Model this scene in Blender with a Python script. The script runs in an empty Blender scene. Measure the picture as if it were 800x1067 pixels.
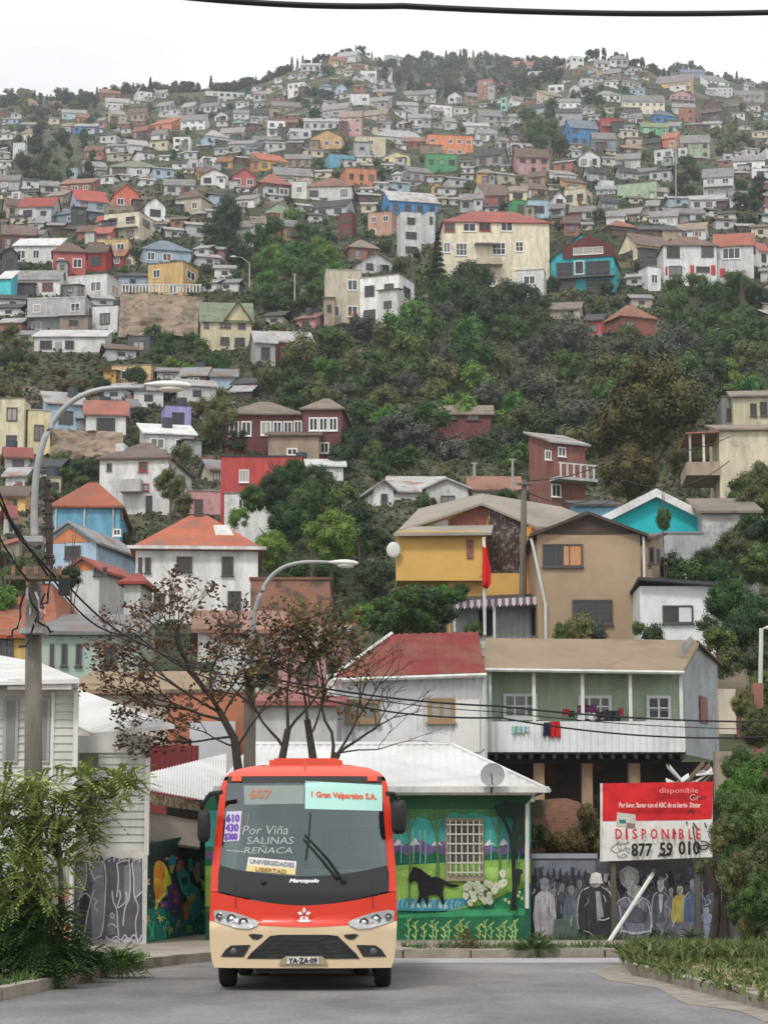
import bpy, math, random, bmesh
from mathutils import Vector, Matrix, noise
R = math.radians
SC = bpy.context.scene
COL = SC.collection
rnd = random.Random(11)
F = 2400.0; PITCH = R(8.7); CAMH = 1.6
CP, SP = math.cos(PITCH), math.sin(PITCH)

def ray(px, py):
    a = (px-400.0)/F; b = (533.5-py)/F
    return Vector((a, CP-b*SP, SP+b*CP))
def W(px, py, Y):
    d = ray(px, py); t = Y/d.y
    return Vector((d.x*t, Y, CAMH+d.z*t))
def G(px, py, z=0.0):
    d = ray(px, py); t = (z-CAMH)/d.z
    return Vector((d.x*t, d.y*t, z))
def to_px(p):
    x, y, z = p[0], p[1], p[2]-CAMH
    dep = y*CP+z*SP; up = -y*SP+z*CP
    return 400+F*x/dep, 533.5-F*up/dep
def mpp(Y, py=533):   # metres per photo pixel at depth Y
    return Y/ray(400, py).y/F
def lerp(a, b, t): return a+(b-a)*t
def sstep(a, b, x):
    t = max(0, min(1, (x-a)/(b-a))); return t*t*(3-2*t)
def interp(tab, x):
    if x <= tab[0][0]: return tab[0][1]
    for (x0, y0), (x1, y1) in zip(tab, tab[1:]):
        if x <= x1: return y0+(y1-y0)*(x-x0)/(x1-x0)
    return tab[-1][1]

# ------------------------------------------------------------ terrain
BASE = [(50,0),(74,0.2),(88,4),(105,10.5),(115,13),(140,16.8),(165,25),(190,33.4),(220,44),(245,53),(270,62),
        (330,85),(400,112),(520,156.6),(700,225.8),(900,308),(1080,391.6)]
RIDGE = [(-400,112),(-100,105),(0,103),(60,101),(120,99),(180,97),(230,92),(270,82),(310,67),(345,56),(372,50),(392,60),(405,74),(430,92),(470,96),(530,90),
         (570,76),(600,66),(640,60),(680,70),(710,86),(760,98),(800,104),(900,110),(1200,130)]
BACK = [(-400,115),(0,108),(200,102),(300,92),(400,74),(480,70),(560,72),(640,76),(700,80),(760,90),(800,98),(1000,120)]
def elev_tan(py): return math.tan(PITCH+math.atan((533.5-py)/F))
T60 = elev_tan(60)
def zt(x, y):
    if y < 50: return -0.03 if y > 49 else -0.03
    u = x/max(y, 1)
    px = 400+F*u*1.02
    d = y
    n = noise.noise(Vector((x*0.018, y*0.018, 3.3)))*min(4.0, max(0, d-75)*0.012)
    n += noise.noise(Vector((x*0.07, y*0.07, 8.3)))*min(1.2, max(0, d-75)*0.006)
    if d <= 1080:
        k = elev_tan(interp(RIDGE, px))/T60
        b = interp(BASE, d)
        s = sstep(420, 1080, d)
        return (CAMH+(b-CAMH)*(1+s*(k-1)) if d > 74 else b) + n
    zr = CAMH+(391.6-CAMH)*elev_tan(interp(RIDGE, px))/T60
    zb = CAMH+1450*elev_tan(interp(BACK, px))
    if d <= 1180: return zr-(d-1080)*0.12+n
    if d <= 1450:
        t = sstep(1180, 1450, d)
        return lerp(zr-12, zb, t)+n
    return zb-(d-1450)*0.2+n
_hc = {}
def hitc(px, py):
    k = (round(px/5), round(py/3))
    if k not in _hc: _hc[k] = hit(k[0]*5, k[1]*3)
    return _hc[k]
def hit(px, py, y0=76, y1=1500):
    d = ray(px, py); last = y0; y = y0
    while y < y1:
        t = y/d.y
        if CAMH+d.z*t < zt(d.x*t, y):
            lo, hi = last, y
            for _ in range(8):
                m = (lo+hi)/2; t = m/d.y
                if CAMH+d.z*t < zt(d.x*t, m): hi = m
                else: lo = m
            return (lo+hi)/2
        last = y; y += max(2.5, y*0.014)
    return None

# ------------------------------------------------------------ materials
def newmat(name):
    m = bpy.data.materials.new(name); m.use_nodes = True
    nt = m.node_tree; b = nt.nodes['Principled BSDF']
    return m, nt, b
def N(nt, typ, **kw):
    n = nt.nodes.new(typ)
    for k, v in kw.items(): setattr(n, k, v)
    return n
_mc = {}
def pmat(name, col, rough=0.75, var=0.22, scale=0.6, streak=0.0, spec=0.3, metal=0.0, bump=0.0, col2=None, thr=0.55, wid=0.12, obj=True, fine=0.0):
    """weathered paint: base colour with noise dirt; col2 = worn patches"""
    if name in _mc: return _mc[name]
    m, nt, b = newmat(name); L = nt.links.new
    tc = N(nt, 'ShaderNodeTexCoord'); mp = N(nt, 'ShaderNodeMapping')
    L(tc.outputs['Object'], mp.inputs[0])
    mp.inputs['Scale'].default_value = (1, 1, 0.25 if streak else 1)
    nz = N(nt, 'ShaderNodeTexNoise'); nz.inputs['Scale'].default_value = scale*(3 if streak else 1)
    nz.inputs['Detail'].default_value = 6; nz.inputs['Roughness'].default_value = 0.65
    L(mp.outputs[0], nz.inputs['Vector'])
    rp = N(nt, 'ShaderNodeValToRGB'); e = rp.color_ramp.elements
    c = Vector(col[:3])
    e[0].position = 0.28; e[0].color = (*(c*(1-var)), 1)
    e[1].position = 0.62; e[1].color = (*(c*(1+var*0.15)), 1)
    L(nz.outputs['Fac'], rp.inputs[0]); out = rp.outputs[0]
    if col2:
        n2 = N(nt, 'ShaderNodeTexNoise'); n2.inputs['Scale'].default_value = scale*1.7; n2.inputs['Detail'].default_value = 8; n2.inputs['Roughness'].default_value = 0.7
        mp2 = N(nt, 'ShaderNodeMapping'); L(tc.outputs['Object'], mp2.inputs[0]); mp2.inputs['Location'].default_value = (7, 3, 1)
        L(mp2.outputs[0], n2.inputs['Vector'])
        r2 = N(nt, 'ShaderNodeValToRGB'); r2.color_ramp.elements[0].position = thr-wid/2; r2.color_ramp.elements[1].position = thr+wid/2
        L(n2.outputs['Fac'], r2.inputs[0])
        mx = N(nt, 'ShaderNodeMix', data_type='RGBA'); L(r2.outputs[0], mx.inputs[0]); L(out, mx.inputs[6]); mx.inputs[7].default_value = (*col2, 1); out = mx.outputs[2]
    if name in ['wall_'+k for k in PAL]+['roof_'+k for k in ROOF]:
        oi = N(nt, 'ShaderNodeObjectInfo'); hs_ = N(nt, 'ShaderNodeHueSaturation'); m1 = N(nt, 'ShaderNodeMapRange'); L(oi.outputs['Random'], m1.inputs[0]); m1.inputs['To Min'].default_value = .66; m1.inputs['To Max'].default_value = 1.05
        L(m1.outputs[0], hs_.inputs['Value']); m2_ = N(nt, 'ShaderNodeMath', operation='FRACT'); m3_ = N(nt, 'ShaderNodeMath', operation='MULTIPLY'); m3_.inputs[1].default_value = 7.3; L(oi.outputs['Random'], m3_.inputs[0]); L(m3_.outputs[0], m2_.inputs[0])
        m4_ = N(nt, 'ShaderNodeMapRange'); L(m2_.outputs[0], m4_.inputs[0]); m4_.inputs['To Min'].default_value = .78; m4_.inputs['To Max'].default_value = 1.0; L(m4_.outputs[0], hs_.inputs['Saturation']); L(out, hs_.inputs['Color']); out = hs_.outputs[0]
    L(out, b.inputs['Base Color'])
    b.inputs['Roughness'].default_value = rough; b.inputs['Specular IOR Level'].default_value = spec; b.inputs['Metallic'].default_value = metal
    if bump:
        n3 = N(nt, 'ShaderNodeTexNoise'); n3.inputs['Scale'].default_value = fine or 12; n3.inputs['Detail'].default_value = 5
        L(tc.outputs['Object'], n3.inputs['Vector']); bp = N(nt, 'ShaderNodeBump'); bp.inputs['Strength'].default_value = bump
        L(n3.outputs['Fac'], bp.inputs['Height']); L(bp.outputs[0], b.inputs['Normal'])
    _mc[name] = m; return m
def leafmat(name, c1, c2, rough=0.65, hue=0.03):
    if name in _mc: return _mc[name]
    m, nt, b = newmat(name); L = nt.links.new
    ge = N(nt, 'ShaderNodeNewGeometry'); tc = N(nt, 'ShaderNodeTexCoord'); oi = N(nt, 'ShaderNodeObjectInfo')
    nz = N(nt, 'ShaderNodeTexNoise'); nz.inputs['Scale'].default_value = 2.2; nz.inputs['Detail'].default_value = 3
    L(tc.outputs['Object'], nz.inputs['Vector'])
    ma = N(nt, 'ShaderNodeMath', operation='MULTIPLY_ADD'); L(ge.outputs['Random Per Island'], ma.inputs[0]); ma.inputs[1].default_value = 0.5
    L(nz.outputs['Fac'], ma.inputs[2])
    m2 = N(nt, 'ShaderNodeMath', operation='SUBTRACT'); L(ma.outputs[0], m2.inputs[0]); m2.inputs[1].default_value = 0.25; m2.use_clamp = True
    mx = N(nt, 'ShaderNodeMix', data_type='RGBA'); L(m2.outputs[0], mx.inputs[0]); mx.inputs[6].default_value = (*c1, 1); mx.inputs[7].default_value = (*c2, 1)
    hs = N(nt, 'ShaderNodeHueSaturation'); mr = N(nt, 'ShaderNodeMapRange'); L(oi.outputs['Random'], mr.inputs[0])
    mr.inputs['To Min'].default_value = 0.5-hue; mr.inputs['To Max'].default_value = 0.5+hue; L(mr.outputs[0], hs.inputs['Hue'])
    m4 = N(nt, 'ShaderNodeMapRange'); L(oi.outputs['Random'], m4.inputs[0]); m4.inputs['To Min'].default_value = 1.25; m4.inputs['To Max'].default_value = 0.75
    L(m4.outputs[0], hs.inputs['Value']); L(mx.outputs[2], hs.inputs['Color']); L(hs.outputs[0], b.inputs['Base Color'])
    b.inputs['Roughness'].default_value = rough; b.inputs['Specular IOR Level'].default_value = 0.25
    _mc[name] = m; return m

PAL = dict(white=(.74,.73,.71), offwhite=(.6,.59,.56), cream=(.66,.58,.4), lightyellow=(.68,.6,.36), yellow=(.66,.42,.12), ochre=(.58,.32,.1), orange=(.66,.2,.05),
    salmon=(.62,.34,.22), coral=(.6,.16,.1), pink=(.6,.3,.3), red=(.42,.04,.035), darkred=(.17,.045,.04), brickred=(.3,.09,.06), terracotta=(.36,.13,.08),
    brown=(.16,.1,.075), tan=(.36,.28,.2), beige=(.5,.43,.33), grey=(.36,.36,.36), darkgrey=(.12,.12,.13), palegrey=(.52,.53,.54), blue=(.06,.24,.52), paleblue=(.36,.48,.58),
    bluegrey=(.22,.28,.34), turquoise=(.04,.5,.56), mint=(.3,.56,.48), green=(.07,.42,.15), palegreen=(.4,.5,.34), purple=(.3,.25,.58), skyblue=(.12,.42,.62))
WORD = dict(offwhite='off-white', lightyellow='light yellow', darkred='dark red', brickred='brick red', darkgrey='dark grey', palegrey='pale grey', paleblue='pale blue', bluegrey='blue-grey', palegreen='pale green', skyblue='sky blue')
def cw(c): return WORD.get(c, c)
ROOF = dict(darkred=(.15,.035,.03), grey=(.25,.25,.255), tin=(.38,.38,.375), dark=(.06,.06,.065), brown=(.17,.11,.085), tan=(.27,.215,.16), red=(.36,.055,.035), orange=(.38,.085,.03), white=(.68,.68,.68), green=(.22,.26,.15), bluegrey=(.16,.2,.25), rust=(.28,.12,.07))
RW = dict(tin='tin grey', bluegrey='blue-grey', rust='rusty')
def wallmat(c):
    col = PAL[c]
    return pmat('wall_'+c, col, 0.85, 0.38, 0.55, streak=1, spec=0.2, col2=tuple(v*.5+.03 for v in col), thr=.63, wid=.16)
def roofmat(c):
    col = ROOF[c]
    w = {'red':(.22,.08,.055), 'orange':(.2,.1,.07), 'white':(.48,.45,.41), 'tin':(.24,.14,.09), 'grey':(.2,.12,.085)}.get(c, tuple(v*0.6 for v in col))
    return pmat('roof_'+c, col, 0.7, 0.3, 0.4, col2=w, thr=0.56, wid=0.14)
def glassmat():
    if 'win' in _mc: return _mc['win']
    m, nt, b = newmat('window_glass'); L = nt.links.new
    oi = N(nt, 'ShaderNodeObjectInfo'); rp = N(nt, 'ShaderNodeValToRGB'); rp.color_ramp.interpolation = 'CONSTANT'
    e = rp.color_ramp.elements; e[0].color = (.02,.022,.026,1); e[1].position = .55; e[1].color = (.06,.06,.06,1)
    q = e.new(.78); q.color = (.15,.14,.13,1); q = e.new(.92); q.color = (.3,.28,.25,1)
    L(oi.outputs['Random'], rp.inputs[0]); L(rp.outputs[0], b.inputs['Base Color']); b.inputs['Roughness'].default_value = 0.15
    _mc['win'] = m; return m

# ------------------------------------------------------------ mesh helper
class MB:
    def __init__(s): s.v = []; s.f = []; s.mi = []
    def face(s, pts, mi=0):
        i = len(s.v); s.v += [Vector(p) for p in pts]; s.f.append(tuple(range(i, i+len(pts)))); s.mi.append(mi)
    def box(s, x0, x1, y0, y1, z0, z1, mi=0):
        i = len(s.v)
        s.v += [Vector(p) for p in ((x0,y0,z0),(x1,y0,z0),(x1,y1,z0),(x0,y1,z0),(x0,y0,z1),(x1,y0,z1),(x1,y1,z1),(x0,y1,z1))]
        for f in ((0,3,2,1),(4,5,6,7),(0,1,5,4),(1,2,6,5),(2,3,7,6),(3,0,4,7)):
            s.f.append(tuple(i+k for k in f)); s.mi.append(mi)
    def slab(s, pts, th, mi=0, n=None):
        """polygon pts thickened downward (or along -n)"""
        pts = [Vector(p) for p in pts]
        off = Vector((0,0,-th)) if n is None else -Vector(n)*th
        i = len(s.v); k = len(pts)
        s.v += pts+[p+off for p in pts]
        s.f.append(tuple(range(i, i+k))); s.mi.append(mi)
        s.f.append(tuple(i+k+j for j in reversed(range(k)))); s.mi.append(mi)
        for j in range(k):
            a, b = j, (j+1) % k
            s.f.append((i+a, i+a+k, i+b+k, i+b)); s.mi.append(mi)
    def tube(s, pts, r, n=6, mi=0, cap=True):
        pts = [Vector(p) for p in pts]; rs = r if isinstance(r, (list, tuple)) else [r]*len(pts)
        i0 = len(s.v)
        for k, p in enumerate(pts):
            a = pts[max(0, k-1)]; b = pts[min(len(pts)-1, k+1)]
            d = (b-a).normalized() if (b-a).length > 1e-9 else Vector((0,0,1))
            q = Vector((0,0,1)) if abs(d.z) < 0.9 else Vector((1,0,0))
            e1 = d.cross(q).normalized(); e2 = d.cross(e1)
            for j in range(n):
                t = 2*math.pi*j/n; s.v.append(p+(e1*math.cos(t)+e2*math.sin(t))*rs[k])
        for k in range(len(pts)-1):
            for j in range(n):
                a = i0+k*n+j; b = i0+k*n+(j+1) % n
                s.f.append((a, b, b+n, a+n)); s.mi.append(mi)
        if cap:
            s.f.append(tuple(i0+j for j in reversed(range(n)))); s.mi.append(mi)
            e = i0+(len(pts)-1)*n; s.f.append(tuple(e+j for j in range(n))); s.mi.append(mi)
    def sphere(s, c, rx, ry, rz, n=12, m=8, mi=0):
        c = Vector(c); i0 = len(s.v)
        for a in range(m+1):
            th = math.pi*a/m
            for b in range(n):
                ph = 2*math.pi*b/n
                s.v.append(c+Vector((rx*math.sin(th)*math.cos(ph), ry*math.sin(th)*math.sin(ph), rz*math.cos(th))))
        for a in range(m):
            for b in range(n):
                p = i0+a*n+b; q = i0+a*n+(b+1) % n
                s.f.append((p, p+n, q+n, q)); s.mi.append(mi)
    def mesh(s, name, mats, org=None):
        me = bpy.data.meshes.new(name)
        vs = [tuple(v-org) for v in s.v] if org is not None else [tuple(v) for v in s.v]
        me.from_pydata(vs, [], s.f)
        for m in (mats if isinstance(mats, (list, tuple)) else [mats]): me.materials.append(m)
        if any(s.mi): me.polygons.foreach_set('material_index', s.mi)
        me.update(); return me
    def build(s, name, mats, parent=None, smooth=False, local=False):
        org = None
        if parent is not None and not local:
            org = Vector(parent.location); q = parent
            while q.parent is not None: q = q.parent; org = org+Vector(q.location)
        me = s.mesh(name, mats, org)
        if smooth: me.polygons.foreach_set('use_smooth', [True]*len(me.polygons))
        o = bpy.data.objects.new(name, me); COL.objects.link(o)
        if parent is not None: o.parent = parent
        return o
def tag(o, label=None, cat=None, group=None, kind=None):
    if label: o['label'] = label
    if cat: o['category'] = cat
    if group: o['group'] = group
    if kind: o['kind'] = kind
    return o
def thing(name, label, cat, loc=(0,0,0), rz=0, group=None):
    o = bpy.data.objects.new(name, None); COL.objects.link(o); o.location = loc; o.rotation_euler = (0,0,rz)
    o.empty_display_size = 0.3
    return tag(o, label, cat, group)
def solo(mb, name, mats, label, cat, group=None, smooth=False):
    c = sum(mb.v, Vector())/len(mb.v); c.z = min(v.z for v in mb.v)
    me = mb.mesh(name, mats, c); o = bpy.data.objects.new(name, me); COL.objects.link(o); o.location = c
    if smooth: me.polygons.foreach_set('use_smooth', [True]*len(me.polygons))
    return tag(o, label, cat, group)
def struct(mb, name, mats, smooth=False, kind='structure'):
    o = mb.build(name, mats, None, smooth); o['kind'] = kind; return o
AUTO = []      # (object, base words, px, py, category-noun) labelled at the end
LAND = []      # landmarks (phrase, px, py)
def autolabel(o, words, cat, px, py, group=None):
    o['category'] = cat
    if group: o['group'] = group
    AUTO.append((o, words, px, py))

# ------------------------------------------------------------ camera, world, light
cam = bpy.data.cameras.new('camera'); co = bpy.data.objects.new('camera', cam); COL.objects.link(co)
co.location = (0,0,CAMH); co.rotation_euler = (R(90)+PITCH, 0, 0); cam.sensor_fit = 'HORIZONTAL'; cam.sensor_width = 36; cam.lens = 36*F/800
cam.clip_start = 0.5; cam.clip_end = 6000; SC.camera = co
wd = bpy.data.worlds.new('World'); SC.world = wd; wd.use_nodes = True; nt = wd.node_tree; L = nt.links.new
bg = nt.nodes['Background']; sky = N(nt, 'ShaderNodeTexSky'); sky.sky_type = 'NISHITA'; sky.sun_disc = False
SUN_EL, SUN_AZ = R(52), R(200)
sky.sun_elevation = SUN_EL; sky.sun_rotation = SUN_AZ; sky.dust_density = 4; sky.air_density = 1
hs = N(nt, 'ShaderNodeHueSaturation'); hs.inputs['Saturation'].default_value = 0.15; L(sky.outputs[0], hs.inputs['Color'])
tc = N(nt, 'ShaderNodeTexCoord'); nz = N(nt, 'ShaderNodeTexNoise'); nz.inputs['Scale'].default_value = 2.5; nz.inputs['Detail'].default_value = 5
mp = N(nt, 'ShaderNodeMapping'); mp.inputs['Scale'].default_value = (1,1,3); L(tc.outputs['Generated'], mp.inputs[0]); L(mp.outputs[0], nz.inputs['Vector'])
rp = N(nt, 'ShaderNodeValToRGB'); rp.color_ramp.elements[0].position = .3; rp.color_ramp.elements[0].color = (8.7,8.85,9.0,1)
rp.color_ramp.elements[1].position = .7; rp.color_ramp.elements[1].color = (13.6,13.6,13.7,1); L(nz.outputs['Fac'], rp.inputs[0])
mx = N(nt, 'ShaderNodeMix', data_type='RGBA'); mx.inputs[0].default_value = 0.9; L(hs.outputs[0], mx.inputs[6]); L(rp.outputs[0], mx.inputs[7])
L(mx.outputs[2], bg.inputs[0]); bg.inputs[1].default_value = 0.08
sl = bpy.data.lights.new('sun', 'SUN'); sl.energy = 1.5; sl.angle = R(10); sl.color = (1,.97,.92)
so = bpy.data.objects.new('sun', sl); COL.objects.link(so); so.location = (0,-20,60)
sd = Vector((math.sin(SUN_AZ)*math.cos(SUN_EL), math.cos(SUN_AZ)*math.cos(SUN_EL), math.sin(SUN_EL)))
so.rotation_euler = sd.to_track_quat('Z', 'Y').to_euler()
SC.view_settings.view_transform = 'Standard'; SC.view_settings.look = 'None'; SC.view_settings.exposure = 0.5; SC.view_settings.gamma = 1
SC.cycles.max_bounces = 5; SC.cycles.diffuse_bounces = 2; SC.cycles.glossy_bounces = 2; SC.cycles.transmission_bounces = 3; SC.cycles.volume_bounces = 0; SC.cycles.transparent_max_bounces = 6
SC.cycles.use_denoising = True

# haze
hm = bpy.data.materials.new('haze_air'); hm.use_nodes = True; nt = hm.node_tree; nt.nodes.clear()
o_ = N(nt, 'ShaderNodeOutputMaterial'); pv = N(nt, 'ShaderNodeVolumePrincipled'); pv.inputs['Color'].default_value = (.86,.9,.95,1); pv.inputs['Density'].default_value = 0.00017
pv.inputs['Anisotropy'].default_value = 0.0
nt.links.new(pv.outputs[0], o_.inputs['Volume'])
h = MB(); h.box(-900,900,-130,2050,-3,520); ho = h.build('haze', hm); ho['kind'] = 'stuff'; ho['label'] = 'pale damp air veiling the far hillside'; ho['category'] = 'haze'

# terrain mesh
tb = MB(); rows = []
ds = [-120,-60,0,30,49.9,50]+[50+2.0*i for i in range(1, 60)]
d = ds[-1]
while d < 2000: d *= 1.018; ds.append(d)
us = [-0.9+0.05*i for i in range(11)]; us = [u for u in us if u < -0.3]+[-0.3+0.6*i/170 for i in range(171)]+[0.35+0.06*i for i in range(10)]
for y in ds:
    for u in us:
        ye = max(y, 60); x = u*ye
        tb.v.append(Vector((x, y, zt(x, y) if y > 50 else -0.03)))
nu = len(us)
for i in range(len(ds)-1):
    for j in range(nu-1):
        a = i*nu+j; tb.f.append((a, a+1, a+nu+1, a+nu)); tb.mi.append(0)
m, nt, b = newmat('hill_ground'); L = nt.links.new
tc = N(nt, 'ShaderNodeTexCoord'); n1 = N(nt, 'ShaderNodeTexNoise'); n1.inputs['Scale'].default_value = .05; n1.inputs['Detail'].default_value = 9; n1.inputs['Roughness'].default_value = .72
L(tc.outputs['Object'], n1.inputs['Vector']); rp = N(nt, 'ShaderNodeValToRGB'); e = rp.color_ramp.elements
e[0].position = .38; e[0].color = (.02,.028,.014,1); e[1].position = .7; e[1].color = (.2,.17,.13,1); q = e.new(.5); q.color = (.055,.068,.035,1); q = e.new(.6); q.color = (.12,.1,.07,1)
L(n1.outputs['Fac'], rp.inputs[0]); L(rp.outputs[0], b.inputs['Base Color']); b.inputs['Roughness'].default_value = .95; b.inputs['Specular IOR Level'].default_value = .1
terr = struct(tb, 'hillside', m, smooth=True)
# ------------------------------------------------------------ windows and houses
WM = {}
def window_mesh(style):
    """unit window 1 x 1 in XZ, origin at centre, facing -Y"""
    if style in WM: return WM[style]
    b = MB(); fr = {'w': pmat('frame_white', (.72,.71,.69), .6, .15), 'd': pmat('frame_dark', (.08,.07,.065), .6, .2), 'r': pmat('frame_red', (.3,.05,.04), .6, .2)}[style]
    t = 0.09
    for (x0,x1,z0,z1) in ((-.5,-.5+t,-.5,.5),(.5-t,.5,-.5,.5),(-.5+t,.5-t,-.5,-.5+t),(-.5+t,.5-t,.5-t,.5),(-t/3,t/3,-.5+t,.5-t)):
        b.box(x0,x1,-.06,.0,z0,z1,0)
    b.face([(-.5,-.012,-.5),(.5,-.012,-.5),(.5,-.012,.5),(-.5,-.012,.5)], 1)
    WM[style] = b.mesh('window', [fr, glassmat()]); return WM[style]
PM = {}
def near_window(parent, loc, w, h, rz=0, fr='w', cols=2, rows=1, th=0.07, curtain=False):
    fm = {'w': pmat('frame_white', (.72,.71,.69), .6, .15), 'd': pmat('frame_dark', (.08,.07,.065), .6, .2), 'r': pmat('frame_red', (.3,.05,.04), .6, .2), 'o': pmat('frame_ochre', (.3,.2,.1), .6, .2)}[fr]
    b = MB(); x, z = w/2, h/2
    for (a,c,e,g) in ((-x,-x+th,-z,z),(x-th,x,-z,z),(-x+th,x-th,-z,-z+th),(-x+th,x-th,z-th,z)): b.box(a,c,-.07,.0,e,g)
    for i in range(1, cols):
        q = -x+w*i/cols; b.box(q-th*.35,q+th*.35,-.06,0,-z+th,z-th)
    for i in range(1, rows):
        q = -z+h*i/rows; b.box(-x+th,x-th,-.05,0,q-th*.25,q+th*.25)
    b.box(-x-.05, x+.05, -.12, .0, -z-.06, -z-.004)
    o = b.build('window', fm, parent, local=True); o.location = loc; o.rotation_euler = (0,0,rz)
    p = MB(); p.face([(-x+.01,-.02,-z+.01),(x-.01,-.02,-z+.01),(x-.01,-.02,z-.01),(-x+.01,-.02,z-.01)])
    po = p.build('pane', glassmat(), o, local=True)
    if curtain:
        c = MB(); n = 10
        for i in range(n):
            xa = lerp(.05, x-.08, i/n); xb = lerp(.05, x-.08, (i+1)/n)
            ya, yb = -.03-.01*(i%2), -.03-.01*((i+1)%2)
            c.face([(xa,ya,-z+.08),(xb,yb,-z+.08),(xb,yb,z-.08),(xa,ya,z-.08)])
        c.build('curtain', pmat('curtain_'+curtain, {'orange':(.5,.25,.12),'white':(.6,.6,.62)}[curtain], .8, .2), o, local=True)
    return o
def corr(mb, p0, ux, uz, w, h, pitch=.2, amp=.025, mi=0):
    """corrugated sheet: origin p0, unit along width ux, unit along height uz"""
    n = max(4, int(w/pitch*4)); nn = ux.cross(uz).normalized()
    i0 = len(mb.v)
    for i in range(n+1):
        t = w*i/n; o = nn*(amp*math.sin(2*math.pi*t/pitch))
        mb.v.append(p0+ux*t+o); mb.v.append(p0+ux*t+uz*h+o)
    for i in range(n):
        a = i0+2*i; mb.f.append((a, a+2, a+3, a+1)); mb.mi.append(mi)

HOUSES = []
def house(x0, y0, x1, y1, wall='white', roof='grey', rt='gx', Y=None, rf=None, yaw=None, dep=None, wins='auto', ws=None, label=None,
          cat='house', name='house', near=False, group=None, ov=0.3, extra=None, land=None, found=3.0, wm=None, rm=None, roofth=0.14, cols=None, lean=None):
    cx = (x0+x1)/2
    if Y is None: Y = hit(cx, y1)
    if Y is None: return None
    if yaw is None: yaw = R(rnd.uniform(-24, 24)) if (x1-x0) < 70 else R(rnd.uniform(-8, 8))
    m = mpp(Y, y1); wa = (x1-x0)*m
    if dep is None: dep = max(3.0, min(9, 0.75*wa))
    if dep*abs(math.sin(yaw)) > .45*wa: dep = max(2.0, .45*wa/abs(math.sin(yaw)))
    w = (wa-dep*abs(math.sin(yaw)))/math.cos(yaw)
    base = W(cx, y1, Y)
    ro = Matrix.Rotation(yaw, 3, 'Z')
    # box centre so that its nearest corner lies at Y
    yo = w/2*abs(math.sin(yaw))+dep/2*math.cos(yaw)
    C = Vector((base.x*(1+yo/Y*0.5), Y+yo, base.z))
    r = thing(name, label, cat, C, yaw, group)
    if rf is None: rf = {'gx':.3,'hip':.32,'gy':.36,'flat':.06,'sb':.28,'sf':.12}[rt]
    ye = y0+rf*(y1-y0)
    H = W(cx, ye, Y).z-base.z
    if rt in ('gx','hip'): hr = W(cx, y0, Y+yo).z-base.z-H
    elif rt == 'sb': hr = W(cx, y0, Y+2*yo).z-base.z-H
    else: hr = W(cx, y0, Y).z-base.z-H
    hr = max(.12, min(hr, .85*dep if rt == 'sb' else (.8*w/2 if rt == 'gy' else .95*dep/2)))
    wb = MB(); a, b = w/2, dep/2; fd = found
    zf = -1.2 if Y > 60 else -.3
    def ring(z): return [(-a,-b,z),(a,-b,z),(a,b,z),(-a,b,z)]
    lo, hi = ring(-fd if Y > 74 else -.2), ring(H)
    for i in range(4):
        j = (i+1) % 4; wb.face([lo[i], lo[j], hi[j], hi[i]])
    if rt == 'gx':
        for s in (-1, 1): wb.face([(s*a,-b,H),(s*a,b,H),(s*a,0,H+hr)])
    elif rt == 'gy':
        for s in (-1, 1): wb.face([(-a,s*b,H),(a,s*b,H),(0,s*b,H+hr)])
    elif rt == 'sb':
        for s in (-1, 1): wb.face([(s*a,-b,H),(s*a,b,H),(s*a,b,H+hr)])
        wb.face([(-a,b,H),(a,b,H),(a,b,H+hr),(-a,b,H+hr)])
    elif rt == 'flat':
        hi2 = ring(H+hr)
        for i in range(4):
            j = (i+1) % 4; wb.face([hi[i], hi[j], hi2[j], hi2[i]])
    wo = wb.build('wall', wm or wallmat(wall), r, local=True)
    rb = MB(); o = ov; th = roofth
    if rt == 'gx':
        k = hr/b*o
        rb.slab([(-a-o,-b-o,H-k+th),(a+o,-b-o,H-k+th),(a+o,0,H+hr+th),(-a-o,0,H+hr+th)], th)
        rb.slab([(a+o,b+o,H-k+th),(-a-o,b+o,H-k+th),(-a-o,0,H+hr+th),(a+o,0,H+hr+th)], th)
    elif rt == 'gy':
        k = hr/a*o
        rb.slab([(-a-o,-b-o,H-k+th),(0,-b-o,H+hr+th),(0,b+o,H+hr+th),(-a-o,b+o,H-k+th)], th)
        rb.slab([(0,-b-o,H+hr+th),(a+o,-b-o,H-k+th),(a+o,b+o,H-k+th),(0,b+o,H+hr+th)], th)
    elif rt == 'hip':
        q = min(b, a*.85); zt_ = H+hr
        L1, L2 = (-a+q,0,zt_), (a-q,0,zt_); e = [(-a-o,-b-o,H),(a+o,-b-o,H),(a+o,b+o,H),(-a-o,b+o,H)]
        rb.face([e[0],e[1],L2,L1]); rb.face([e[1],e[2],L2]); rb.face([e[2],e[3],L1,L2]); rb.face([e[3],e[0],L1])
        rb.face([e[3],e[2],e[1],e[0]])
        rb.box(-a-o,a+o,-b-o,b+o,H-.14,H-.004)
    elif rt == 'sb':
        rb.slab([(-a-o,-b-o,H+th),(a+o,-b-o,H+th),(a+o,b+o,H+hr+th),(-a-o,b+o,H+hr+th)], th)
    elif rt == 'sf':
        rb.slab([(-a-o,-b-o*1.5,H+.1+th),(a+o,-b-o*1.5,H+.1+th),(a+o,b+o,H-.4+th),(-a-o,b+o,H-.4+th)], th)
    elif rt == 'flat':
        rb.box(-a+.15,a-.15,-b+.15,b-.15,H-.1,H+hr*.4)
        for (p,q_,s,t) in ((-a-.06,a+.06,-b-.06,-b+.14),(-a-.06,a+.06,b-.14,b+.06),(-a-.06,-a+.14,-b+.15,b-.15),(a-.14,a+.06,-b+.15,b-.15)): rb.box(p,q_,s,t,H+hr-.005,H+hr+.1)
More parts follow.
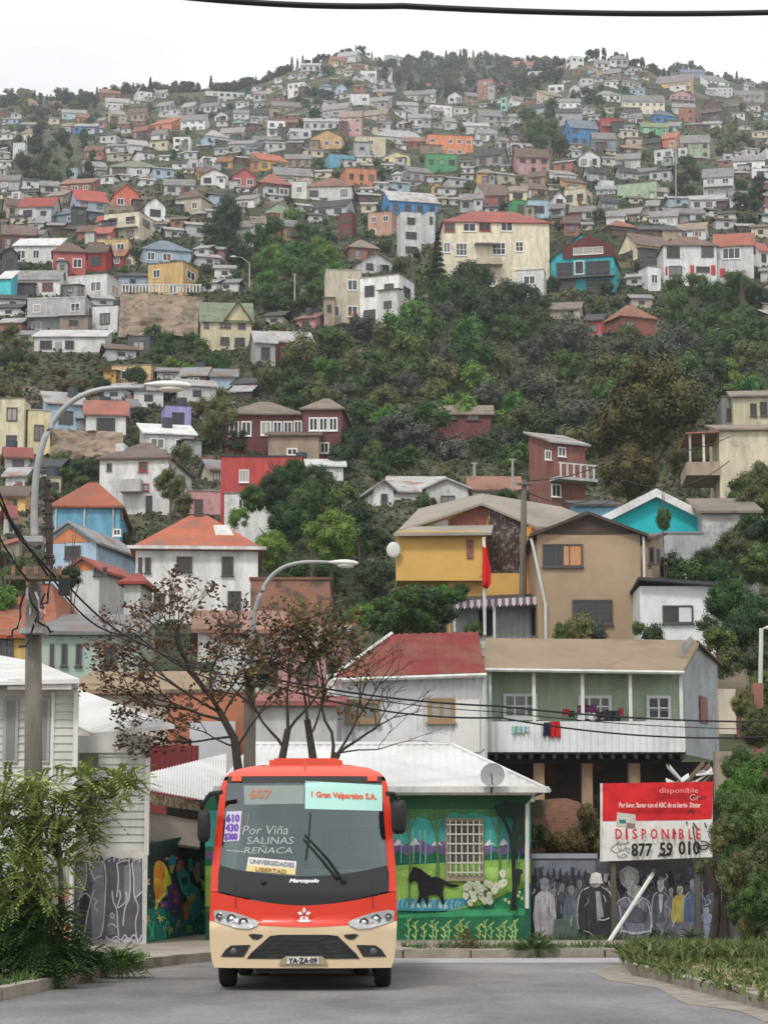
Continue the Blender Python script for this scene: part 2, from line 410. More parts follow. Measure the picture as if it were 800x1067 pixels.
    rr = rb.build('roof', rm or roofmat(roof), r, local=True)
    # windows
    ws_ = ws or rnd.choice(['w','d','d'])
    if wins == 'auto':
        ns = max(1, min(4, round(H/2.9))); sh = H/ns
        for (L_, face) in ((w, 'f'), (dep, 's')):
            if face == 's' and abs(yaw) < R(7): continue
            nc = cols if (cols and face == 'f') else max(1, min(6, round(L_/2.9)))
            if face == 's': nc = max(1, nc-1) if L_ > 3 else 0
            for i in range(ns):
                for j in range(nc):
                    if rnd.random() < (.12 if near else .2): continue
                    ww = L_/nc*rnd.uniform(.38,.6); wh = min(1.5, sh*.5); q = -L_/2+L_*(j+.5)/nc
                    z = sh*(i+.56)
                    if face == 'f': loc = (q,-b-.02,z); rz = 0
                    else:
                        s = 1 if yaw < 0 else -1   # which side shows
                        s = -s if False else s
                        loc = (s*(a+.02), q, z); rz = s*R(90)
                    wo_ = bpy.data.objects.new('window', window_mesh(ws_)); COL.objects.link(wo_); wo_.parent = r
                    wo_.location = loc; wo_.rotation_euler = (0,0,rz); wo_.scale = (ww, 1, wh)
        if name == 'hillside_house':
            if rnd.random() < .6:   # rough concrete or timber base showing on the slope
                fb = MB(); fb.box(-a-.06,a+.06,-b-.06,b+.06,-3.2,rnd.uniform(.1,.5)); fb.build('base', pmat('base_'+str(rnd.randrange(4)), rnd.choice([(.2,.19,.18),(.1,.09,.08),(.28,.22,.17),(.16,.17,.17)]), .95, .5, .8), r, local=True)
            if rnd.random() < .6 and w > 3.5:   # lean-to shed
                s_ = rnd.choice([-1,1]); aw = w*rnd.uniform(.25,.5); ah = H*rnd.uniform(.4,.75); x0_ = s_*a*rnd.uniform(.3,1.0)-aw/2; dq = rnd.uniform(1.2,2.6)
                ab = MB(); ab.box(x0_,x0_+aw,-b-dq,-b+.1,-3.5,ah); an = ab.build('annex', wallmat(rnd.choice([wall if wall in PAL else 'grey','offwhite','grey','brown','palegrey','tan','darkgrey'])), r, local=True)
                ab = MB(); ab.slab([(x0_-.2,-b-dq-.3,ah+.08),(x0_+aw+.2,-b-dq-.3,ah+.08),(x0_+aw+.2,-b-.01,ah+.45),(x0_-.2,-b-.01,ah+.45)],.08); ab.build('annex_roof', roofmat(rnd.choice(['grey','tin','rust','dark','brown'])), an, local=True)
                if ah > 1.6:
                    wq = bpy.data.objects.new('window', window_mesh('d')); COL.objects.link(wq); wq.parent = an; wq.location = (x0_+aw*.5,-b-dq-.02,ah*.55); wq.scale = (min(1.2,aw*.4),1,min(1,ah*.4))
            if rnd.random() < .16:
                tk = MB(); x_ = rnd.uniform(-a*.6,a*.6); tk.tube([(x_,b*.3,H+hr*.5),(x_,b*.3,H+hr*.5+1.2)],.5,10); tk.build('water_tank', pmat('tank_dark',(.05,.06,.08),.6), rr, local=True)
        if rnd.random() < .35 and not near and w > 4:
            db = MB(); x = rnd.uniform(-a+.8, a-.8); db.box(x-.42,x+.42,-b-.05,-b+.02,.02,min(2.05,H*.75))
            db.build('door', pmat('door_paint_'+rnd.choice('ab'), rnd.choice([(.2,.08,.05),(.3,.3,.32)]), .7, .2), r, local=True)
        if rnd.random() < .3 and not near and w > 5 and ns > 1:
            bb = MB(); z = sh*(ns-1); bb.box(-a+.1,a-.1,-b-1.1,-b-.02,z-.15,z); bb.box(-a+.1,a-.1,-b-1.1,-b-1.05,z+.85,z+.92)
            k = -a+.1
            while k < a-.1: bb.box(k,k+.05,-b-1.09,-b-1.05,z,z+.85); k += .35
            bb.build('balcony', pmat('balcony_paint', (.4,.38,.35), .7, .3), r, local=True)
        if rnd.random() < .25 and rt in ('gx','hip','gy') and not near:
            cb = MB(); x = rnd.uniform(-a*.6,a*.6); cb.box(x-.25,x+.25,b*.2,b*.2+.5,H,H+hr+.5); cb.build('chimney', pmat('chimney_brick', (.25,.13,.1), .8, .3), rr, local=True)
    elif wins:
        Ri = ro.transposed()
        for wr in wins:
            px0, py0, px1, py1 = wr[:4]; opt = wr[4] if len(wr) > 4 else {}
            d = ray((px0+px1)/2, (py0+py1)/2); n = ro @ Vector((0,-1,0))
            side = opt.get('side')
            if side: n = ro @ Vector((side,0,0)); P0 = C+n*a
            else: P0 = C+n*b
            cam0 = Vector((0,0,CAMH)); t = (P0-cam0).dot(n)/d.dot(n); P = cam0+d*t; l = Ri @ (P-C)
            mm = t/F; ww, wh = (px1-px0)*mm, (py1-py0)*mm
            if side: ww = ww/max(.2, abs((ro@Vector((0,1,0))).x)); loc = (side*(a+.02), l.y, l.z); rz = side*R(90)
            else: ww /= math.cos(yaw); loc = (l.x, -b-.02, l.z); rz = 0
            if opt.get('door'):
                db = MB(); db.box(-ww/2,ww/2,-.04,0,-wh/2,wh/2); do = db.build('door', pmat('door_'+opt['door'], PAL[opt['door']], .6, .2), r, local=True); do.location = loc; do.rotation_euler = (0,0,rz)
            else: near_window(r, loc, ww, wh, rz, opt.get('fr', ws_), opt.get('cols', 2), opt.get('rows', 1), opt.get('th', .07 if Y < 200 else .12), opt.get('curtain', False))
    HOUSES.append((x0, y0, x1, y1, Y, w, H))
    if label is None:
        st = {1:'single-storey',2:'two-storey',3:'three-storey',4:'tall'}[max(1, min(4, round(H/2.9)))]
        rk = {'gx':'roof','hip':'hip roof','gy':'gable roof','flat':'flat roof','sb':'lean-to roof','sf':'flat roof'}[rt]
        sz = 'small ' if wa < 6.5 else ('wide ' if wa > 13 else '')
        autolabel(r, f"{sz}{cw(wall)} house, {RW.get(roof, roof)} {rk}", cat, cx, (y0+y1)/2, group)
    if land: LAND.append((land, cx, (y0+y1)/2))
    r['_m'] = 0; del r['_m']
    return dict(root=r, w=w, dep=dep, H=H, hr=hr, C=C, yaw=yaw, wall=wo, roof=rr, Y=Y)
OCC = []
def occ(x0, y0, x1, y1): OCC.append((x0, y0, x1, y1))
# ------------------------------------------------------------ hillside houses read off the photograph, tile by tile
TS = 800/270
TILES = dict(A=(0,30), B=(260,30), C=(530,30), D=(0,220), E=(260,220), F=(530,220), G=(0,400), H=(260,400), I=(530,400))
DATA = '''
A 72 212 118 242 salmon brown gy | tiny salmon cottage alone on the grassy upper slope
A 150 222 188 250 ochre brown gx | tiny ochre cottage beside bare trees on the upper slope
A 300 188 372 215 terracotta rust sb
A 410 190 470 222 white grey flat
A 478 188 520 212 white grey gx
A 560 172 605 186 offwhite tin gx
A 648 165 750 186 tan brown sb
A 625 190 755 222 white tin flat # the long white upper terrace
A 185 250 268 276 paleblue tin sb
A 232 262 276 290 ochre rust gx
A 320 215 400 248 palegrey tin sb
A 65 288 115 310 grey grey sb
A 28 318 55 335 white tin gx
A 225 292 300 320 blue tin sb # the blue shed-roofed house
A 190 288 228 318 pink tan gx
A 300 270 330 300 pink grey gx
A 330 252 390 288 cream grey sb
A 390 245 460 282 tan brown gx
A 408 300 466 338 brickred rust gx
A 462 280 558 310 orange orange sb
A 515 266 560 288 salmon grey gx
A 466 312 522 342 white grey gx
A 558 265 645 310 white grey gx
A 615 228 685 252 white grey gx
A 662 252 718 282 white dark gy
A 720 250 780 278 white grey gx
A 716 276 756 298 mint grey gy
A 608 312 704 356 paleblue tin hip | pale blue house with hip roof on the upper left slope # the pale blue hip-roofed house
A 535 332 590 372 white dark flat
A 262 362 320 400 coral rust gx # the small coral red house
A 40 350 80 400 white grey flat
A 335 408 488 456 white green hip | long white schoolhouse with a grey-green roof # the long white schoolhouse
A 210 428 245 468 paleblue grey flat
A 250 412 330 450 palegrey tin sb
A 575 400 612 440 white grey flat
A 612 392 668 430 white green flat
A 668 395 718 432 ochre rust gx
A 598 428 660 465 ochre brown gx
A 618 432 705 484 white dark gy # the white gabled house
A 708 428 790 490 red red gy | red gabled house next to an orange house on the left slope # the red gabled house
A 770 392 800 440 orange brown gx
A 540 490 650 572 cream brown hip | cream two-storey house beside the tall dark tree # the cream two-storey house
A 500 465 600 510 palegrey grey gx
A 182 465 300 500 terracotta rust sb
A 205 495 330 592 paleblue red gx | pale blue house under a wide bright red roof # the bright red roof
A 335 475 430 560 coral red gy | coral house with a red gable roof # the coral gabled house
A 60 522 180 592 offwhite red gx | white-walled house under a big red roof on the left slope
A 0 525 90 580 beige brown gx
A 140 503 215 540 tan tan sb
A 36 500 75 525 white grey flat
A 125 556 290 598 bluegrey bluegrey sb
A 0 420 25 450 palegrey grey gx
A 0 365 20 385 palegrey tin sb
A 725 515 800 550 white grey sb
A 320 548 415 592 tan tan flat
A 430 512 510 592 white dark gy
A 120 470 180 505 palegrey grey gx
A 0 450 60 500 grey grey gx
A 385 345 460 385 palegrey tin sb
A 330 355 385 378 offwhite grey sb
A 480 225 545 250 grey grey gx
A 60 310 115 345 cream tan sb
A 560 225 612 262 grey tin gx
A 680 305 760 345 palegrey grey gx
A 705 345 790 375 grey grey sb
B 18 122 110 150 salmon rust sb # the long salmon row
B 118 162 188 200 white dark flat | white box house over a dark terrace near the hilltop # the white box over a dark terrace
B 215 165 255 200 paleblue bluegrey hip
B 258 165 300 200 paleblue bluegrey gy
B 340 128 392 155 white tin flat
B 385 118 440 142 white grey gx
B 412 82 478 112 palegrey grey gx
B 268 70 345 100 white tin gx
B 240 85 300 112 ochre rust gx
B 145 80 200 100 grey tin gx
B 160 105 220 128 palegrey tin sb
B 90 95 150 115 tan grey sb
B 590 130 690 162 orange brown gx | broad orange house on the upper right slope of the near hill # the broad orange house
B 718 112 792 142 bluegrey bluegrey gx
B 655 115 700 140 white grey gy
B 478 165 560 192 offwhite red gx
B 310 200 370 232 white grey flat
B 380 185 450 215 ochre grey sb
B 355 212 440 245 beige grey sb
B 455 192 580 218 white grey sb
B 605 192 655 228 white grey gy
B 703 152 765 215 terracotta rust flat # the terracotta block
B 765 148 800 190 darkred dark gx
B 775 210 800 250 mint grey flat
B 540 232 625 265 white tin flat
B 668 245 745 290 white grey gy
B 590 270 640 310 palegrey grey gx
B 225 230 325 270 palegrey grey gx
B 275 245 350 325 pink tan gx | tall pink house with a curved flank # the pink house
B 438 275 498 305 white dark gy
B 490 262 560 300 white grey gx
B 52 282 110 330 white grey flat
B 90 280 160 308 brickred rust sb
B 115 305 190 338 white tin flat
B 165 275 285 310 palegrey tin sb
B 190 308 300 370 ochre brown gy | ochre gabled house below the pink house # the ochre gabled house
B 10 332 95 360 bluegrey grey gx
B 320 330 420 395 cream grey flat
B 360 318 535 350 white tin sb
B 538 325 690 390 orange orange flat | bright orange block standing over a green storey # the bright orange block
B 540 385 640 436 green dark flat | bright green block with white-framed windows under the orange one # the bright green block
B 480 335 540 368 brickred rust gx
B 410 375 510 415 lightyellow grey gy
B 0 390 118 435 yellow orange sb
B 110 388 190 425 tan grey gx
B 228 385 325 425 skyblue tin flat
B 278 428 392 480 orange tan flat | orange box house above the white one with a red roof # the orange box house
B 175 460 325 530 white rust hip | white house with a rusty red hip roof above the blue house # the white house with a rusty hip roof
B 60 430 195 485 tan grey gx
B 0 448 130 520 brown orange hip
B 480 430 565 470 grey grey sb
B 400 505 582 575 blue tin gx | blue two-storey house with pale roof behind the big cream house # the blue two-storey house
B 48 532 150 592 palegreen grey gy
B 200 530 330 575 palegrey dark gx
B 700 425 755 482 yellow tan hip # the yellow cube house
B 690 480 800 520 white brown gx
B 560 470 600 510 ochre brown gy
B 650 510 720 560 palegrey grey gx
B 720 495 800 545 brickred brown gx
B 760 330 800 370 white grey gx
B 695 310 765 345 white grey gx
B 660 290 740 320 white tin sb
B 660 190 705 235 tan grey gx
B 440 440 480 470 palegrey tin sb
B 130 470 180 520 offwhite grey flat
B 10 190 50 220 palegrey grey gx
B 60 225 160 258 tan grey gx
B 0 250 60 290 grey dark gx
B 350 250 440 285 tan tan gx
B 440 225 520 250 palegrey tin gx
B 700 250 780 300 grey grey gx
B 560 240 600 275 beige grey gx
B 600 350 690 380 orange orange sb
B 700 370 800 420 grey dark gx
C 0 100 118 130 tan rust gx
C 178 82 232 118 white grey flat
C 262 88 310 135 white grey gx
C 310 80 370 112 grey grey hip
C 300 120 355 160 tan grey gx
C 452 148 575 190 yellow grey sb | wide orange-yellow hall just under the right ridge # the orange-yellow hall
C 528 125 600 150 bluegrey bluegrey gx
C 595 148 680 180 white grey sb
C 720 160 760 190 grey grey flat
C 122 170 175 195 white grey flat
C 182 168 225 205 white grey gy
C 222 175 265 205 white tin gx
C 262 190 345 220 white tin hip
C 482 185 575 228 pink brown gy # the dusty pink gabled house
C 0 208 50 235 white grey gx
C 88 195 170 220 cream tan sb
C 140 215 220 245 white grey gx
C 350 205 480 262 cream grey gx
C 426 248 514 292 blue bluegrey hip | small bright blue hip-roofed house on the right slope # the small bright blue house
C 404 290 490 325 green green gx
C 490 288 538 315 mint grey gx
C 172 278 275 355 blue bluegrey gx | big two-storey blue house beside a red one # the big blue house
C 275 274 350 318 red darkred flat | red box house with two small windows next to the big blue house # the red box house
C 255 320 330 375 bluegrey grey gx
C 525 240 590 285 terracotta brown flat
C 595 205 678 285 brown brown gy # the brown two-storey chalet
C 505 230 575 262 white grey gx
C 470 322 532 370 orange orange sb # the bright orange shed house
C 425 340 475 365 brown dark gx
C 530 325 625 400 palegreen grey gx
C 450 368 525 420 white bluegrey flat
C 215 372 292 425 white grey gy | white gabled house with two windows below the big blue house # the white two-window gable
C 145 245 228 290 grey dark sb
C 15 370 125 445 pink brown gx
C 0 350 45 380 white grey flat
C 0 310 35 350 brown dark gx
C 48 355 115 375 grey grey gx
C 128 440 208 465 white tin sb
C 160 462 240 500 ochre brown sb
C 172 490 262 545 cream grey flat
C 124 495 175 550 white grey gy
C 55 528 122 585 paleblue grey flat | pale blue tower house with a wide red-framed window # the pale blue tower
C 0 528 60 575 green darkred flat
C 28 478 118 515 ochre brown gx
C 0 485 60 528 cream tan gx
C 275 465 325 490 white grey flat
C 270 485 330 512 mint grey gx
C 345 360 415 385 brown rust sb
C 330 385 415 425 grey grey gx
C 335 470 490 520 palegreen grey flat
C 425 530 470 570 grey grey gx
C 335 555 425 592 white grey gx
C 475 555 605 592 palegrey grey gx
C 600 425 705 515 white grey gx # the white two-storey block by the dark grove
C 560 515 675 555 white tin sb
C 692 395 800 430 white grey sb
C 662 385 690 410 white grey flat
C 400 430 460 455 grey grey gx
C 680 500 735 545 palegrey grey gx
C 750 430 800 460 white tin flat
C 600 285 660 310 palegrey tin sb
C 60 130 120 158 grey tin gx
C 370 260 420 290 white grey gx
C 0 260 40 290 palegrey grey gx
C 60 232 120 260 palegrey dark gx
C 690 190 790 225 grey grey gx
C 610 180 690 205 palegrey grey flat
C 120 540 180 575 palegrey grey gx
C 190 548 270 590 offwhite grey gx
C 275 520 335 555 grey dark gx
C 430 490 490 520 white tin gx
C 330 430 400 462 offwhite dark gx
C 60 440 125 478 tan brown gx
C 230 430 300 465 palegrey dark gx
D 0 45 110 120 brickred brown gx
D 45 85 190 160 offwhite white sb | low white house with a long pale carport roof # the pale carport
D 155 85 265 200 red brown hip ws=w | red house with white quoins and white-framed windows # the red house with white quoins
D 265 95 340 185 red brown gx
D 0 95 55 190 dark dark gy
D 0 185 45 270 turquoise white sb
D 40 185 190 262 white tin gx ws=r | long white house with three red-brown windows above the grey terrace
D 195 195 370 265 white white flat
D 85 265 285 375 palegrey white flat ws=w | grey-white two-storey block with parapet on the left slope # the grey-white block
D 110 368 330 440 offwhite white sb | long low white house on dark stilts under the grey-white block
D 285 290 380 372 white dark flat
D 395 385 472 445 darkgrey dark flat | dark grey box house with one small window # the dark grey box
D 345 475 480 532 yellow tan flat ws=w | peach-yellow house with one red door above the street lamp head # the peach-yellow house
D 480 485 560 525 palegrey grey sb
D 560 485 650 545 brown grey gx
D 640 490 730 545 paleblue grey gx
D 300 85 400 140 yellow tan flat
D 340 120 400 168 red rust gx
D 385 125 425 168 cream orange gy
D 410 90 590 162 paleblue bluegrey hip | pale blue single-storey house with slate roof below the cream block # the pale blue house with slate roof
D 455 155 605 265 yellow tan flat ws=w | yellow-cream two-storey house with a planted balcony atop the rock wall # the yellow balcony house
D 320 0 465 88 cream brown flat
D 240 45 310 90 terracotta brown gx
D 290 50 355 95 coral red gx
D 730 15 800 112 white tan gx
D 90 60 150 90 grey grey gx
D 300 15 400 60 palegrey red gx
E 0 0 48 110 white tan gx
E 50 5 95 82 brickred dark flat
E 90 20 150 95 yellow grey gx
E 275 5 330 80 darkred dark flat
E 365 0 460 75 salmon rust flat ws=w | salmon house with two windows between a dark red and a white house # the salmon house
E 455 0 530 140 white grey flat
E 530 0 572 100 palegrey grey flat
E 290 88 395 150 terracotta tan hip
E 310 125 440 190 white brown gy | white house with a low arched gable over the cream apartment block # the arched white gable
E 228 180 345 350 cream tin flat ws=w | tall plain cream apartment block at the edge of the woods # the cream apartment block
E 340 195 510 352 white tin flat ws=d
E 145 318 230 362 pink rust sb
E 0 365 80 480 grey tin gx
E 62 375 195 482 brickred tin sb
E 750 150 800 200 palegrey grey gx
F 345 75 500 155 cream brown gx
F 405 170 470 245 white grey flat
F 55 285 240 330 beige tan gx
F 235 320 300 385 red dark sb
F 298 290 455 385 brickred rust hip | low dark red house with a hip roof below the turquoise house
F 750 95 800 170 white red gx
F 280 28 400 70 brown rust hip
F 520 38 625 85 white tan gx
F 400 45 520 90 brown dark sb
F 20 180 120 290 offwhite grey flat
F 170 15 220 75 brickred brown gx
F 300 0 360 40 white grey gx
F 380 0 430 30 cream tan gx
F 430 0 530 40 offwhite grey gx
G 0 45 80 225 lightyellow tan flat ws=d
G 60 80 155 225 lightyellow tin flat ws=d | light yellow three-level apartment building behind the lamp arm # the light yellow apartments
G 120 30 260 145 paleblue tin sb
G 255 55 390 165 white orange gx ws=d | white two-storey house with an orange-red roof next to a purple one # the white house with orange roof
G 385 50 425 110 purple grey gx
G 490 65 590 150 purple dark flat | purple two-storey house beside the olive tree # the purple house
G 420 130 600 215 white white sb
G 0 200 95 275 offwhite red gx
G 20 262 95 325 white tin gx
G 0 320 85 400 yellow brown gx
G 0 380 45 475 white red gx
G 570 330 700 410 pink tin flat
G 615 238 690 310 cream grey gx
G 0 480 55 560 cream orange sb
G 130 290 190 340 beige tan flat
H 165 235 290 312 palegrey white sb
H 120 240 180 290 white grey gx
'''
LANDW = []
for row in DATA.strip().split('\n'):
    land = label = None
    if '#' in row: row, land = [s.strip() for s in row.split('#')]
    if '|' in row: row, label = [s.strip() for s in row.split('|')]
    t = row.split(); ox, oy = TILES[t[0]]
    a = [float(v) for v in t[1:5]]; x0, y0, x1, y1 = ox+a[0]/TS, oy+a[1]/TS, ox+a[2]/TS, oy+a[3]/TS
    kw = {}
    for s in t[8:]:
        k, v = s.split('='); kw[k] = v
    wl = 'darkgrey' if t[5] == 'dark' else t[5]
    y1f = y1+1
    h = house(x0, y0, x1, y1f, wl, t[6], t[7], label=label, cat='house', name='hillside_house', group='houses on the hillside', land=land, **kw)
    occ(x0, y0, x1, y1)

# bigger hillside houses with their own window layout
def P(tile, *a):
    ox, oy = TILES[tile]; return tuple((ox if i % 2 == 0 else oy)+v/TS for i, v in enumerate(a))
def hh(tile, box, wall, roof, rt, wins, label, land=None, name='hillside_house', **kw):
    b = P(tile, *box); ww = []
    for w_ in wins:
        q = P(tile, *w_[:4]); ww.append(q+((w_[4],) if len(w_) > 4 else ()))
    occ(*b)
    return house(*b, wall, roof, rt, wins=ww, label=label, name=name, land=land, **kw)
# turquoise chalet with dark red gable
h = hh('F', (130,62,355,255), 'turquoise', 'dark', 'gy', [(147,157,198,205,dict(cols=2)),(203,152,232,195,dict(cols=1,fr='w')),(238,152,312,200,dict(cols=3)),(150,212,205,250,dict(cols=2)),(238,210,312,248,dict(cols=3))],
    'turquoise two-level house with balconies under a dark red gabled upper floor', 'the turquoise house', yaw=R(-12), rf=.40, ws='d', dep=8)
r = h['root']; a, b = h['w']/2, h['dep']/2
mb = MB(); mb.box(-a*.62,a*.98,-b-.25,b-.5,h['H']+.02,h['H']+1.6)
mb.face([(-a*.62,-b-.25,h['H']+1.6),(a*.98,-b-.25,h['H']+1.6),(a*.18,-b-.25,h['H']+h['hr']*.8+.5)])
mb.build('upper_wall', wallmat('darkred'), r, local=True)
near_window(r, (a*.2,-b-.27,h['H']+1.0), a*.95, 1.1, 0, 'w', 3)
for z in (0, h['H']*.47):
    mb = MB(); mb.box(-a-.2,a+.2,-b-1.2,-b-.02,z-.18,z); mb.box(-a-.2,a+.2,-b-1.2,-b-1.14,z+.85,z+.92)
    k = -a
    while k < a: mb.box(k,k+.04,-b-1.18,-b-1.14,z,z+.85); k += .3
    mb.build('balcony', pmat('balcony_dark', (.1,.09,.08), .7), r, local=True)
# big cream building
h = hh('E', (585,0,925,240), 'cream', 'red', 'hip', [(598,95,620,128),(636,97,672,138,dict(cols=3,rows=2)),(748,95,790,135,dict(cols=3,rows=2)),(820,93,845,125,dict(cols=2,rows=2)),
    (600,36,634,64,dict(fr='r')),(658,36,698,63),(708,34,744,62,dict(fr='r')),(775,34,812,62),(640,178,700,222,dict(cols=3,rows=2))],
    'big cream three-storey building with a long low red roof above the woods', 'the big cream building', yaw=R(3), rf=.13, ws='w', dep=10)
r = h['root']; a, b = h['w']/2, h['dep']/2
mb = MB(); z = h['H']*.36; mb.box(-a*.4,a*.1,-b-1.6,-b-.02,z-.2,z+.7); mb.build('balcony', wallmat('cream'), r, local=True)
mb = MB(); mb.box(-a*.42,a*.02,-b-1.5,-b-.02,z+3.0,z+3.14); mb.build('awning', roofmat('tin'), r, local=True)
# white house with red shutters
h = hh('F', (470,78,640,232), 'white', 'brown', 'hip', [(487,108,528,144,dict(fr='d')),(594,105,632,141,dict(fr='d')),(494,168,535,200,dict(fr='d')),(578,170,620,188,dict(fr='d',cols=2)),(560,166,572,200,dict(door='red')),(624,166,638,198,dict(door='red')),(483,170,490,198,dict(door='red'))],
    'white two-storey house with red shutters and a brown roof on the right slope', 'the white house with red shutters', yaw=R(2), rf=.17)
h = hh('F', (636,70,770,225), 'white', 'orange', 'gx', [(660,112,714,148,dict(cols=3)),(652,176,668,204,dict(door='red'))],
    'white wing with an orange-red tiled roof joined to the red-shuttered house', None, yaw=R(-10), rf=.2)
# cream house with green gable roof and dormer
h = hh('D', (608,268,778,430), 'cream', 'green', 'gx', [(630,340,645,360),(680,340,712,360),(735,342,758,362),(680,388,708,412),(724,390,756,416)],
    'cream house with a steep moss-green roof and a front dormer gable', 'the moss-green roofed house', yaw=R(6), rf=.42, ws='d', dep=6)
r = h['root']; a, b = h['w']/2, h['dep']/2
mb = MB(); z = h['H']; x0, x1 = -a*.05, a*.95; xm = (x0+x1)/2; tp = z+h['hr']*.82
mb.face([(x0,-b-.3,z),(x1,-b-.3,z),(xm,-b-.3,tp)]); mb.build('dormer_wall', wallmat('lightyellow'), r, local=True)
mb = MB(); mb.slab([(x0-.3,-b-.7,z-.15),(xm,-b-.7,tp+.15),(xm,0,tp+.15),(x0-.3,0,z-.15)], .12); mb.slab([(xm,-b-.7,tp+.15),(x1+.3,-b-.7,z-.15),(x1+.3,0,z-.15),(xm,0,tp+.15)], .12)
mb.build('dormer_roof', roofmat('green'), r, local=True)
# white mansion with brown hip roof
h = hh('G', (312,182,570,405), 'white', 'brown', 'hip', [(330,245,345,268,dict(cols=1)),(428,240,456,272,dict(fr='r')),(418,308,460,332,dict(fr='r')),(450,345,470,400)],
    'white mansion with a brown hip roof, chimney and small balcony', 'the white mansion', yaw=R(-6), rf=.2, ws='d', dep=9)
r = h['root']; a, b = h['w']/2, h['dep']/2
mb = MB(); mb.box(-a*.7,-a*.45,-b*.6,-b*.2,h['H']-.5,h['H']+1.5); mb.build('chimney', wallmat('white'), r, local=True)
mb = MB(); z = h['H']*.42; mb.box(-a*.35,a*.25,-b-1,-b-.02,z-.15,z+.8); mb.build('balcony', wallmat('offwhite'), r, local=True)
# blue building orange roof
h = hh('G', (152,305,385,455), 'skyblue', 'orange', 'hip', [(372,385,380,420)], 'blue-walled building with a patchy orange tiled hip roof beside the pole', 'the blue building with orange roof', yaw=R(3), rf=.48, dep=11, Y=155)
r = h['root']; a, b = h['w']/2, h['dep']/2
for x in (-a*.9, -a*.05, a*.8):
    mb = MB(); mb.tube([(x,-b-.12,-.5),(x,-b-.12,h['H']-.1)], .07, 6); mb.build('downpipe', wallmat('offwhite'), r, local=True)
h = hh('G', (135,428,412,570), 'paleblue', 'tin', 'gy', [(200,500,250,540),(350,448,375,470,dict(fr='w'))], 'pale blue house with an orange gable end and tin roof below the blue building', None, yaw=R(-14), rf=.42, Y=135, dep=8)
r = h['root']; a, b = h['w']/2, h['dep']/2
mb = MB(); mb.face([(-a*.8,-b-.03,h['H']),(a*.8,-b-.03,h['H']),(0,-b-.03,h['H']+h['hr']*.82)]); mb.build('gable_panel', wallmat('orange'), r, local=True)
h = hh('G', (215,540,400,600), 'white', 'red', 'gy', [(290,567,332,592,dict(rows=2))], 'small white house with a red-trimmed orange gable, next to the villa', None, yaw=R(-16), rf=.55, Y=118, dep=7)
r = h['root']; a, b = h['w']/2, h['dep']/2
mb = MB(); mb.face([(-a*.85,-b-.03,h['H']),(a*.85,-b-.03,h['H']),(0,-b-.03,h['H']+h['hr']*.85)]); mb.build('gable_panel', wallmat('orange'), r, local=True)
h = hh('G', (388,583,455,640), 'offwhite', 'red', 'hip', [], 'small porch house with a red hip roof beside the villa wall', None, Y=112, yaw=R(-5), rf=.5)
# villa
h = house(131,537,272,650, 'white', 'orange', 'hip', wins=[(184,580,200,596,dict(cols=3,rows=2)),(231,580,243,600,dict(rows=2,cols=2)),(151,581,157,597,dict(cols=1)),(144,581,148,597,dict(cols=1)),(237,616,251,640,dict(cols=2)),(160,618,172,634)],
    label='big white villa with an orange-red hip roof behind the brown-leaved tree', name='villa', cat='villa', land='the orange-roofed villa', yaw=R(4), rf=.30, ws='d', dep=10, Y=125)
r = h['root']; a, b = h['w']/2, h['dep']/2; occ(131,537,272,650)
mb = MB(); mb.box(-.25,.25,-.25,.25,h['H']+h['hr']-.6,h['H']+h['hr']+.9); mb.build('chimney', pmat('soot', (.07,.06,.06), .9), r, local=True)
mb = MB(); mb.box(-a-.45,a+.45,-b-.5,-b-.3,h['H']-.1,h['H']+.08); mb.build('gutter', wallmat('white'), r, local=True)
mb = MB(); s=.35; k = h['hr']/b
mb.slab([(a*.3,-b*.65,h['H']+h['hr']*.35+.1),(a*.6,-b*.65,h['H']+h['hr']*.35+.1),(a*.5,-b*.35,h['H']+h['hr']*.65+.1),(a*.25,-b*.35,h['H']+h['hr']*.65+.1)], .05); mb.build('skylight', wallmat('offwhite'), r, local=True)
# dark red timber house pair
h = hh('H', (-82,55,165,220), 'darkred', 'tan', 'hip', [(-64,115,-32,162,dict(cols=2)),(-26,115,6,162,dict(cols=2)),(34,115,68,160,dict(cols=2)),(72,115,100,160,dict(cols=2)),(104,115,132,158,dict(cols=2)),(136,113,162,156,dict(cols=2))],
    'long dark red timber house with a row of white-framed windows', 'the dark red timber house', yaw=R(2), rf=.22, ws='w', dep=8)
Yr = h['Y']
h = hh('H', (165,45,305,235), 'darkred', 'tan', 'hip', [(183,103,212,146),(214,103,242,146),(244,103,272,146),(217,180,246,215),(100,0,101,1)][:4],
    'dark red timber wing with its own pale hip roof and tall windows', None, yaw=R(-4), rf=.16, ws='w', dep=8)
h = hh('H', (58,150,215,225), 'tan', 'brown', 'sb', [(115,198,148,222)], 'rough tan walled annex in front of the dark red timber house', None, Y=Yr-5, yaw=0, rf=.15, ws='w', dep=4)
h = hh('H', (-86,225,165,345), 'red', 'dark', 'flat', [(-32,265,-2,305,dict(cols=3))], 'windowed blood-red wall block standing below the timber house', 'the blood-red block', Y=165, yaw=0, rf=.04, ws='w', dep=6)
h = hh('H', (-75,340,120,395), 'white', 'tin', 'flat', [(-35,355,-8,385)], 'low white ground storey under the blood-red block', None, Y=160, yaw=0, dep=5)
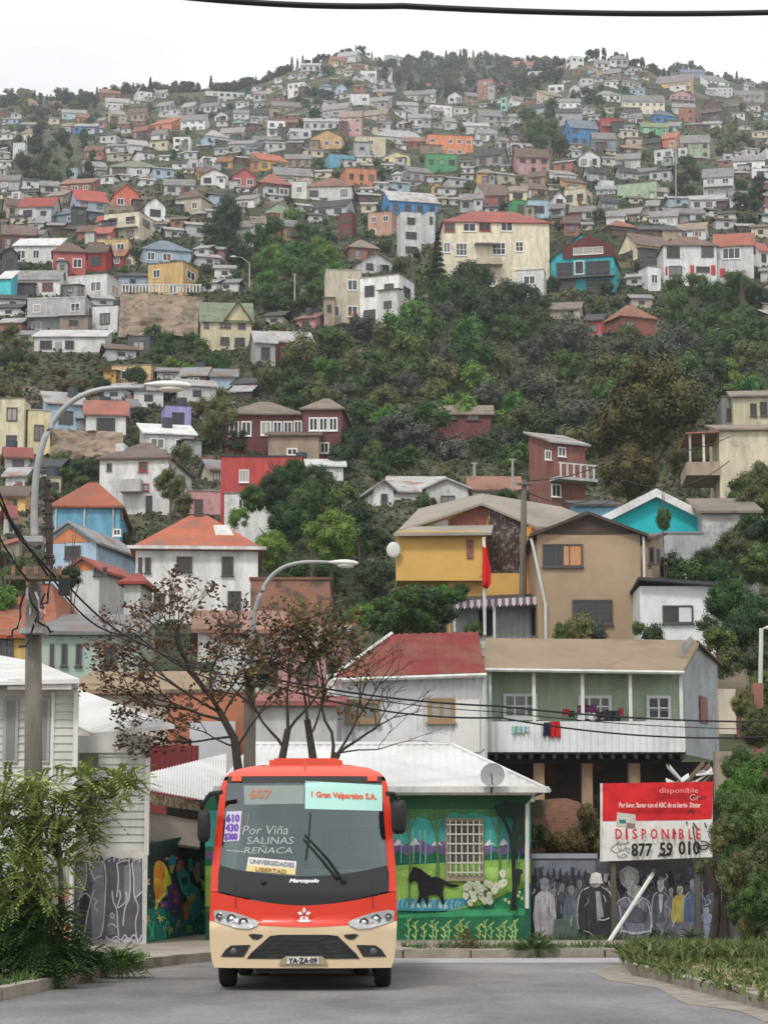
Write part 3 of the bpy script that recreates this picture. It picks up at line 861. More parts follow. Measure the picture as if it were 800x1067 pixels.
# white houses mid valley
h = hh('H', (332,290,445,425), 'white', 'tin', 'gy', [(405,340,425,362,dict(fr='d')),(405,368,425,388,dict(fr='d'))], 'white house with a gable end and two dark windows beside a palm stump', 'the white gable house', yaw=R(14), Y=178, rf=.25, dep=8)
h = hh('H', (430,290,600,375), 'white', 'tin', 'gx', [(475,355,500,380,dict(fr='d'))], 'low white house with a long weathered tin roof', None, Y=182, yaw=0, rf=.5, dep=9)
h = hh('H', (543,295,680,380), 'white', 'tin', 'gy', [(590,345,634,367)], 'bright white gabled house with one dark square window', 'the bright white gable', Y=176, yaw=R(-3), rf=.32, ws='d')
h = hh('H', (680,290,830,372), 'offwhite', 'rust', 'gx', [], 'low off-white house with rusty roof behind the yellow house', None, Y=186, yaw=0, rf=.4)
h = hh('H', (560,70,745,180), 'darkred', 'tan', 'gx', [(600,90,640,110),(670,92,710,112)], 'half-hidden brown house with a tan roof among the woods', None, yaw=0, rf=.2)
# red balcony house
h = hh('I', (68,162,240,382), 'brickred', 'tin', 'sb', [(110,205,130,235),(150,195,175,225,dict(fr='w')),(130,310,160,350)], 'red house with a white balcony rail beside the enormous tree', 'the red balcony house', yaw=R(28), rf=.1, ws='w', Y=160)
r = h['root']; a, b = h['w']/2, h['dep']/2; z = h['H']*.45
mb = MB(); mb.box(-a-.2,a+.2,-b-1.3,-b-.02,z-.2,z); mb.build('balcony_floor', wallmat('offwhite'), r, local=True)
mb = MB(); mb.box(-a-.2,a+.2,-b-1.3,-b-1.22,z+.9,z+1.0); k = -a-.1
while k < a+.2: mb.box(k,k+.12,-b-1.3,-b-1.22,z,z+.9); k += .55
mb.build('balcony_rail', wallmat('white'), r, local=True)
h = hh('I', (640,130,830,310), 'cream', 'tan', 'sb', [], 'cream rendered house with a small porch at the right edge', 'the cream porch house', yaw=R(-3), Y=150, rf=.08, dep=7)
r = h['root']; a, b = h['w']/2, h['dep']/2
mb = MB(); mb.slab([(-a-2.2,-b-.3,h['H']-.1),(-a,-b-.3,h['H']-.02),(-a,b-2,h['H']-.02),(-a-2.2,b-2,h['H']-.1)], .1); mb.build('porch_roof', roofmat('rust'), r, local=True)
mb = MB(); mb.box(-a-2.2,-a-.02,-b-.3,b-2,h['H']*.42-.9,h['H']*.42-.01); mb.build('porch_floor', wallmat('tan'), r, local=True)
for x in (-a-2, -a-1.1):
    mb = MB(); mb.box(x,x+.14,-b-.1,-b+.05,h['H']*.42,h['H']-.2); mb.build('porch_post', wallmat('offwhite'), r, local=True)
h = hh('I', (690,25,830,150), 'lightyellow', 'tan', 'sb', [(745,60,765,100),(775,55,798,100)], 'light yellow upper house over the cream porch house', None, yaw=R(-6), Y=165, rf=.12, ws='d')
h = hh('I', (655,40,715,150), 'grey', 'grey', 'flat', [(672,75,690,110)], 'narrow grey house squeezed between the big tree and a yellow one', None, yaw=0, Y=168)
# retaining wall of rock on the left
mb = MB(); y0_ = hit(*P('D', 500, 385)); a0 = W(*P('D', 365, 390), y0_-2); a1 = W(*P('D', 628, 385), y0_-2); b0 = W(*P('D', 372, 250), y0_+4); b1 = W(*P('D', 622, 265), y0_+4)
n, mm = 34, 14; i0 = 0
for j in range(mm+1):
    for i in range(n+1):
        p = a0.lerp(a1, i/n).lerp(b0.lerp(b1, i/n), j/mm); q = noise.noise(p*.35)*1.1+noise.noise(p*1.1)*.45; mb.v.append(p+Vector((0,-q,0)))
for j in range(mm):
    for i in range(n):
        k = j*(n+1)+i; mb.f.append((k,k+1,k+n+2,k+n+1)); mb.mi.append(0)
rt_ = thing('retaining_wall', 'rough brown rock retaining wall under a pale balustrade', 'retaining wall', a0); LAND.append(('the rock retaining wall', 167, 322))
mb.build('rock_face', pmat('rock_wall', (.27,.2,.15), .95, .45, .5, col2=(.12,.11,.07), thr=.55), rt_)
mb = MB(); mb.box(b0.x,b1.x,b0.y-.1,b0.y+.15,b0.z+.9,b0.z+1.05)
for i in range(24):
    x = lerp(b0.x,b1.x,(i+.5)/24); mb.box(x-.09,x+.09,b0.y-.07,b0.y+.1,b0.z,b0.z+.9)
mb.build('balustrade', wallmat('offwhite'), rt_); occ(*P('D',370,250,625,385))
mb = MB(); y0_ = hit(*P('G', 270, 225)); a0 = W(*P('G', 155, 230), y0_-2); a1 = W(*P('G', 385, 225), y0_-2); b0 = W(*P('G', 160, 140), y0_+3); b1 = W(*P('G', 380, 150), y0_+3)
for j in range(mm+1):
    for i in range(n+1):
        p = a0.lerp(a1, i/n).lerp(b0.lerp(b1, i/n), j/mm); q = noise.noise(p*.5)*1.0+noise.noise(p*1.6)*.4; mb.v.append(p+Vector((0,-q,0)))
for j in range(mm):
    for i in range(n):
        k = j*(n+1)+i; mb.f.append((k,k+1,k+n+2,k+n+1)); mb.mi.append(0)
solo(mb, 'retaining_wall', pmat('rock_wall', (.27,.2,.15)), 'crumbling brown stone wall below the white house with orange roof', 'retaining wall'); occ(*P('G',155,140,385,225))
# ------------------------------------------------------------ trees
LM = dict(
 dark=leafmat('leaf_dark', (0.014,0.028,0.012), (0.050,0.080,0.033)),
 mid=leafmat('leaf_mid', (0.019,0.044,0.012), (0.086,0.145,0.037)),
 bright=leafmat('leaf_bright', (0.030,0.083,0.014), (0.138,0.248,0.041)),
 olive=leafmat('leaf_olive', (0.041,0.050,0.019), (0.166,0.172,0.062)),
 rustgreen=leafmat('leaf_rustgreen', (0.025,0.028,0.012), (0.172,0.131,0.048)),
 grey=leafmat('leaf_grey', (0.034,0.044,0.033), (0.097,0.110,0.080)),
 brown=leafmat('leaf_brown', (0.048,0.030,0.021), (0.152,0.083,0.048), hue=.005),
 autumn=leafmat('leaf_autumn', (0.110,0.083,0.028), (0.276,0.124,0.048), hue=.005),
 young=leafmat('leaf_young', (.09,.13,.03), (.27,.34,.09), hue=.008))
bark = pmat('bark', (.11,.085,.065), .95, .4, 3, bump=.5)
def crown_mesh(seed, lobes, leaves, size, shape=(1,1,1), lr=(.28,.45), flat=1.0, core=True):
    r = random.Random(seed); b = MB(); cs = []
    for i in range(lobes):
        while True:
            p = Vector((r.uniform(-1,1), r.uniform(-1,1), r.uniform(-1,1)))
            if p.length < 1: break
        p = p.normalized()*(p.length**.5)*.72
        cs.append((Vector((p.x*shape[0], p.y*shape[1], p.z*shape[2])), r.uniform(*lr)))
    for c, lrad in cs:
        k = int(leaves/lobes)
        for _ in range(k):
            d = Vector((r.gauss(0,1), r.gauss(0,1), r.gauss(.25,1))).normalized()
            rr = lrad*(r.uniform(.75, 1.12) if r.random() < .85 else r.uniform(1.1,1.4))
            p = c+Vector((d.x, d.y, d.z*flat))*rr
            n = (d+Vector((r.uniform(-.8,.8), r.uniform(-.8,.8), r.uniform(-.6,.9)))).normalized()
            t = n.cross(Vector((r.uniform(-1,1), r.uniform(-1,1), r.uniform(-1,1)))).normalized(); u = n.cross(t)
            s = size*r.uniform(.6,1.3)
            b.face([p-t*s-u*s*.35, p+t*s*.2-u*s*.6, p+t*s, p+u*s*.6])
        if core:
            i0 = len(b.v); b.sphere(c, lrad*.6, lrad*.6, lrad*.6*flat, 7, 5)
            for q in range(i0, len(b.v)): b.v[q] = b.v[q]+Vector((r.uniform(-1,1), r.uniform(-1,1), r.uniform(-1,1)))*lrad*.14
    return b
def conifer_mesh(seed, leaves, size, layered=False):
    r = random.Random(seed); b = MB()
    for i in range(leaves):
        z = r.random()**.8*2-1 if not layered else (round(r.random()*9)/9)**.9*2-1+r.uniform(-.05,.05)
        rad = (1-z)/2*.62*(.35+.65*r.random())+.03; th = r.uniform(0, 6.283)
        p = Vector((math.cos(th)*rad, math.sin(th)*rad, z-.15*rad))
        d = Vector((math.cos(th), math.sin(th), -.3)); n = (Vector((0,0,1))+Vector((r.uniform(-.6,.6), r.uniform(-.6,.6), 0))).normalized(); t = d; u = n.cross(t).normalized(); s = size*r.uniform(.6,1.3)
        b.face([p-t*s, p-u*s*.4, p+t*s, p+u*s*.4+n*s*.2])
    return b
def trunk_mesh(seed, limbs=5, r0=.07):
    r = random.Random(seed); b = MB()
    b.tube([(0,0,-1.35),(0.03,0,-.6),(-.02,.03,0),(0,0,.4)], [r0,r0*.8,r0*.55,r0*.25], 6)
    for i in range(limbs):
        th = r.uniform(0,6.28); z = r.uniform(-.7,.1); q = r.uniform(.4,.7)
        b.tube([(0,0,z),(math.cos(th)*q*.5,math.sin(th)*q*.5,z+q*.5),(math.cos(th)*q,math.sin(th)*q,z+q*.75)], [r0*.5,r0*.35,r0*.12], 5)
    return b
CM = {}
def cm(kind, i):
    k = (kind, i)
    if k not in CM:
        if kind == 'far': b = crown_mesh(100+i, 9, 420, .15, (1,1,.9))
        elif kind == 'mid': b = crown_mesh(200+i, 20, 2600, .06, (1,1,.92), (.22,.42))
        elif kind == 'big': b = crown_mesh(300+i, 46, 12000, .032, (1,1,.95), (.16,.3))
        elif kind == 'tall': b = crown_mesh(400+i, 16, 1300, .085, (.5,.5,1.1), (.18,.3))
        elif kind == 'con': b = conifer_mesh(500+i, 700, .1)
        elif kind == 'arau': b = conifer_mesh(600+i, 1500, .12, True)
        elif kind == 'bush': b = crown_mesh(700+i, 18, 2400, .06, (1,1,.6), (.25,.4))
        CM[k] = b.mesh('crown', LM['dark'])
    return CM[k]
TMS = [trunk_mesh(i).mesh('trunk', bark) for i in range(4)]
NTREE = 0
TREES = []
def tree(px, py, rpx, kind='mid', leaf='mid', Y=None, label=None, words=None, name='tree', cat='tree', group=None, stretch=1.0, wide=1.0, base=None, trunk=True, land=None, rz=None):
    """crown centred at photo px,py with radius rpx; stands on the slope below it"""
    global NTREE; NTREE += 1
    if Y is None: Y = hit(px, py+rpx*(1.05*stretch if base is None else base))
    if Y is None: return None
    m = mpp(Y, py); c = W(px, py, Y); g = zt(c.x, c.y); rr = rpx*m
    loc = Vector((c.x, c.y, max(g-.4, c.z-1.35*rr*stretch*1.2)))
    t = thing(name, label, cat, (c.x, c.y, g-.1), 0, group)
    i = rnd.randrange({'far':5,'mid':5,'big':2,'tall':3,'con':3,'arau':1,'bush':3}[kind])
    for nm, me in ((('trunk', TMS[rnd.randrange(4)]) if trunk else (None, None)), ('crown', cm(kind, i))):
        if nm is None: continue
        o = bpy.data.objects.new(nm, me); COL.objects.link(o); o.parent = t
        o.location = (0,0,c.z-g+.1); o.scale = (rr*wide, rr*wide, rr*stretch); o.rotation_euler = (0,0,rnd.uniform(0,6.28) if rz is None else rz)
        if nm == 'trunk':   # reaches the ground
            o.scale = (rr, rr, max(rr*stretch, (c.z-g+.5)/1.3)); 
        if nm == 'crown': o.material_slots[0].link = 'OBJECT'; o.material_slots[0].material = LM[leaf]
    if label is None: autolabel(t, words or {'dark':'dark','mid':'green','bright':'bright green','olive':'olive green','rustgreen':'brownish green','grey':'grey-green','brown':'brown-leaved','autumn':'reddish'}[leaf]+{'con':' conifer','tall':' slender tree','bush':' shrub','arau':' conifer'}.get(kind, ' tree'), cat, px, py, group)
    if land: LAND.append((land, px, py))
    TREES.append((rpx*rpx*wide*stretch, t, label is not None or bool(land), name))
    return t
GW = 'trees on the hillside'
def scatter(poly, n, r0, r1, kinds, leaves, sep=.8, group=GW, seed=1, occl=True):
    r = random.Random(seed); xs = [p[0] for p in poly]; ys = [p[1] for p in poly]; pts = []; tries = 0
    def inside(x, y):
        c = False; j = len(poly)-1
        for i in range(len(poly)):
            if (poly[i][1] > y) != (poly[j][1] > y) and x < (poly[j][0]-poly[i][0])*(y-poly[i][1])/(poly[j][1]-poly[i][1])+poly[i][0]: c = not c
            j = i
        return c
    while len(pts) < n and tries < n*60:
        tries += 1; x, y = r.uniform(min(xs), max(xs)), r.uniform(min(ys), max(ys))
        if not inside(x, y): continue
        q = r.uniform(r0, r1)
        if any((x-a)**2+(y-b)**2 < (sep*(q+c)/2*1.3)**2 for a, b, c in pts): continue
        pts.append((x, y, q))
    pts.sort(key=lambda p: p[1])
    for x, y, q in pts:
        tree(x, y, q, r.choice(kinds), r.choice(leaves), group=group, stretch=r.uniform(.85,1.15))
        OCC.append((x-q*.8, y-q*.8, x+q*.8, y+q*.8))
# ridge line
r_ = random.Random(5); x = -6
while x < 806:
    fr = interp(RIDGE, x); bk = interp(BACK, x); y = min(fr, bk); q = r_.uniform(5,9.5) if x < 300 or x > 690 else r_.uniform(4,7.5)
    if 340 < x < 385: q = r_.uniform(3.5,6)
    kd = r_.choice(['far','far','far','tall','mid','con','far'])
    Y_ = (1085 if fr <= bk else 1440)-r_.uniform(0,14); X_ = ray(x,y).x/ray(x,y).y*Y_; y = min(to_px((X_,Y_,zt(X_,Y_)))[1], to_px((X_,1450,zt(X_,1450)))[1] if fr > bk else 999)
    tree(x, y-q*.45+r_.uniform(-1,1.5), q, 'far' if kd == 'mid' else kd, r_.choice(['dark','dark','grey']), Y=Y_, group='trees on the ridge', stretch=1.5 if kd in ('con','tall') else 1.0)
    x += r_.uniform(3.5,7.5)
# wooded upper flanks
scatter([(396,64),(560,64),(590,72),(575,84),(520,94),(470,98),(425,94),(398,80)], 95, 5, 9, ['far','tall'], ['dark','grey'], seed=2, sep=.45)
scatter([(0,92),(60,95),(100,100),(90,118),(40,122),(0,112)], 14, 5, 10, ['far'], ['grey','dark','olive'], seed=3)
scatter([(18,145),(55,132),(100,140),(108,165),(90,188),(50,190),(20,178)], 14, 8, 14, ['mid','tall'], ['dark'], seed=4)
tree(327,120,9,'mid','dark',group=GW,stretch=1.1); tree(316,128,6,'far','dark',group=GW)
scatter([(545,118),(580,108),(592,135),(585,160),(560,160),(545,140)], 8, 8, 13, ['mid'], ['dark','mid'], seed=6)
scatter([(708,170),(725,162),(732,190),(725,208),(708,206)], 5, 8, 11, ['mid','tall'], ['dark'], seed=7)
scatter([(740,130),(800,132),(800,160),(745,150)], 7, 6, 9, ['far'], ['mid','olive'], seed=8)
scatter([(770,190),(800,180),(800,235),(768,232)], 6, 8, 12, ['mid'], ['dark'], seed=9)
scatter([(595,88),(640,95),(620,108),(592,100)], 5, 5, 8, ['far'], ['dark'], seed=10)
scatter([(300,105),(345,70),(352,95),(330,110)], 5, 5, 7, ['far'], ['dark','grey'], seed=12)
tree(236,228,20,'big','dark',group=GW,stretch=1.5,wide=.95,label='tall very dark tree rising beside the white tower house',land='the tall very dark tree')
tree(222,245,15,'mid','dark',group=GW,stretch=1.2); tree(246,262,14,'mid','dark',group=GW,stretch=1.3)
scatter([(255,238),(300,225),(345,240),(350,285),(320,325),(270,318),(252,280)], 22, 11, 18, ['mid'], ['mid','dark','mid','bright'], seed=13)
scatter([(90,262),(150,262),(150,278),(100,275)], 4, 6, 9, ['bush'], ['dark'], seed=14)
scatter([(150,345),(205,350),(240,372),(200,392),(158,378)], 9, 9, 14, ['mid'], ['mid','bright','mid'], seed=15)
scatter([(0,330),(30,345),(55,400),(0,415)], 8, 8, 12, ['bush','mid'], ['olive','dark'], seed=16)
scatter([(60,375),(125,380),(150,400),(60,408)], 8, 7, 11, ['bush'], ['dark','rustgreen'], seed=17)
# the woods
scatter([(345,345),(420,330),(470,300),(520,300),(545,340),(700,350),(790,370),(798,420),(700,440),(600,470),(500,470),(400,440),(300,420),(265,400),(300,370)], 74, 15, 27, ['mid'], ['mid','mid','dark','bright','olive','grey'], seed=18, sep=.62)
scatter([(470,290),(500,280),(540,300),(575,330),(540,345),(480,330)], 10, 15, 22, ['mid'], ['dark'], seed=19, sep=.7)
tree(456,268,17,'arau','dark',Y=hit(456,300),label='black-green tiered conifer in front of the big cream building',stretch=1.55,land='the tiered conifer')
tree(418,462,42,'big','grey',Y=205,label='huge dark grey-green rounded tree above the white gable houses',stretch=.85,wide=1.15,land='the huge grey-green tree')
tree(370,470,30,'big','dark',Y=204); tree(465,480,30,'mid','grey',Y=203)
tree(505,470,24,'mid','dark',Y=206); tree(535,475,22,'mid','mid',Y=200); tree(560,440,24,'mid','mid',Y=215)
tree(678,425,62,'big','rustgreen',Y=172,label='enormous brownish green tree crown right of the woods',stretch=1.05,wide=1.05,land='the enormous brownish tree')
tree(655,495,36,'big','rustgreen',Y=168); tree(715,480,30,'big','rustgreen',Y=166); tree(640,455,30,'mid','rustgreen',Y=174)
scatter([(690,300),(730,285),(800,290),(800,370),(720,360),(690,335)], 16, 13, 20, ['mid'], ['mid','dark','mid'], seed=20)
scatter([(560,270),(640,290),(650,300),(600,305),(560,300)], 6, 7, 11, ['bush','mid'], ['dark','mid'], seed=21)
tree(230,438,26,'big','olive',label='olive-yellow tree standing beside the dark red timber house',stretch=1.15,land='the olive-yellow tree'); tree(214,425,14,'mid','rustgreen'); tree(246,458,14,'mid','dark')
tree(178,505,20,'big','olive',Y=150,label='rounded olive tree in front of the white mansion',land='the rounded olive tree'); tree(192,525,13,'mid','olive',Y=146)
scatter([(55,475),(95,478),(100,505),(60,500)], 5, 9, 13, ['bush'], ['dark','mid'], seed=22)
scatter([(85,570),(125,560),(130,585),(90,590)], 4, 8, 12, ['mid'], ['mid'], seed=23)
tree(290,505,22,'big','dark',Y=158); tree(325,525,28,'big','mid',Y=150); tree(375,545,22,'mid','dark',Y=152); tree(300,545,28,'big','mid',Y=142)
tree(345,560,34,'big','bright',Y=138,label='bright green leafy tree behind the lower street lamp head',land='the leafy bright tree behind the lower lamp'); tree(285,575,26,'big','bright',Y=136); tree(310,600,24,'mid','mid',Y=130)
tree(385,600,22,'mid','dark',Y=128); tree(262,520,18,'big','mid',Y=150,trunk=False); tree(285,515,26,'big','dark',Y=152,trunk=False); tree(305,495,20,'big','mid',Y=157,trunk=False); tree(330,505,24,'big','dark',Y=156,trunk=False); tree(355,520,22,'mid','mid',Y=154,trunk=False); tree(248,540,14,'mid','bright',Y=140,trunk=False)
for (a_, b_, c_, k_) in ((378,640,16,'bright'),(400,632,15,'mid'),(425,640,17,'mid'),(438,622,18,'dark'),(460,618,13,'bright'),(480,614,9,'mid'),(355,650,13,'olive'),(410,655,16,'dark'),(425,622,18,'mid'),(450,630,19,'dark'),(475,622,12,'mid'),(395,650,18,'mid'),(440,648,18,'mid'),(462,640,15,'dark')):
    tree(a_, b_, c_, 'bush', k_, Y=104+rnd.uniform(-3,3), name='shrub', cat='shrub', trunk=False, stretch=1.1, wide=1.15)
for (a_, b_, c_, k_, y_) in ((700,590,17,'dark',113),(715,600,20,'mid',111),(735,592,24,'dark',113),(752,602,22,'mid',110),(765,575,26,'olive',117),(795,590,28,'mid',115),(785,555,24,'mid',119),(785,525,24,'olive',124),(800,560,24,'dark',118),(760,630,30,'mid',98),(735,652,14,'dark',97),(790,650,32,'mid',94),(770,665,26,'dark',92),(748,668,18,'mid',90),(790,500,22,'olive',130),(765,510,14,'mid',131),(795,690,24,'dark',88),(760,690,18,'olive',86)):
    tree(a_, b_, c_, 'big' if c_ > 20 else 'mid', k_, Y=y_, trunk=False, wide=1.1)
tree(691,540,9,'mid','mid',Y=108,stretch=1.7,label='slim young tree against the turquoise wall')
for (a_, b_, c_, k_, y_) in ((20,600,22,'mid',98),(5,625,18,'bright',96),(45,590,18,'olive',100),(0,580,15,'dark',105),(75,600,15,'dark',100)):
    tree(a_, b_, c_, 'big' if c_ > 20 else 'mid', k_, Y=y_)
# planting between the tan house and the green one
for (a_, b_, c_, k_) in ((604,655,17,'olive'),(622,660,13,'grey'),(586,660,12,'mid'),(680,662,13,'dark'),(492,656,10,'mid'),(665,655,8,'mid')):
    tree(a_, b_, c_, 'bush', k_, Y=96, name='shrub', cat='shrub', trunk=False, stretch=1.5)
# loose scrub and small trees on the left and middle slopes
scatter([(0,330),(60,330),(150,395),(230,420),(225,470),(130,500),(0,470)], 12, 8, 14, ['mid','bush'], ['dark','mid','olive','dark'], seed=51, sep=.8)
scatter([(265,330),(335,350),(330,420),(260,400)], 10, 10, 16, ['mid'], ['dark','mid'], seed=52)
scatter([(345,470),(560,478),(640,500),(620,525),(420,525),(345,500)], 12, 10, 17, ['mid'], ['dark','mid','olive'], seed=53)
scatter([(0,480),(120,480),(135,540),(60,560),(0,540)], 9, 8, 13, ['mid','bush'], ['dark','mid'], seed=54)
scatter([(330,540),(415,560),(412,620),(340,620)], 8, 13, 20, ['big'], ['dark','mid'], seed=55)
scatter([(95,230),(180,240),(240,290),(120,262)], 8, 6, 9, ['mid'], ['dark'], seed=56)
# palm
def palm(px, py, rpx, Y, label):
    m = mpp(Y, py); c = W(px, py, Y); g = zt(c.x, c.y); t = thing('palm_tree', label, 'palm', (c.x, c.y, g))
    b = MB(); b.tube([(c.x,c.y,g-.3),(c.x+.1,c.y,(g+c.z)/2),(c.x,c.y,c.z)], [.4,.3,.28], 8); b.build('trunk', bark, t)
    b = MB(); rr = rpx*m
    for i in range(26):
        th = 6.283*i/26*1.9; up = rnd.uniform(-.2,.9); pts = []
        for k in range(9):
            s = k/8; pts.append(c+Vector((math.cos(th)*rr*s, math.sin(th)*rr*s, rr*(up*s-1.1*s*s*(.6+.4*up)))))
        for k in range(8):
            p, q = pts[k], pts[k+1]; d = (q-p).normalized(); sdv = d.cross(Vector((0,0,1))).normalized(); l = rr*.22*(1-abs(k/8-.4))
            for s in (-1,1):
                for z in (0,.5): o = p.lerp(q, z); b.face([o, o+d*l*.25, o+sdv*s*l+Vector((0,0,-l*.5))+d*l*.3])
    b.build('crown', LM['mid'], t)
palm(772,288,24,hit(772,330) or 300,'drooping palm tree beside the red-shuttered white house')
# undergrowth over the slopes
b = MB(); r_ = random.Random(77)
n = 0
while n < 26000:
    px, py = r_.uniform(-30,830), r_.triangular(60,720,330); Y = hitc(px, py); Y = Y and Y*r_.uniform(.985,1.015)
    n += 1
    if Y is None or Y < 80 or Y > 1200: continue
    c = W(px, py, Y); c.z = zt(c.x, Y); s = mpp(Y)*r_.uniform(.8,2.0)+.1
    for _ in range(5):
        d = Vector((r_.uniform(-1,1), r_.uniform(-1,1), r_.uniform(-.1,1)))*s*1.4; nn = Vector((r_.uniform(-1,1), r_.uniform(-1.2,.3), r_.uniform(0,1))).normalized()
        t = nn.cross(Vector((r_.uniform(-1,1),0,1))).normalized(); u = nn.cross(t); p = c+d
        b.face([p-t*s-u*s*.4, p+t*s*.3-u*s*.7, p+t*s, p+u*s*.7])
o = b.build('undergrowth', leafmat('leaf_under', (.014,.022,.01), (.075,.08,.034))); o['kind'] = 'stuff'; o['label'] = 'low scrub and weeds covering the slopes between houses'; o['category'] = 'undergrowth'
# ------------------------------------------------------------ small houses filling the gaps of the upper town
r_ = random.Random(42)
grid = set()
def mark(x0,y0,x1,y1):
    for i in range(int(x0//3), int(x1//3)+1):
        for j in range(int(y0//3), int(y1//3)+1): grid.add((i,j))
for (a,b_,c,d_) in OCC: mark(a+1,b_+1,c-1,d_-2)
def free(x0,y0,x1,y1):
    tot = n = 0
    for i in range(int(x0//3), int(x1//3)+1):
        for j in range(int(y0//3), int(y1//3)+1): tot += 1; n += (i,j) in grid
    return n/max(tot,1)
cols_ = ['white']*8+['offwhite']*5+['palegrey']*4+['cream']*2+['grey']*4+['tan','tan','beige','pink','paleblue','mint','brown','brown','ochre','terracotta','orange','brickred','blue','skyblue','salmon','lightyellow','turquoise']
rf_ = ['grey']*5+['tin']*4+['white','dark','brown','brown','tan','rust','bluegrey']
cand = []; tries = 0
while tries < 12000:
    tries += 1
    x = r_.uniform(-8,800); y = r_.uniform(70,345) if tries < 9500 else r_.uniform(345,500)
    top = min(interp(RIDGE,x), 120)+8
    if y < top: continue
    if 250 < y and not (x < 330 or x > 640): continue
    if y > 345 and x > 310: continue
    if y > 285 and x < 640 and r_.random() < .6: continue
    s = lerp(9, 26, (y-70)/270)*r_.uniform(.65,1.45); hgt = s*r_.uniform(.42,.75)
    if y < 128 and x < 110 and r_.random() < .85: continue
    if 740 < x and 125 < y < 162 and r_.random() < .8: continue
    if free(x,y-hgt,x+s,y) > (.36 if y < 345 else .4): continue
    cand.append((x,y-hgt,x+s,y)); mark(x+1,y-hgt+1,x+s-1,y-1)
cand.sort(key=lambda c:-(c[2]-c[0])*(c[3]-c[1]))
room = max(0, 300-len([o for o in COL.objects if o.parent is None and o.get('category') == 'house']))
for c in cand[:room]:
    house(*c, r_.choice(cols_), r_.choice(rf_), r_.choice(['gx','gx','sb','sb','flat','gy','hip']), cat='house', name='hillside_house', group='houses on the hillside')
# the rest are too many and too small to be told apart: one object
mb = MB(); mats = [wallmat(c) for c in ('white','offwhite','palegrey','cream','beige','terracotta','paleblue','brown')]+[roofmat(c) for c in ('grey','tin','brown','dark')]+[glassmat()]
for (x0,y0,x1,y1) in cand[room:]:
    Y = hit((x0+x1)/2, y1)
    if not Y: continue
    m = mpp(Y); w = (x1-x0)*m; H = (y1-y0)*m*.75; c = W((x0+x1)/2, y1, Y); wi = r_.choice([0,0,1,1,2,2,3,4,5,6,7]); ri = r_.choice([8,9,9,10,11]); dp = 5
    yw = r_.uniform(-.35,.35); ca, sa = math.cos(yw), math.sin(yw)
    k0 = len(mb.v)
    mb.box(-w/2,w/2,0,dp,-3,H,wi); mb.slab([(-w/2-.3,-.3,H+.1),(w/2+.3,-.3,H+.1),(w/2+.3,dp/2,H+1.3),(-w/2-.3,dp/2,H+1.3)],.1,ri); mb.slab([(w/2+.3,dp+.3,H+.1),(-w/2-.3,dp+.3,H+.1),(-w/2-.3,dp/2,H+1.3),(w/2+.3,dp/2,H+1.3)],.1,ri)
    nw = max(1,int(w/2.6))
    for j in range(nw):
        q = -w/2+w*(j+.5)/nw; mb.box(q-.45,q+.45,-.04,.0,H*.35,H*.35+min(1.1,H*.45),12)
    for k in range(k0,len(mb.v)): v = mb.v[k]; mb.v[k] = Vector((c.x+v.x*ca-v.y*sa, c.y+v.x*sa+v.y*ca, c.z+v.z))
if mb.v:
    o = mb.build('distant_houses', mats); o['kind'] = 'stuff'; o['label'] = 'tightly packed tiny houses filling gaps high on the hill'; o['category'] = 'houses'
print('houses', len(HOUSES), 'fill cand', len(cand), 'room', room, 'trees', NTREE)
# small trees between the houses
k = 0; tries = 0
while k < 130 and tries < 6000:
    tries += 1; x = r_.uniform(0,800); y = r_.uniform(85,345)
    if y < min(interp(RIDGE,x),120)+6: continue
    q = lerp(3.5,9,(y-85)/250)*r_.uniform(.8,1.4)
    if free(x-q,y-q,x+q,y+q*.5) > .5: continue
    mark(x-q*.7,y-q*.7,x+q*.7,y+q*.5)
    tree(x, y, q, r_.choice(['far','far','tall','far']), r_.choice(['dark','dark','mid','olive']), group='trees between the hillside houses'); k += 1
# hillside poles
def pole(px, y0, y1, label, lamp=False):
    Y = hit(px, y1) or 300; t = W(px, y0, Y); b_ = W(px, y1, Y); z = zt(b_.x, Y)
    mb = MB(); mb.tube([(b_.x,Y,z-.2),(t.x,Y,t.z)], [.16,.1], 6)
    r = thing('street_lamp' if lamp else 'utility_pole', label, 'street lamp' if lamp else 'pole', (b_.x,Y,z))
    mb.build('post', pmat('concrete_post',(.35,.34,.32),.9,.3), r)
    mb = MB()
    if lamp: mb.tube([t,(t.x-1.2,Y,t.z+.9),(t.x-2,Y,t.z+1)], [.08,.06,.05], 5); mb.build('arm', pmat('concrete_post',(.35,.34,.32)), r); mb = MB(); mb.sphere((t.x-2.4,Y,t.z+1),.5,.2,.14,8,5); mb.build('lamp_head', pmat('lamp_shell',(.6,.6,.58),.4,.1), r)
    else: mb.box(t.x-.25,t.x+.25,Y-.06,Y+.06,t.z-.12,t.z-.02); mb.build('crossarm', pmat('concrete_post',(.35,.34,.32)), r)
pole(260,274,310,'slim hillside street lamp beside the green grove above the moss-green roof',True)
pole(307,285,318,'thin pale pole standing in the green grove')
pole(704,135,215,'tall thin pole beside the bright orange shed house')
pole(387,582,622,'weathered pole among shrubs beside the yellow house')
pole(494,482,505,'short dark pole next to the bright white gable')
pole(534,478,520,'dark pole with white cap beside the red balcony house')
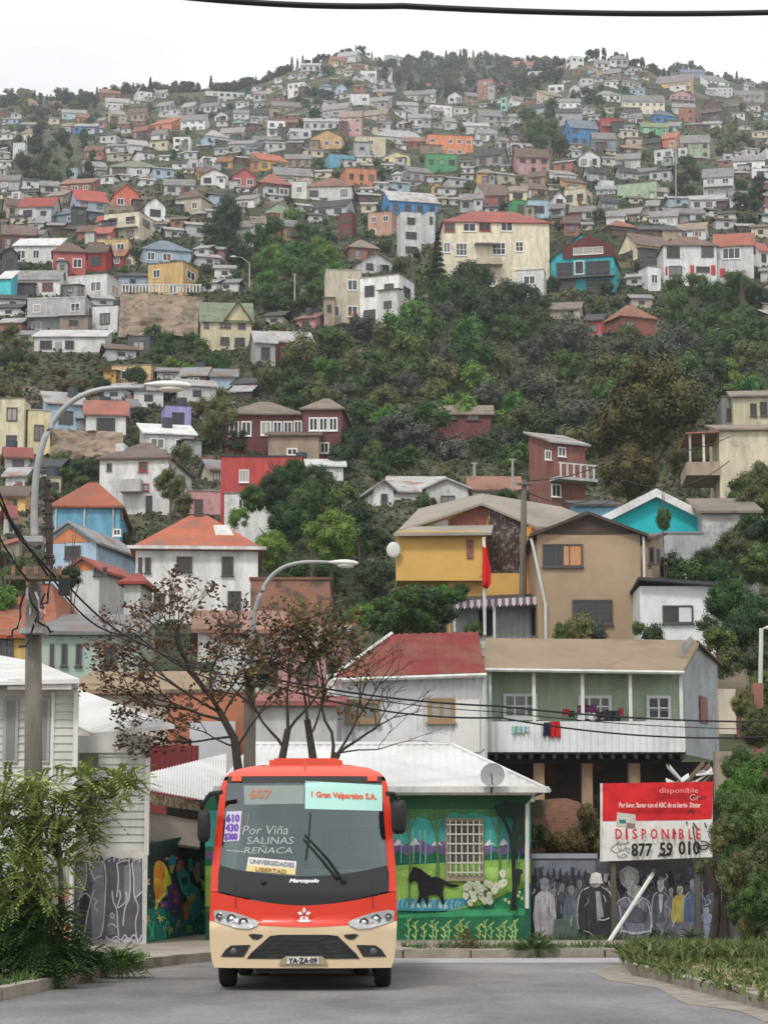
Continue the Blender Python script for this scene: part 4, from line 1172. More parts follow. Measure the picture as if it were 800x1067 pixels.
# ------------------------------------------------------------ ground, road, pavements
asph, nt, b = newmat('asphalt'); L = nt.links.new
tc = N(nt,'ShaderNodeTexCoord'); n1 = N(nt,'ShaderNodeTexNoise'); n1.inputs['Scale'].default_value = .35; n1.inputs['Detail'].default_value = 8; n1.inputs['Roughness'].default_value = .65
mp = N(nt,'ShaderNodeMapping'); mp.inputs['Scale'].default_value = (1,.45,1); L(tc.outputs['Object'],mp.inputs[0]); L(mp.outputs[0],n1.inputs['Vector'])
rp = N(nt,'ShaderNodeValToRGB'); e = rp.color_ramp.elements; e[0].position = .3; e[0].color = (.075,.074,.075,1); e[1].position = .68; e[1].color = (.235,.23,.222,1); L(n1.outputs['Fac'],rp.inputs[0])
n2 = N(nt,'ShaderNodeTexNoise'); n2.inputs['Scale'].default_value = 16; n2.inputs['Detail'].default_value = 6; n2.inputs['Roughness'].default_value = .8; L(tc.outputs['Object'],n2.inputs['Vector'])
mr = N(nt,'ShaderNodeMapRange'); mr.inputs['From Min'].default_value = .3; mr.inputs['From Max'].default_value = .7; mr.inputs['To Min'].default_value = .55; mr.inputs['To Max'].default_value = 1.45; L(n2.outputs['Fac'],mr.inputs[0])
mx = N(nt,'ShaderNodeMix',data_type='RGBA',blend_type='MULTIPLY'); mx.inputs[0].default_value = 1; L(rp.outputs[0],mx.inputs[6]); L(mr.outputs[0],mx.inputs[7])
vo = N(nt,'ShaderNodeTexVoronoi',feature='DISTANCE_TO_EDGE'); vo.inputs['Scale'].default_value = .33; mpv = N(nt,'ShaderNodeMapping'); n4 = N(nt,'ShaderNodeTexNoise'); n4.inputs['Scale'].default_value = 1.2; n4.inputs['Detail'].default_value = 5
mxv = N(nt,'ShaderNodeMix',data_type='VECTOR'); mxv.inputs[0].default_value = .25; L(tc.outputs['Object'],n4.inputs['Vector']); L(tc.outputs['Object'],mxv.inputs[4]); L(n4.outputs['Color'],mxv.inputs[5]); L(mxv.outputs[1],vo.inputs['Vector'])
cr = N(nt,'ShaderNodeMapRange'); cr.inputs['From Min'].default_value = .0; cr.inputs['From Max'].default_value = .012; cr.inputs['To Min'].default_value = .8; L(vo.outputs['Distance'],cr.inputs[0])
m5 = N(nt,'ShaderNodeMix',data_type='RGBA',blend_type='MULTIPLY'); m5.inputs[0].default_value = 1; L(mx.outputs[2],m5.inputs[6]); L(cr.outputs[0],m5.inputs[7]); L(m5.outputs[2],b.inputs['Base Color'])
b.inputs['Roughness'].default_value = .85; bp = N(nt,'ShaderNodeBump'); bp.inputs['Strength'].default_value = .35; bp.inputs['Distance'].default_value = .02; L(n2.outputs['Fac'],bp.inputs['Height']); L(bp.outputs[0],b.inputs['Normal'])
conc = pmat('pavement_concrete',(.33,.29,.24),.95,.35,.9,col2=(.22,.19,.16),thr=.56,wid=.2,bump=.2,fine=20)
kerbm = pmat('kerb_stone',(.3,.27,.22),.95,.5,1.5,bump=.4,fine=9)
mb = MB(); mb.face([(-60,-60,.0),(60,-60,0),(60,60,0),(-60,60,0)]); struct(mb,'road',asph)
def g2(px,py,z=0): p = G(px,py,z); return Vector((p.x,p.y,z))
# left and far pavement: kerb line in photo pixels -> ground
kl = [g2(-260,1100), g2(0,1043), g2(40,1034), g2(75,1027), g2(110,1018), g2(150,1010), g2(190,1005), g2(230,1001.5), g2(300,1000), g2(420,999), g2(560,998.5), g2(700,998.5), g2(1100,999)]
def pavement(line, back, name, kname, h=.13):
    mb = MB(); n = len(line)
    for i in range(n-1):
        a,b_ = line[i],line[i+1]; c,d = back[i],back[i+1]
        mb.face([(a.x,a.y,h),(b_.x,b_.y,h),(d.x,d.y,h),(c.x,c.y,h)])
    struct(mb,name,conc)
    mb = MB(); r = random.Random(3)
    for i in range(n-1):
        a,b_ = line[i],line[i+1]; L_ = (b_-a).length; k = max(1,int(L_/1.0)); d = (b_-a).normalized(); nn = Vector((-d.y,d.x,0))
        if (back[i]-a).dot(nn) < 0: nn = -nn
        for j in range(k):
            p = a+d*(L_*j/k+.012); q = a+d*(L_*(j+1)/k-.012); hh_ = h+.012+r.uniform(-.02,.02); o = nn*r.uniform(-.02,.02)
            pts = [p+o-nn*.02,q+o-nn*.02,q+o+nn*.16,p+o+nn*.16]; mb.slab([(v.x,v.y,hh_) for v in (pts if (pts[1]-pts[0]).cross(pts[2]-pts[1]).z > 0 else pts[::-1])],hh_+.01)
    struct(mb,kname,kerbm)
bk = [Vector((p.x*1.3-2 if p.x < 0 else p.x*1.2, 49.5, 0)) for p in kl]; bk[0].x = -30; bk[1].x = -16
pavement(kl,bk,'far_pavement','far_kerb')
kr = [g2(700,1004), g2(672,1007), g2(656,1012), g2(660,1017), g2(690,1023), g2(715,1030), g2(745,1038), g2(775,1046), g2(800,1053), g2(900,1085), g2(1000,1130)]
cen = Vector((16,30,0)); bk = [p.lerp(cen,.55) for p in kr]
dirt = pmat('verge_dirt',(.3,.22,.14),.95,.4,1.2,col2=(.07,.1,.03),thr=.5,wid=.15,bump=.3,fine=10)
mb = MB()
for i in range(len(kr)-1):
    a,b_ = kr[i],kr[i+1]; c = cen; mb.face([(a.x,a.y,.13),(b_.x,b_.y,.13),(c.x,c.y,.17)])
struct(mb,'verge_ground',dirt)
mb = MB(); r = random.Random(8)
for i in range(len(kr)-1):
    a,b_ = kr[i],kr[i+1]; L_ = (b_-a).length; k = max(1,int(L_/1.0)); d = (b_-a).normalized(); nn = (cen-a); nn = (nn-d*nn.dot(d)).normalized()
    for j in range(k):
        p = a+d*(L_*j/k+.01); q = a+d*(L_*(j+1)/k-.01); hq = .15+r.uniform(-.015,.015)
        pts = [p-nn*.02,q-nn*.02,q+nn*.16,p+nn*.16]
        if (pts[1]-pts[0]).cross(pts[2]-pts[1]).z < 0: pts = pts[::-1]
        mb.slab([(v.x,v.y,hq) for v in pts],hq+.01)
struct(mb,'verge_kerb',kerbm)
# sandy gutter strip along the verge and pale concrete strip along the far kerb
mb = MB()
for i in range(1,len(kr)-1):
    a,b_ = kr[i],kr[i+1]; oa = (a-cen).normalized()*(.55+.2*math.sin(i*2.1)); ob = (b_-cen).normalized()*(.55+.2*math.sin(i*2.1+2.1)); mb.face([(a.x,a.y,.004),(b_.x,b_.y,.004),(b_.x+ob.x,b_.y+ob.y,.004),(a.x+oa.x,a.y+oa.y,.004)])
struct(mb,'gutter_sand',pmat('gutter_sand',(.34,.29,.23),.95,.35,2.5,col2=(.17,.165,.16),thr=.5,wid=.25))
mb = MB(); mb.face([g2(400,1004,.004),g2(655,1003.5,.004),g2(800,1002,.004),g2(800,998,.004),g2(400,999,.004)]); struct(mb,'gutter_concrete',pmat('gutter_conc',(.34,.34,.34),.9,.25,1.5))

# ------------------------------------------------------------ painting on a vertical wall plane
class Paint:
    def __init__(s,Y,tile=None,plane=None): s.Y=Y; s.mb=MB(); s.mats=[]; s.ix={}; s.k=0; s.t=tile; s.plane=plane
    def m(s,c):
        key = tuple(c)
        if key not in s.ix:
            s.ix[key] = len(s.mats); s.mats.append(pmat('paint_%d_%d_%d'%tuple(int(v*255) for v in c),c,.85,.42,2.6,bump=.15,fine=14))
        return s.ix[key]
    def pt(s,x,y,l):
        if s.t: x,y = s.t[0]+x/s.t[2], s.t[1]+y/s.t[2]
        if s.plane:
            P0,n = s.plane; d = ray(x,y); c = Vector((0,0,CAMH)); t = (P0+n*l*.0012-c).dot(n)/d.dot(n); return c+d*t
        return W(x,y,s.Y-l*.0012)
    def poly(s,pts,c):
        s.k += 1; s.mb.face([s.pt(x,y,s.k) for x,y in pts],s.m(c))
    def rect(s,x0,y0,x1,y1,c): s.poly([(x0,y0),(x1,y0),(x1,y1),(x0,y1)],c)
    def oval(s,cx,cy,rx,ry,c,n=14,wob=0): s.poly([(cx+math.cos(6.283*i/n)*rx*(1+wob*math.sin(i*2.7)),cy+math.sin(6.283*i/n)*ry*(1+wob*math.cos(i*3.1))) for i in range(n)],c)
    def stroke(s,pts,w,c):
        s.k += 1; out = []; 
        for i,(x,y) in enumerate(pts):
            a = pts[max(0,i-1)]; b_ = pts[min(len(pts)-1,i+1)]; dx,dy = b_[0]-a[0],b_[1]-a[1]; l = math.hypot(dx,dy) or 1
            out.append((x-dy/l*w/2,y+dx/l*w/2,x+dy/l*w/2,y-dx/l*w/2))
        for p,q in zip(out,out[1:]): s.mb.face([s.pt(p[0],p[1],s.k),s.pt(p[2],p[3],s.k),s.pt(q[2],q[3],s.k),s.pt(q[0],q[1],s.k)],s.m(c))
    def curve(s,pts,w,c,n=5):
        q = []
        P_ = [pts[0]]+list(pts)+[pts[-1]]
        for i in range(1,len(P_)-2):
            for k in range(n):
                t = k/n; q.append(tuple(.5*((2*P_[i][j])+(-P_[i-1][j]+P_[i+1][j])*t+(2*P_[i-1][j]-5*P_[i][j]+4*P_[i+1][j]-P_[i+2][j])*t*t+(-P_[i-1][j]+3*P_[i][j]-3*P_[i+1][j]+P_[i+2][j])*t**3) for j in (0,1)))
        q.append(tuple(pts[-1])); s.stroke(q,w,c)
    def build(s,parent,name='mural'): return s.mb.build(name,s.mats,parent)
def text_mesh(body,size,shear=0.0):
    cu = bpy.data.curves.new('t','FONT'); cu.body = body; cu.size = size; cu.shear = shear; cu.resolution_u = 2
    o = bpy.data.objects.new('t',cu); COL.objects.link(o); bpy.context.view_layer.update()
    me = bpy.data.meshes.new_from_object(o.evaluated_get(bpy.context.evaluated_depsgraph_get())); bpy.data.objects.remove(o); bpy.data.curves.remove(cu)
    return me
def put_text(body,fit,fn,mat,parent,name='lettering',shear=0.0,bold=0.0,th=0.004):
    """fit=(x0,z0,x1,z1) in a 2D frame; fn maps (x,z,lift) to a point"""
    me = text_mesh(body,1.0,shear); vs = [v.co.copy() for v in me.vertices]
    if not vs: return
    xa,xb = min(v.x for v in vs),max(v.x for v in vs); ya,yb = min(v.y for v in vs),max(v.y for v in vs)
    mb = MB(); fs = [tuple(p.vertices) for p in me.polygons]
    offs = [(0,0)] if not bold else [(0,0),(bold,0),(-bold,0),(0,bold),(0,-bold)]
    for q,(ox,oz) in enumerate(offs):
        i0 = len(mb.v); mb.v += [fn(fit[0]+(v.x-xa)/(xb-xa)*(fit[2]-fit[0])+ox, fit[1]+(v.y-ya)/(yb-ya)*(fit[3]-fit[1])+oz, th+q*.0006) for v in vs]
        mb.f += [tuple(i0+k for k in f) for f in fs]; mb.mi += [0]*len(fs)
    bpy.data.meshes.remove(me)
    return mb.build(name,mat,parent)

# ------------------------------------------------------------ mural house
YM = 46.0
wood_white = pmat('wood_white',(.6,.6,.57),.8,.3,.8,streak=1)
zinc_white = pmat('zinc_white',(.68,.69,.69),.55,.2,.7,col2=(.52,.52,.52),thr=.6,wid=.2,spec=.4)
roof_white = pmat('roof_sheet_white',(.58,.58,.57),.55,.22,.5,col2=(.43,.41,.38),thr=.62,wid=.2)
mh = thing('mural_house','white-roofed corner house painted with a horse and forest mural','house',W(400,983,YM)); LAND.append(('the mural house',480,900))
p0 = W(223,984,YM); p1 = W(553,984,YM); zt_ = W(400,826,YM).z
mb = MB(); mb.box(p0.x,p1.x,YM,YM+8,.0,zt_); mb.build('wall',pmat('mural_green_base',(.04,.17,.09),.85,.3,.8),mh)
def slabq(mb,pts,th=.06,mi=0): mb.slab(pts,th,mi)
E0 = W(221,826,YM-.6); E1 = W(572,824,YM-.6); R0 = W(262,777,YM+3.6); R1 = W(470,776,YM+3.6)
R0.z = R1.z = max(R0.z,R1.z); E0.z = E1.z
bk0 = Vector((E0.x,YM+8.4,E0.z)); bk1 = Vector((E1.x,YM+8.4,E1.z))
mb = MB()
def corrtri(mb,e0,e1,r0,r1,pitch=.17,amp=.014):
    """corrugated slope between eave e0-e1 and ridge r0-r1, ribs run up the slope"""
    n = int((e1-e0).length/pitch*4); up = ((e1-e0).cross(((r0+r1)/2-e0))).normalized(); d = (e1-e0).normalized()
    if up.z < 0: up = -up
    xa,xb = (r0-e0).dot(d),(r1-e0).dot(d); Lr = (e1-e0).length; prev = None; s0 = (r0-e0)-d*xa
    for i in range(n+1):
        t = Lr*i/n; o = up*(amp*math.sin(2*math.pi*t/pitch)); lo = e0+d*t+o
        f = 1.0 if xa <= t <= xb else (t/xa if t < xa else (Lr-t)/(Lr-xb)) if (t < xa and xa > 0) or (t > xb and xb < Lr) else 1.0
        hi = e0+d*t+s0*max(f,.001)+o
        if prev: mb.face([prev[0],lo,hi,prev[1]])
        prev = (lo,hi)
corrtri(mb,E0,E1,R0,R1); corrtri(mb,E1,bk1,R1,R1+Vector((0,.01,0))); mb.face([bk1,bk0,R0,R1]); mb.face([bk0,E0,R0])
mb.tube([R0,R1],.07,6); mb.tube([E1,R1],.05,5)
mb.build('roof',roof_white,mh)
mb = MB(); mb.box(p0.x,p1.x+.1,YM-.5,YM-.02,zt_-.06,zt_-.0); mb.box(p0.x,p1.x+.35,YM-.6,YM-.5,zt_-.02,zt_+.1); mb.build('fascia',wood_white,mh)
mb = MB(); mb.box(p0.x,p1.x,YM-.04,YM,zt_-.33,zt_-.065); mb.build('frieze',pmat('frieze_green',(.035,.12,.06),.8,.3),mh)
mb = MB(); c1 = W(556,826,YM-.45); c2 = W(549,838,YM-.2); mb.tube([c1,W(555,834,YM-.45),c2,W(549,947,YM-.2)],.045,7); mb.build('downpipe',wood_white,mh)
P_ = Paint(YM-.03,(400,770,4))
G1=(.03,.16,.08);TEAL=(.06,.36,.33);PUR=(.16,.1,.27);DKG=(.015,.13,.08);MEAD=(.24,.42,.08);LOW=(.025,.2,.08);TRK=(.1,.17,.07);YEL=(.42,.5,.12)
P_.rect(-745,235,612,856,G1)
P_.poly([(-745,300),(40,262),(612,262),(612,450),(-745,450)],TEAL)
for (x,y,rx,ry) in ((100,290,90,45),(200,300,80,40),(330,285,70,30),(450,290,80,36),(540,280,60,50),(-150,290,150,50),(-400,300,160,50)): P_.oval(x,y,rx,ry,(.08,.22,.09),16,.12)
P_.poly([(-745,470),(0,470)]+[(x,455-22*abs(math.sin(x*.033))-12*math.sin(x*.011)) for x in range(10,613,18)]+[(612,520),(-745,520)],PUR)
for x in (60,130,220,440,500): P_.poly([(x-24,445),(x,418+6*math.sin(x)),(x+24,447),(x+8,440),(x-6,446)],(.62,.62,.66))
P_.poly([(-745,500),(0,490)]+[(x,478+9*math.sin(x*.08)) for x in range(10,613,16)]+[(612,560),(-745,560)],DKG)
P_.poly([(-745,530),(50,528),(200,520),(400,508),(612,500),(612,720),(-745,700)],MEAD)
P_.oval(130,560,80,16,(.3,.5,.12)); P_.oval(470,560,120,24,(.3,.48,.12)); P_.oval(230,620,140,18,(.28,.47,.1))
P_.poly([(300,712),(420,690),(520,640),(612,615),(612,720),(300,722)],LOW)
P_.poly([(40,680),(90,664),(200,672),(330,664),(380,668),(330,700),(240,716),(60,716)],(.05,.26,.33))
for i in range(16): x = 62+i*17; P_.curve([(x,712),(x-7+3*(i%3),690),(x+8-5*(i%2),664+6*(i%4))],4,(.3,.5,.55),3)
P_.rect(-745,712,612,720,(.05,.27,.13)); P_.rect(-745,722,612,858,(.02,.15,.07)); P_.poly([(60,735),(550,705),(612,712),(612,735),(60,748)],(.05,.3,.13))
for x,w in ((105,9),(222,11),(480,10)): P_.curve([(x,690 if x<200 else 600),(x+3,500),(x-3,400),(x,300)],w,TRK); P_.curve([(x,400),(x-25,350),(x-40,300)],5,TRK); P_.curve([(x,380),(x+25,335),(x+38,290)],5,TRK)
for x in (70,122,150,172,445,515,560): P_.curve([(x,520),(x+2,450),(x-2,380)],5,(.2,.4,.3),3)
# horse silhouette
HB=(.012,.012,.014)
P_.poly([(101,592),(103,574),(112,556),(118,542),(121,530),(127,538),(133,531),(138,541),(150,547),(162,560),(174,572),(190,578),(212,576),(232,579),(246,587),(258,596),(272,604),(290,607),(312,609),(313,616),(294,621),(276,620),(258,612),(250,606),(249,622),(244,642),(250,668),(252,690),(243,694),(238,676),(230,656),(214,650),(196,652),(184,656),(185,676),(181,700),(172,702),(171,680),(165,660),(158,664),(150,684),(139,706),(129,702),(137,684),(143,664),(147,646),(142,620),(140,600),(133,590),(126,590),(114,600),(106,604)],HB)
P_.poly([(138,538),(152,542),(170,556),(184,568),(196,570),(190,580),(160,570)],HB)
for x in (120,142,170,190,236,256): P_.oval(x,700,9,12,(.3,.5,.55),8,.4)
P_.oval(160,712,110,7,(.05,.26,.33))
# window surround is a part; white flowers
r = random.Random(4)
for i in range(34):
    x = r.uniform(335,450); y = r.uniform(598,690); P_.oval(x,y,13,15,(.5,.52,.4),9,.15)
    P_.oval(x,y,4,4,(.3,.38,.1),6)
for x,y in ((494,562),(470,615),(490,605),(500,600),(460,632),(505,672),(520,682),(565,640),(560,655),(575,665)): P_.oval(x,y,14 if y<640 else 6,17 if y<640 else 7,(.5,.52,.42),9,.15); P_.oval(x,y,5,5,(.4,.4,.1),6)
# dark tree on the right
P_.poly([(526,716),(534,620),(530,500),(526,430),(515,390),(490,330),(500,325),(520,365),(535,395),(540,300),(550,300),(550,395),(570,340),(580,335),(578,380),(553,430),(548,520),(548,640),(556,716)],(.012,.02,.015))
for x,y,a_,c_ in ((520,290,60,30),(560,300,44,34),(575,350,24,30),(500,310,30,20),(560,440,26,24),(585,400,18,40)): P_.oval(x,y,a_,c_,(.014,.026,.018),14,.2)
P_.oval(560,556,20,14,(.015,.02,.02)); P_.poly([(548,560),(572,560),(566,600),(548,640)],(.015,.02,.02))
P_.rect(588,600,612,856,(.02,.1,.06))
# yellow plants along the foot
for i,x in enumerate((100,130,165,200,215,250,268,305,320,345,395,420,445,480,500,530,545)):
    hgt = 90-(i*13)%34; P_.curve([(x,842),(x+4,842-hgt*.5),(x-3,842-hgt)],4.5,YEL if i%3 else (.3,.45,.25),3)
    for k in range(4):
        y = 830-k*hgt/4; P_.curve([(x,y),(x+(13 if k%2 else -13),y-14)],5,YEL if (i+k)%2 else (.25,.42,.15),3)
for i in range(12): x = -700+i*58; P_.curve([(x,842),(x+5,790),(x-4,740)],6,YEL,3); P_.oval(x,730,16,12,(.5,.25,.1),9,.2)
P_.build(mh)
w = near_window(mh,(0,0,0),1,1) if False else None
a_ = W(467,857,YM-.03); b_ = W(501,912,YM-.03); cx = (a_.x+b_.x)/2
mb = MB(); mb.box(a_.x-.06,b_.x+.06,YM-.12,YM-.045,b_.z-.12,b_.z); mb.box(a_.x-.06,b_.x+.06,YM-.12,YM-.045,a_.z,a_.z+.08); mb.box(a_.x-.06,a_.x,YM-.1,YM-.045,b_.z+.002,a_.z-.002); mb.box(b_.x,b_.x+.06,YM-.1,YM-.045,b_.z+.002,a_.z-.002)
wn = mb.build('window',pmat('window_wood_grey',(.28,.24,.17),.8,.3,2),mh)
mb = MB(); mb.face([(a_.x,YM-.05,b_.z),(b_.x,YM-.05,b_.z),(b_.x,YM-.05,a_.z),(a_.x,YM-.05,a_.z)]); mb.build('pane',pmat('pane_greybrown',(.1,.09,.085),.3,.4,3),wn)
mb = MB()
for i in range(6): x = lerp(a_.x+.03,b_.x-.03,i/5); mb.box(x-.012,x+.012,YM-.16,YM-.13,b_.z-.02,a_.z+.03)
for i in range(6): z = lerp(b_.z+.05,a_.z-.05,i/5); mb.box(a_.x-.03,b_.x+.03,YM-.175,YM-.16,z-.014,z+.014)
mb.build('grille',pmat('grille_paint',(.5,.49,.44),.6,.2),wn)
# satellite dish on the roof edge
dc = W(513,808,YM-.8); t = thing('satellite_dish','grey round satellite dish above the eave of the mural house','satellite dish',W(512,826,YM-.62))
mb = MB(); n_,k_ = 20,5; ax = Vector((-.12,-.92,.36)).normalized(); e1 = ax.cross(Vector((0,0,1))).normalized(); e2 = e1.cross(ax); rr = .24
for j in range(k_+1):
    q = rr*j/k_
    for i in range(n_): th = 6.283*i/n_; mb.v.append(dc+e1*math.cos(th)*q+e2*math.sin(th)*q*1.06+ax*(q*q/rr*.28-.06))
for j in range(k_):
    for i in range(n_): p = j*n_+i; q = j*n_+(i+1)%n_; mb.f.append((p,q,q+n_,p+n_)); mb.mi.append(0)
mb.build('dish',pmat('dish_grey',(.28,.28,.28),.5,.3,4),t)
mb = MB(); mb.tube([dc+Vector((0,.05,-.05)),W(512,826,YM-.62)],.022,6); mb.tube([dc+Vector((0,0,-.2)),dc+ax*.3+Vector((0,0,-.08))],.012,5); mb.build('bracket',pmat('dark_metal',(.05,.05,.05),.5,.2),t)

# ------------------------------------------------------------ side yard with white roof, lean-to and colourful fence mural
sy = thing('yard_shed','low shed with a wide white sheet roof between clapboard house and bus','shed',W(190,980,50)); LAND.append(('the white-roofed shed',190,820))
q = [W(236,838,50.5),W(152,823,47.2),W(152,806,52),W(236,785,57)]
mb = MB(); pv_ = None
for i in range(201):
    a_ = q[1].lerp(q[0],i/200); b_ = q[2].lerp(q[3],i/200); o_2 = Vector((0,0,.014*math.sin(i*.9)))
    if pv_: mb.face([pv_[0],a_+o_2,b_+o_2,pv_[1]])
    pv_ = (a_+o_2,b_+o_2)
mb.build('roof',roof_white,sy)
mb = MB(); mb.face([W(153,826,47.3),W(234,840,50.6),W(234,849,50.6),W(153,838,47.3)]); mb.build('fascia',pmat('fascia_peeling',(.45,.37,.28),.85,.5,5,col2=(.2,.1,.05),thr=.5,wid=.1),sy)
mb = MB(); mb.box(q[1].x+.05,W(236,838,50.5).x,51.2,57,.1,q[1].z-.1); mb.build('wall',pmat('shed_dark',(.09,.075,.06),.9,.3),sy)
mb = MB(); mb.slab([W(150,875,46.2),W(208,883,48.2),W(210,856,49.6),W(150,845,47.6)],.05); mb.build('lean_to_roof',pmat('lean_to_roof',(.24,.2,.165),.9,.25,.8),sy)
A_ = W(150,987,44.0); B_ = W(222,971.5,52); A_.z = B_.z = .1; dv = (B_-A_).normalized(); nv = Vector((dv.y,-dv.x,0)); 
if nv.y > 0: nv = -nv
fw = thing('mural_fence','dark board fence painted with colourful orange and teal creatures','fence',A_)
ta = W(150,880,44.0).z; tb_ = W(222,866,52).z
mb = MB(); mb.face([A_,B_,Vector((B_.x,B_.y,tb_)),Vector((A_.x,A_.y,ta))]); ov_ = -nv*.08; mb.face([A_+ov_,Vector((A_.x,A_.y,ta))+ov_,Vector((B_.x,B_.y,tb_))+ov_,B_+ov_]); mb.face([Vector((A_.x,A_.y,ta)),Vector((B_.x,B_.y,tb_)),Vector((B_.x,B_.y,tb_))+ov_,Vector((A_.x,A_.y,ta))+ov_])
mb.build('boards',pmat('fence_dark_green',(.012,.06,.05),.8,.4,2),fw)
P_ = Paint(0,(140,820,5.93),plane=(A_+nv*.01,nv))
P_.poly([(58,760),(460,700),(460,925),(58,970)],(.01,.14,.1)); P_.poly([(58,360),(460,360),(460,440),(58,470)],(.008,.012,.014))
ORG=(.62,.16,.02);YL=(.62,.5,.03);TL=(.02,.22,.24)
P_.poly([(130,470),(150,455),(180,470),(200,500),(225,560),(235,620),(215,680),(190,672),(150,720),(140,760),(125,758),(130,700),(118,600),(120,520)],YL)
P_.poly([(118,500),(130,470),(155,455),(180,480),(190,540),(180,600),(185,650),(150,700),(130,690),(118,620)],ORG); P_.poly([(125,560),(160,570),(165,600),(128,600)],(.7,.3,.02)); P_.oval(143,490,9,16,(.7,.4,.05)); P_.oval(143,492,4,8,(.05,.02,.02)); P_.oval(146,612,9,12,(.7,.45,.05)); P_.oval(146,612,4,6,(.1,.03,.02))
P_.poly([(205,440),(240,420),(262,450),(250,500),(215,490)],(.02,.2,.24)); P_.poly([(215,490),(250,480),(235,540),(220,530)],(.35,.33,.05)); P_.poly([(260,480),(285,445),(310,470),(300,510),(260,530)],(.4,.09,.07))
P_.poly([(200,620),(250,590),(300,680),(290,780),(250,800),(215,740)],(.08,.03,.13)); P_.poly([(165,720),(210,700),(240,760),(200,770)],(.07,.04,.16)); P_.poly([(240,640),(280,660),(275,730),(240,720)],(.2,.06,.12))
P_.poly([(262,540),(300,500),(340,540),(350,600),(400,630),(415,720),(400,800),(360,825),(345,770),(330,700),(290,640)],TL); P_.oval(308,580,16,28,(.005,.02,.03)); P_.oval(318,628,9,14,(.05,.4,.35)); P_.curve([(270,550),(300,640),(335,690),(350,760)],7,(.04,.42,.4))
P_.poly([(300,740),(330,690),(370,655),(380,680),(345,730),(335,820),(310,825)],(.6,.14,.04)); P_.poly([(325,690),(375,660),(372,690),(340,712)],(.5,.28,.05))
P_.poly([(330,450),(360,450),(362,520),(335,525)],(.1,.2,.12)); P_.poly([(360,520),(385,460),(405,470),(410,590),(380,590)],(.28,.17,.13)); P_.poly([(410,570),(440,590),(455,640),(420,640)],(.6,.45,.05)); P_.poly([(410,440),(440,460),(440,540),(415,560)],(.1,.17,.08))
r = random.Random(6)
for (x,y,c) in ((85,820,(.5,.2,.1)),(160,815,(.5,.5,.1)),(225,890,(.55,.5,.1)),(270,850,(.6,.15,.12)),(345,880,(.3,.5,.05)),(415,870,(.05,.4,.4)),(430,780,(.5,.4,.05)),(80,590,(.6,.3,.2))):
    for k in range(5): th = 6.28*k/5+r.random(); P_.curve([(x,y),(x+math.cos(th)*20,y+math.sin(th)*26)],8,c,3)
for i in range(16): x = 70+i*25; P_.curve([(x,950-i*3),(x+r.uniform(-12,12),900-i*3),(x+r.uniform(-15,15),840-i*2)],5,r.choice([(.02,.3,.22),(.05,.4,.15),(.02,.2,.25)]),3)
for i in range(30): x = r.uniform(70,455); y = r.uniform(430,900); P_.oval(x,y,r.uniform(4,9),r.uniform(4,10),r.choice([(.02,.3,.3),(.4,.1,.1),(.3,.3,.05),(.15,.08,.3),(.05,.3,.1)]),7,.3)
P_.mats = [pmat('fence_paint_%d'%i_,[min(.8,v*1.7) for v in k_],.8,.4,3) for i_,k_ in enumerate(P_.ix)]; P_.build(fw)

# ------------------------------------------------------------ clapboard houses on the left
def siding(mb,x0,x1,z0,z1,Y,h=.145,zslope=0):
    z = z0; 
    while z < z1:
        t = min(z+h,z1); mb.face([(x0,Y-.028,z),(x1,Y-.028,z),(x1,Y-.004,t),(x0,Y-.004,t)]); mb.face([(x0,Y-.004,z),(x1,Y-.004,z),(x1,Y-.028,z),(x0,Y-.028,z)]); z = t
clap = pmat('clapboard_grey',(.47,.48,.44),.8,.3,.9,streak=1)
Yb_ = 43.6
hb = thing('clapboard_house','grey clapboard house with a sloping white roof and graffiti on its base','house',W(115,986,Yb_)); LAND.append(('the graffitied clapboard house',115,870))
xl,xr = W(76,986,Yb_).x,W(152,986,Yb_).x; zt_ = W(115,767,Yb_).z; zg = W(115,886,Yb_).z
mb = MB(); mb.slab([(xl,Yb_,zt_),(xr,Yb_,zt_),(xr*(Yb_+4)/Yb_,Yb_+4,zt_),(xl*(Yb_+4)/Yb_,Yb_+4,zt_)],zt_); siding(mb,xl,xr,zg,zt_-.1,Yb_); mb.build('wall',clap,hb)
mb = MB(); mb.box(xr-.06,xr+.03,Yb_-.05,Yb_,zg-.1,zt_); mb.box(xl,xr+.02,Yb_-.06,Yb_-.03,zt_-.32,zt_-.0); mb.build('corner_trim',wood_white,hb)
mb = MB(); q = [W(96,764,44.0),W(182,755.5,42.6),W(79,717,48.5)]; nq = (q[1]-q[0]).cross(q[2]-q[0]); dq = ray(78,755); c_ = Vector((0,0,CAMH)); q.append(c_+dq*((q[0]-c_).dot(nq)/dq.dot(nq)))
if nq.z < 0: nq = -nq
mb.slab([q[3],q[0],q[1],q[2]],.07); mb.build('roof',roof_white,hb)
mb = MB(); mb.box(W(84,780,Yb_).x,W(103,780,Yb_).x,Yb_-.05,Yb_-.03,W(84,803,Yb_).z,W(84,781,Yb_).z); mb.build('window',pmat('window_greyboard',(.14,.14,.135),.7,.3),hb)
mb = MB(); mb.box(xl,xr+.01,Yb_-.04,Yb_,.1,zg); mb.build('base_wall',pmat('base_plaster',(.55,.53,.49),.9,.25,1,col2=(.36,.33,.29),thr=.58,wid=.2),hb)
P_ = Paint(Yb_-.045,(70,860,5.333)); GR=(.1,.1,.115); GL=(.2,.2,.22); LV=(.42,.4,.5)
P_.poly([(42,215),(60,190),(100,200),(130,180),(160,190),(185,165),(205,195),(250,175),(300,190),(350,180),(380,195),(417,185),(417,640),(380,645),(330,620),(300,650),(250,630),(220,648),(160,640),(110,660),(60,650),(40,660)],GR)
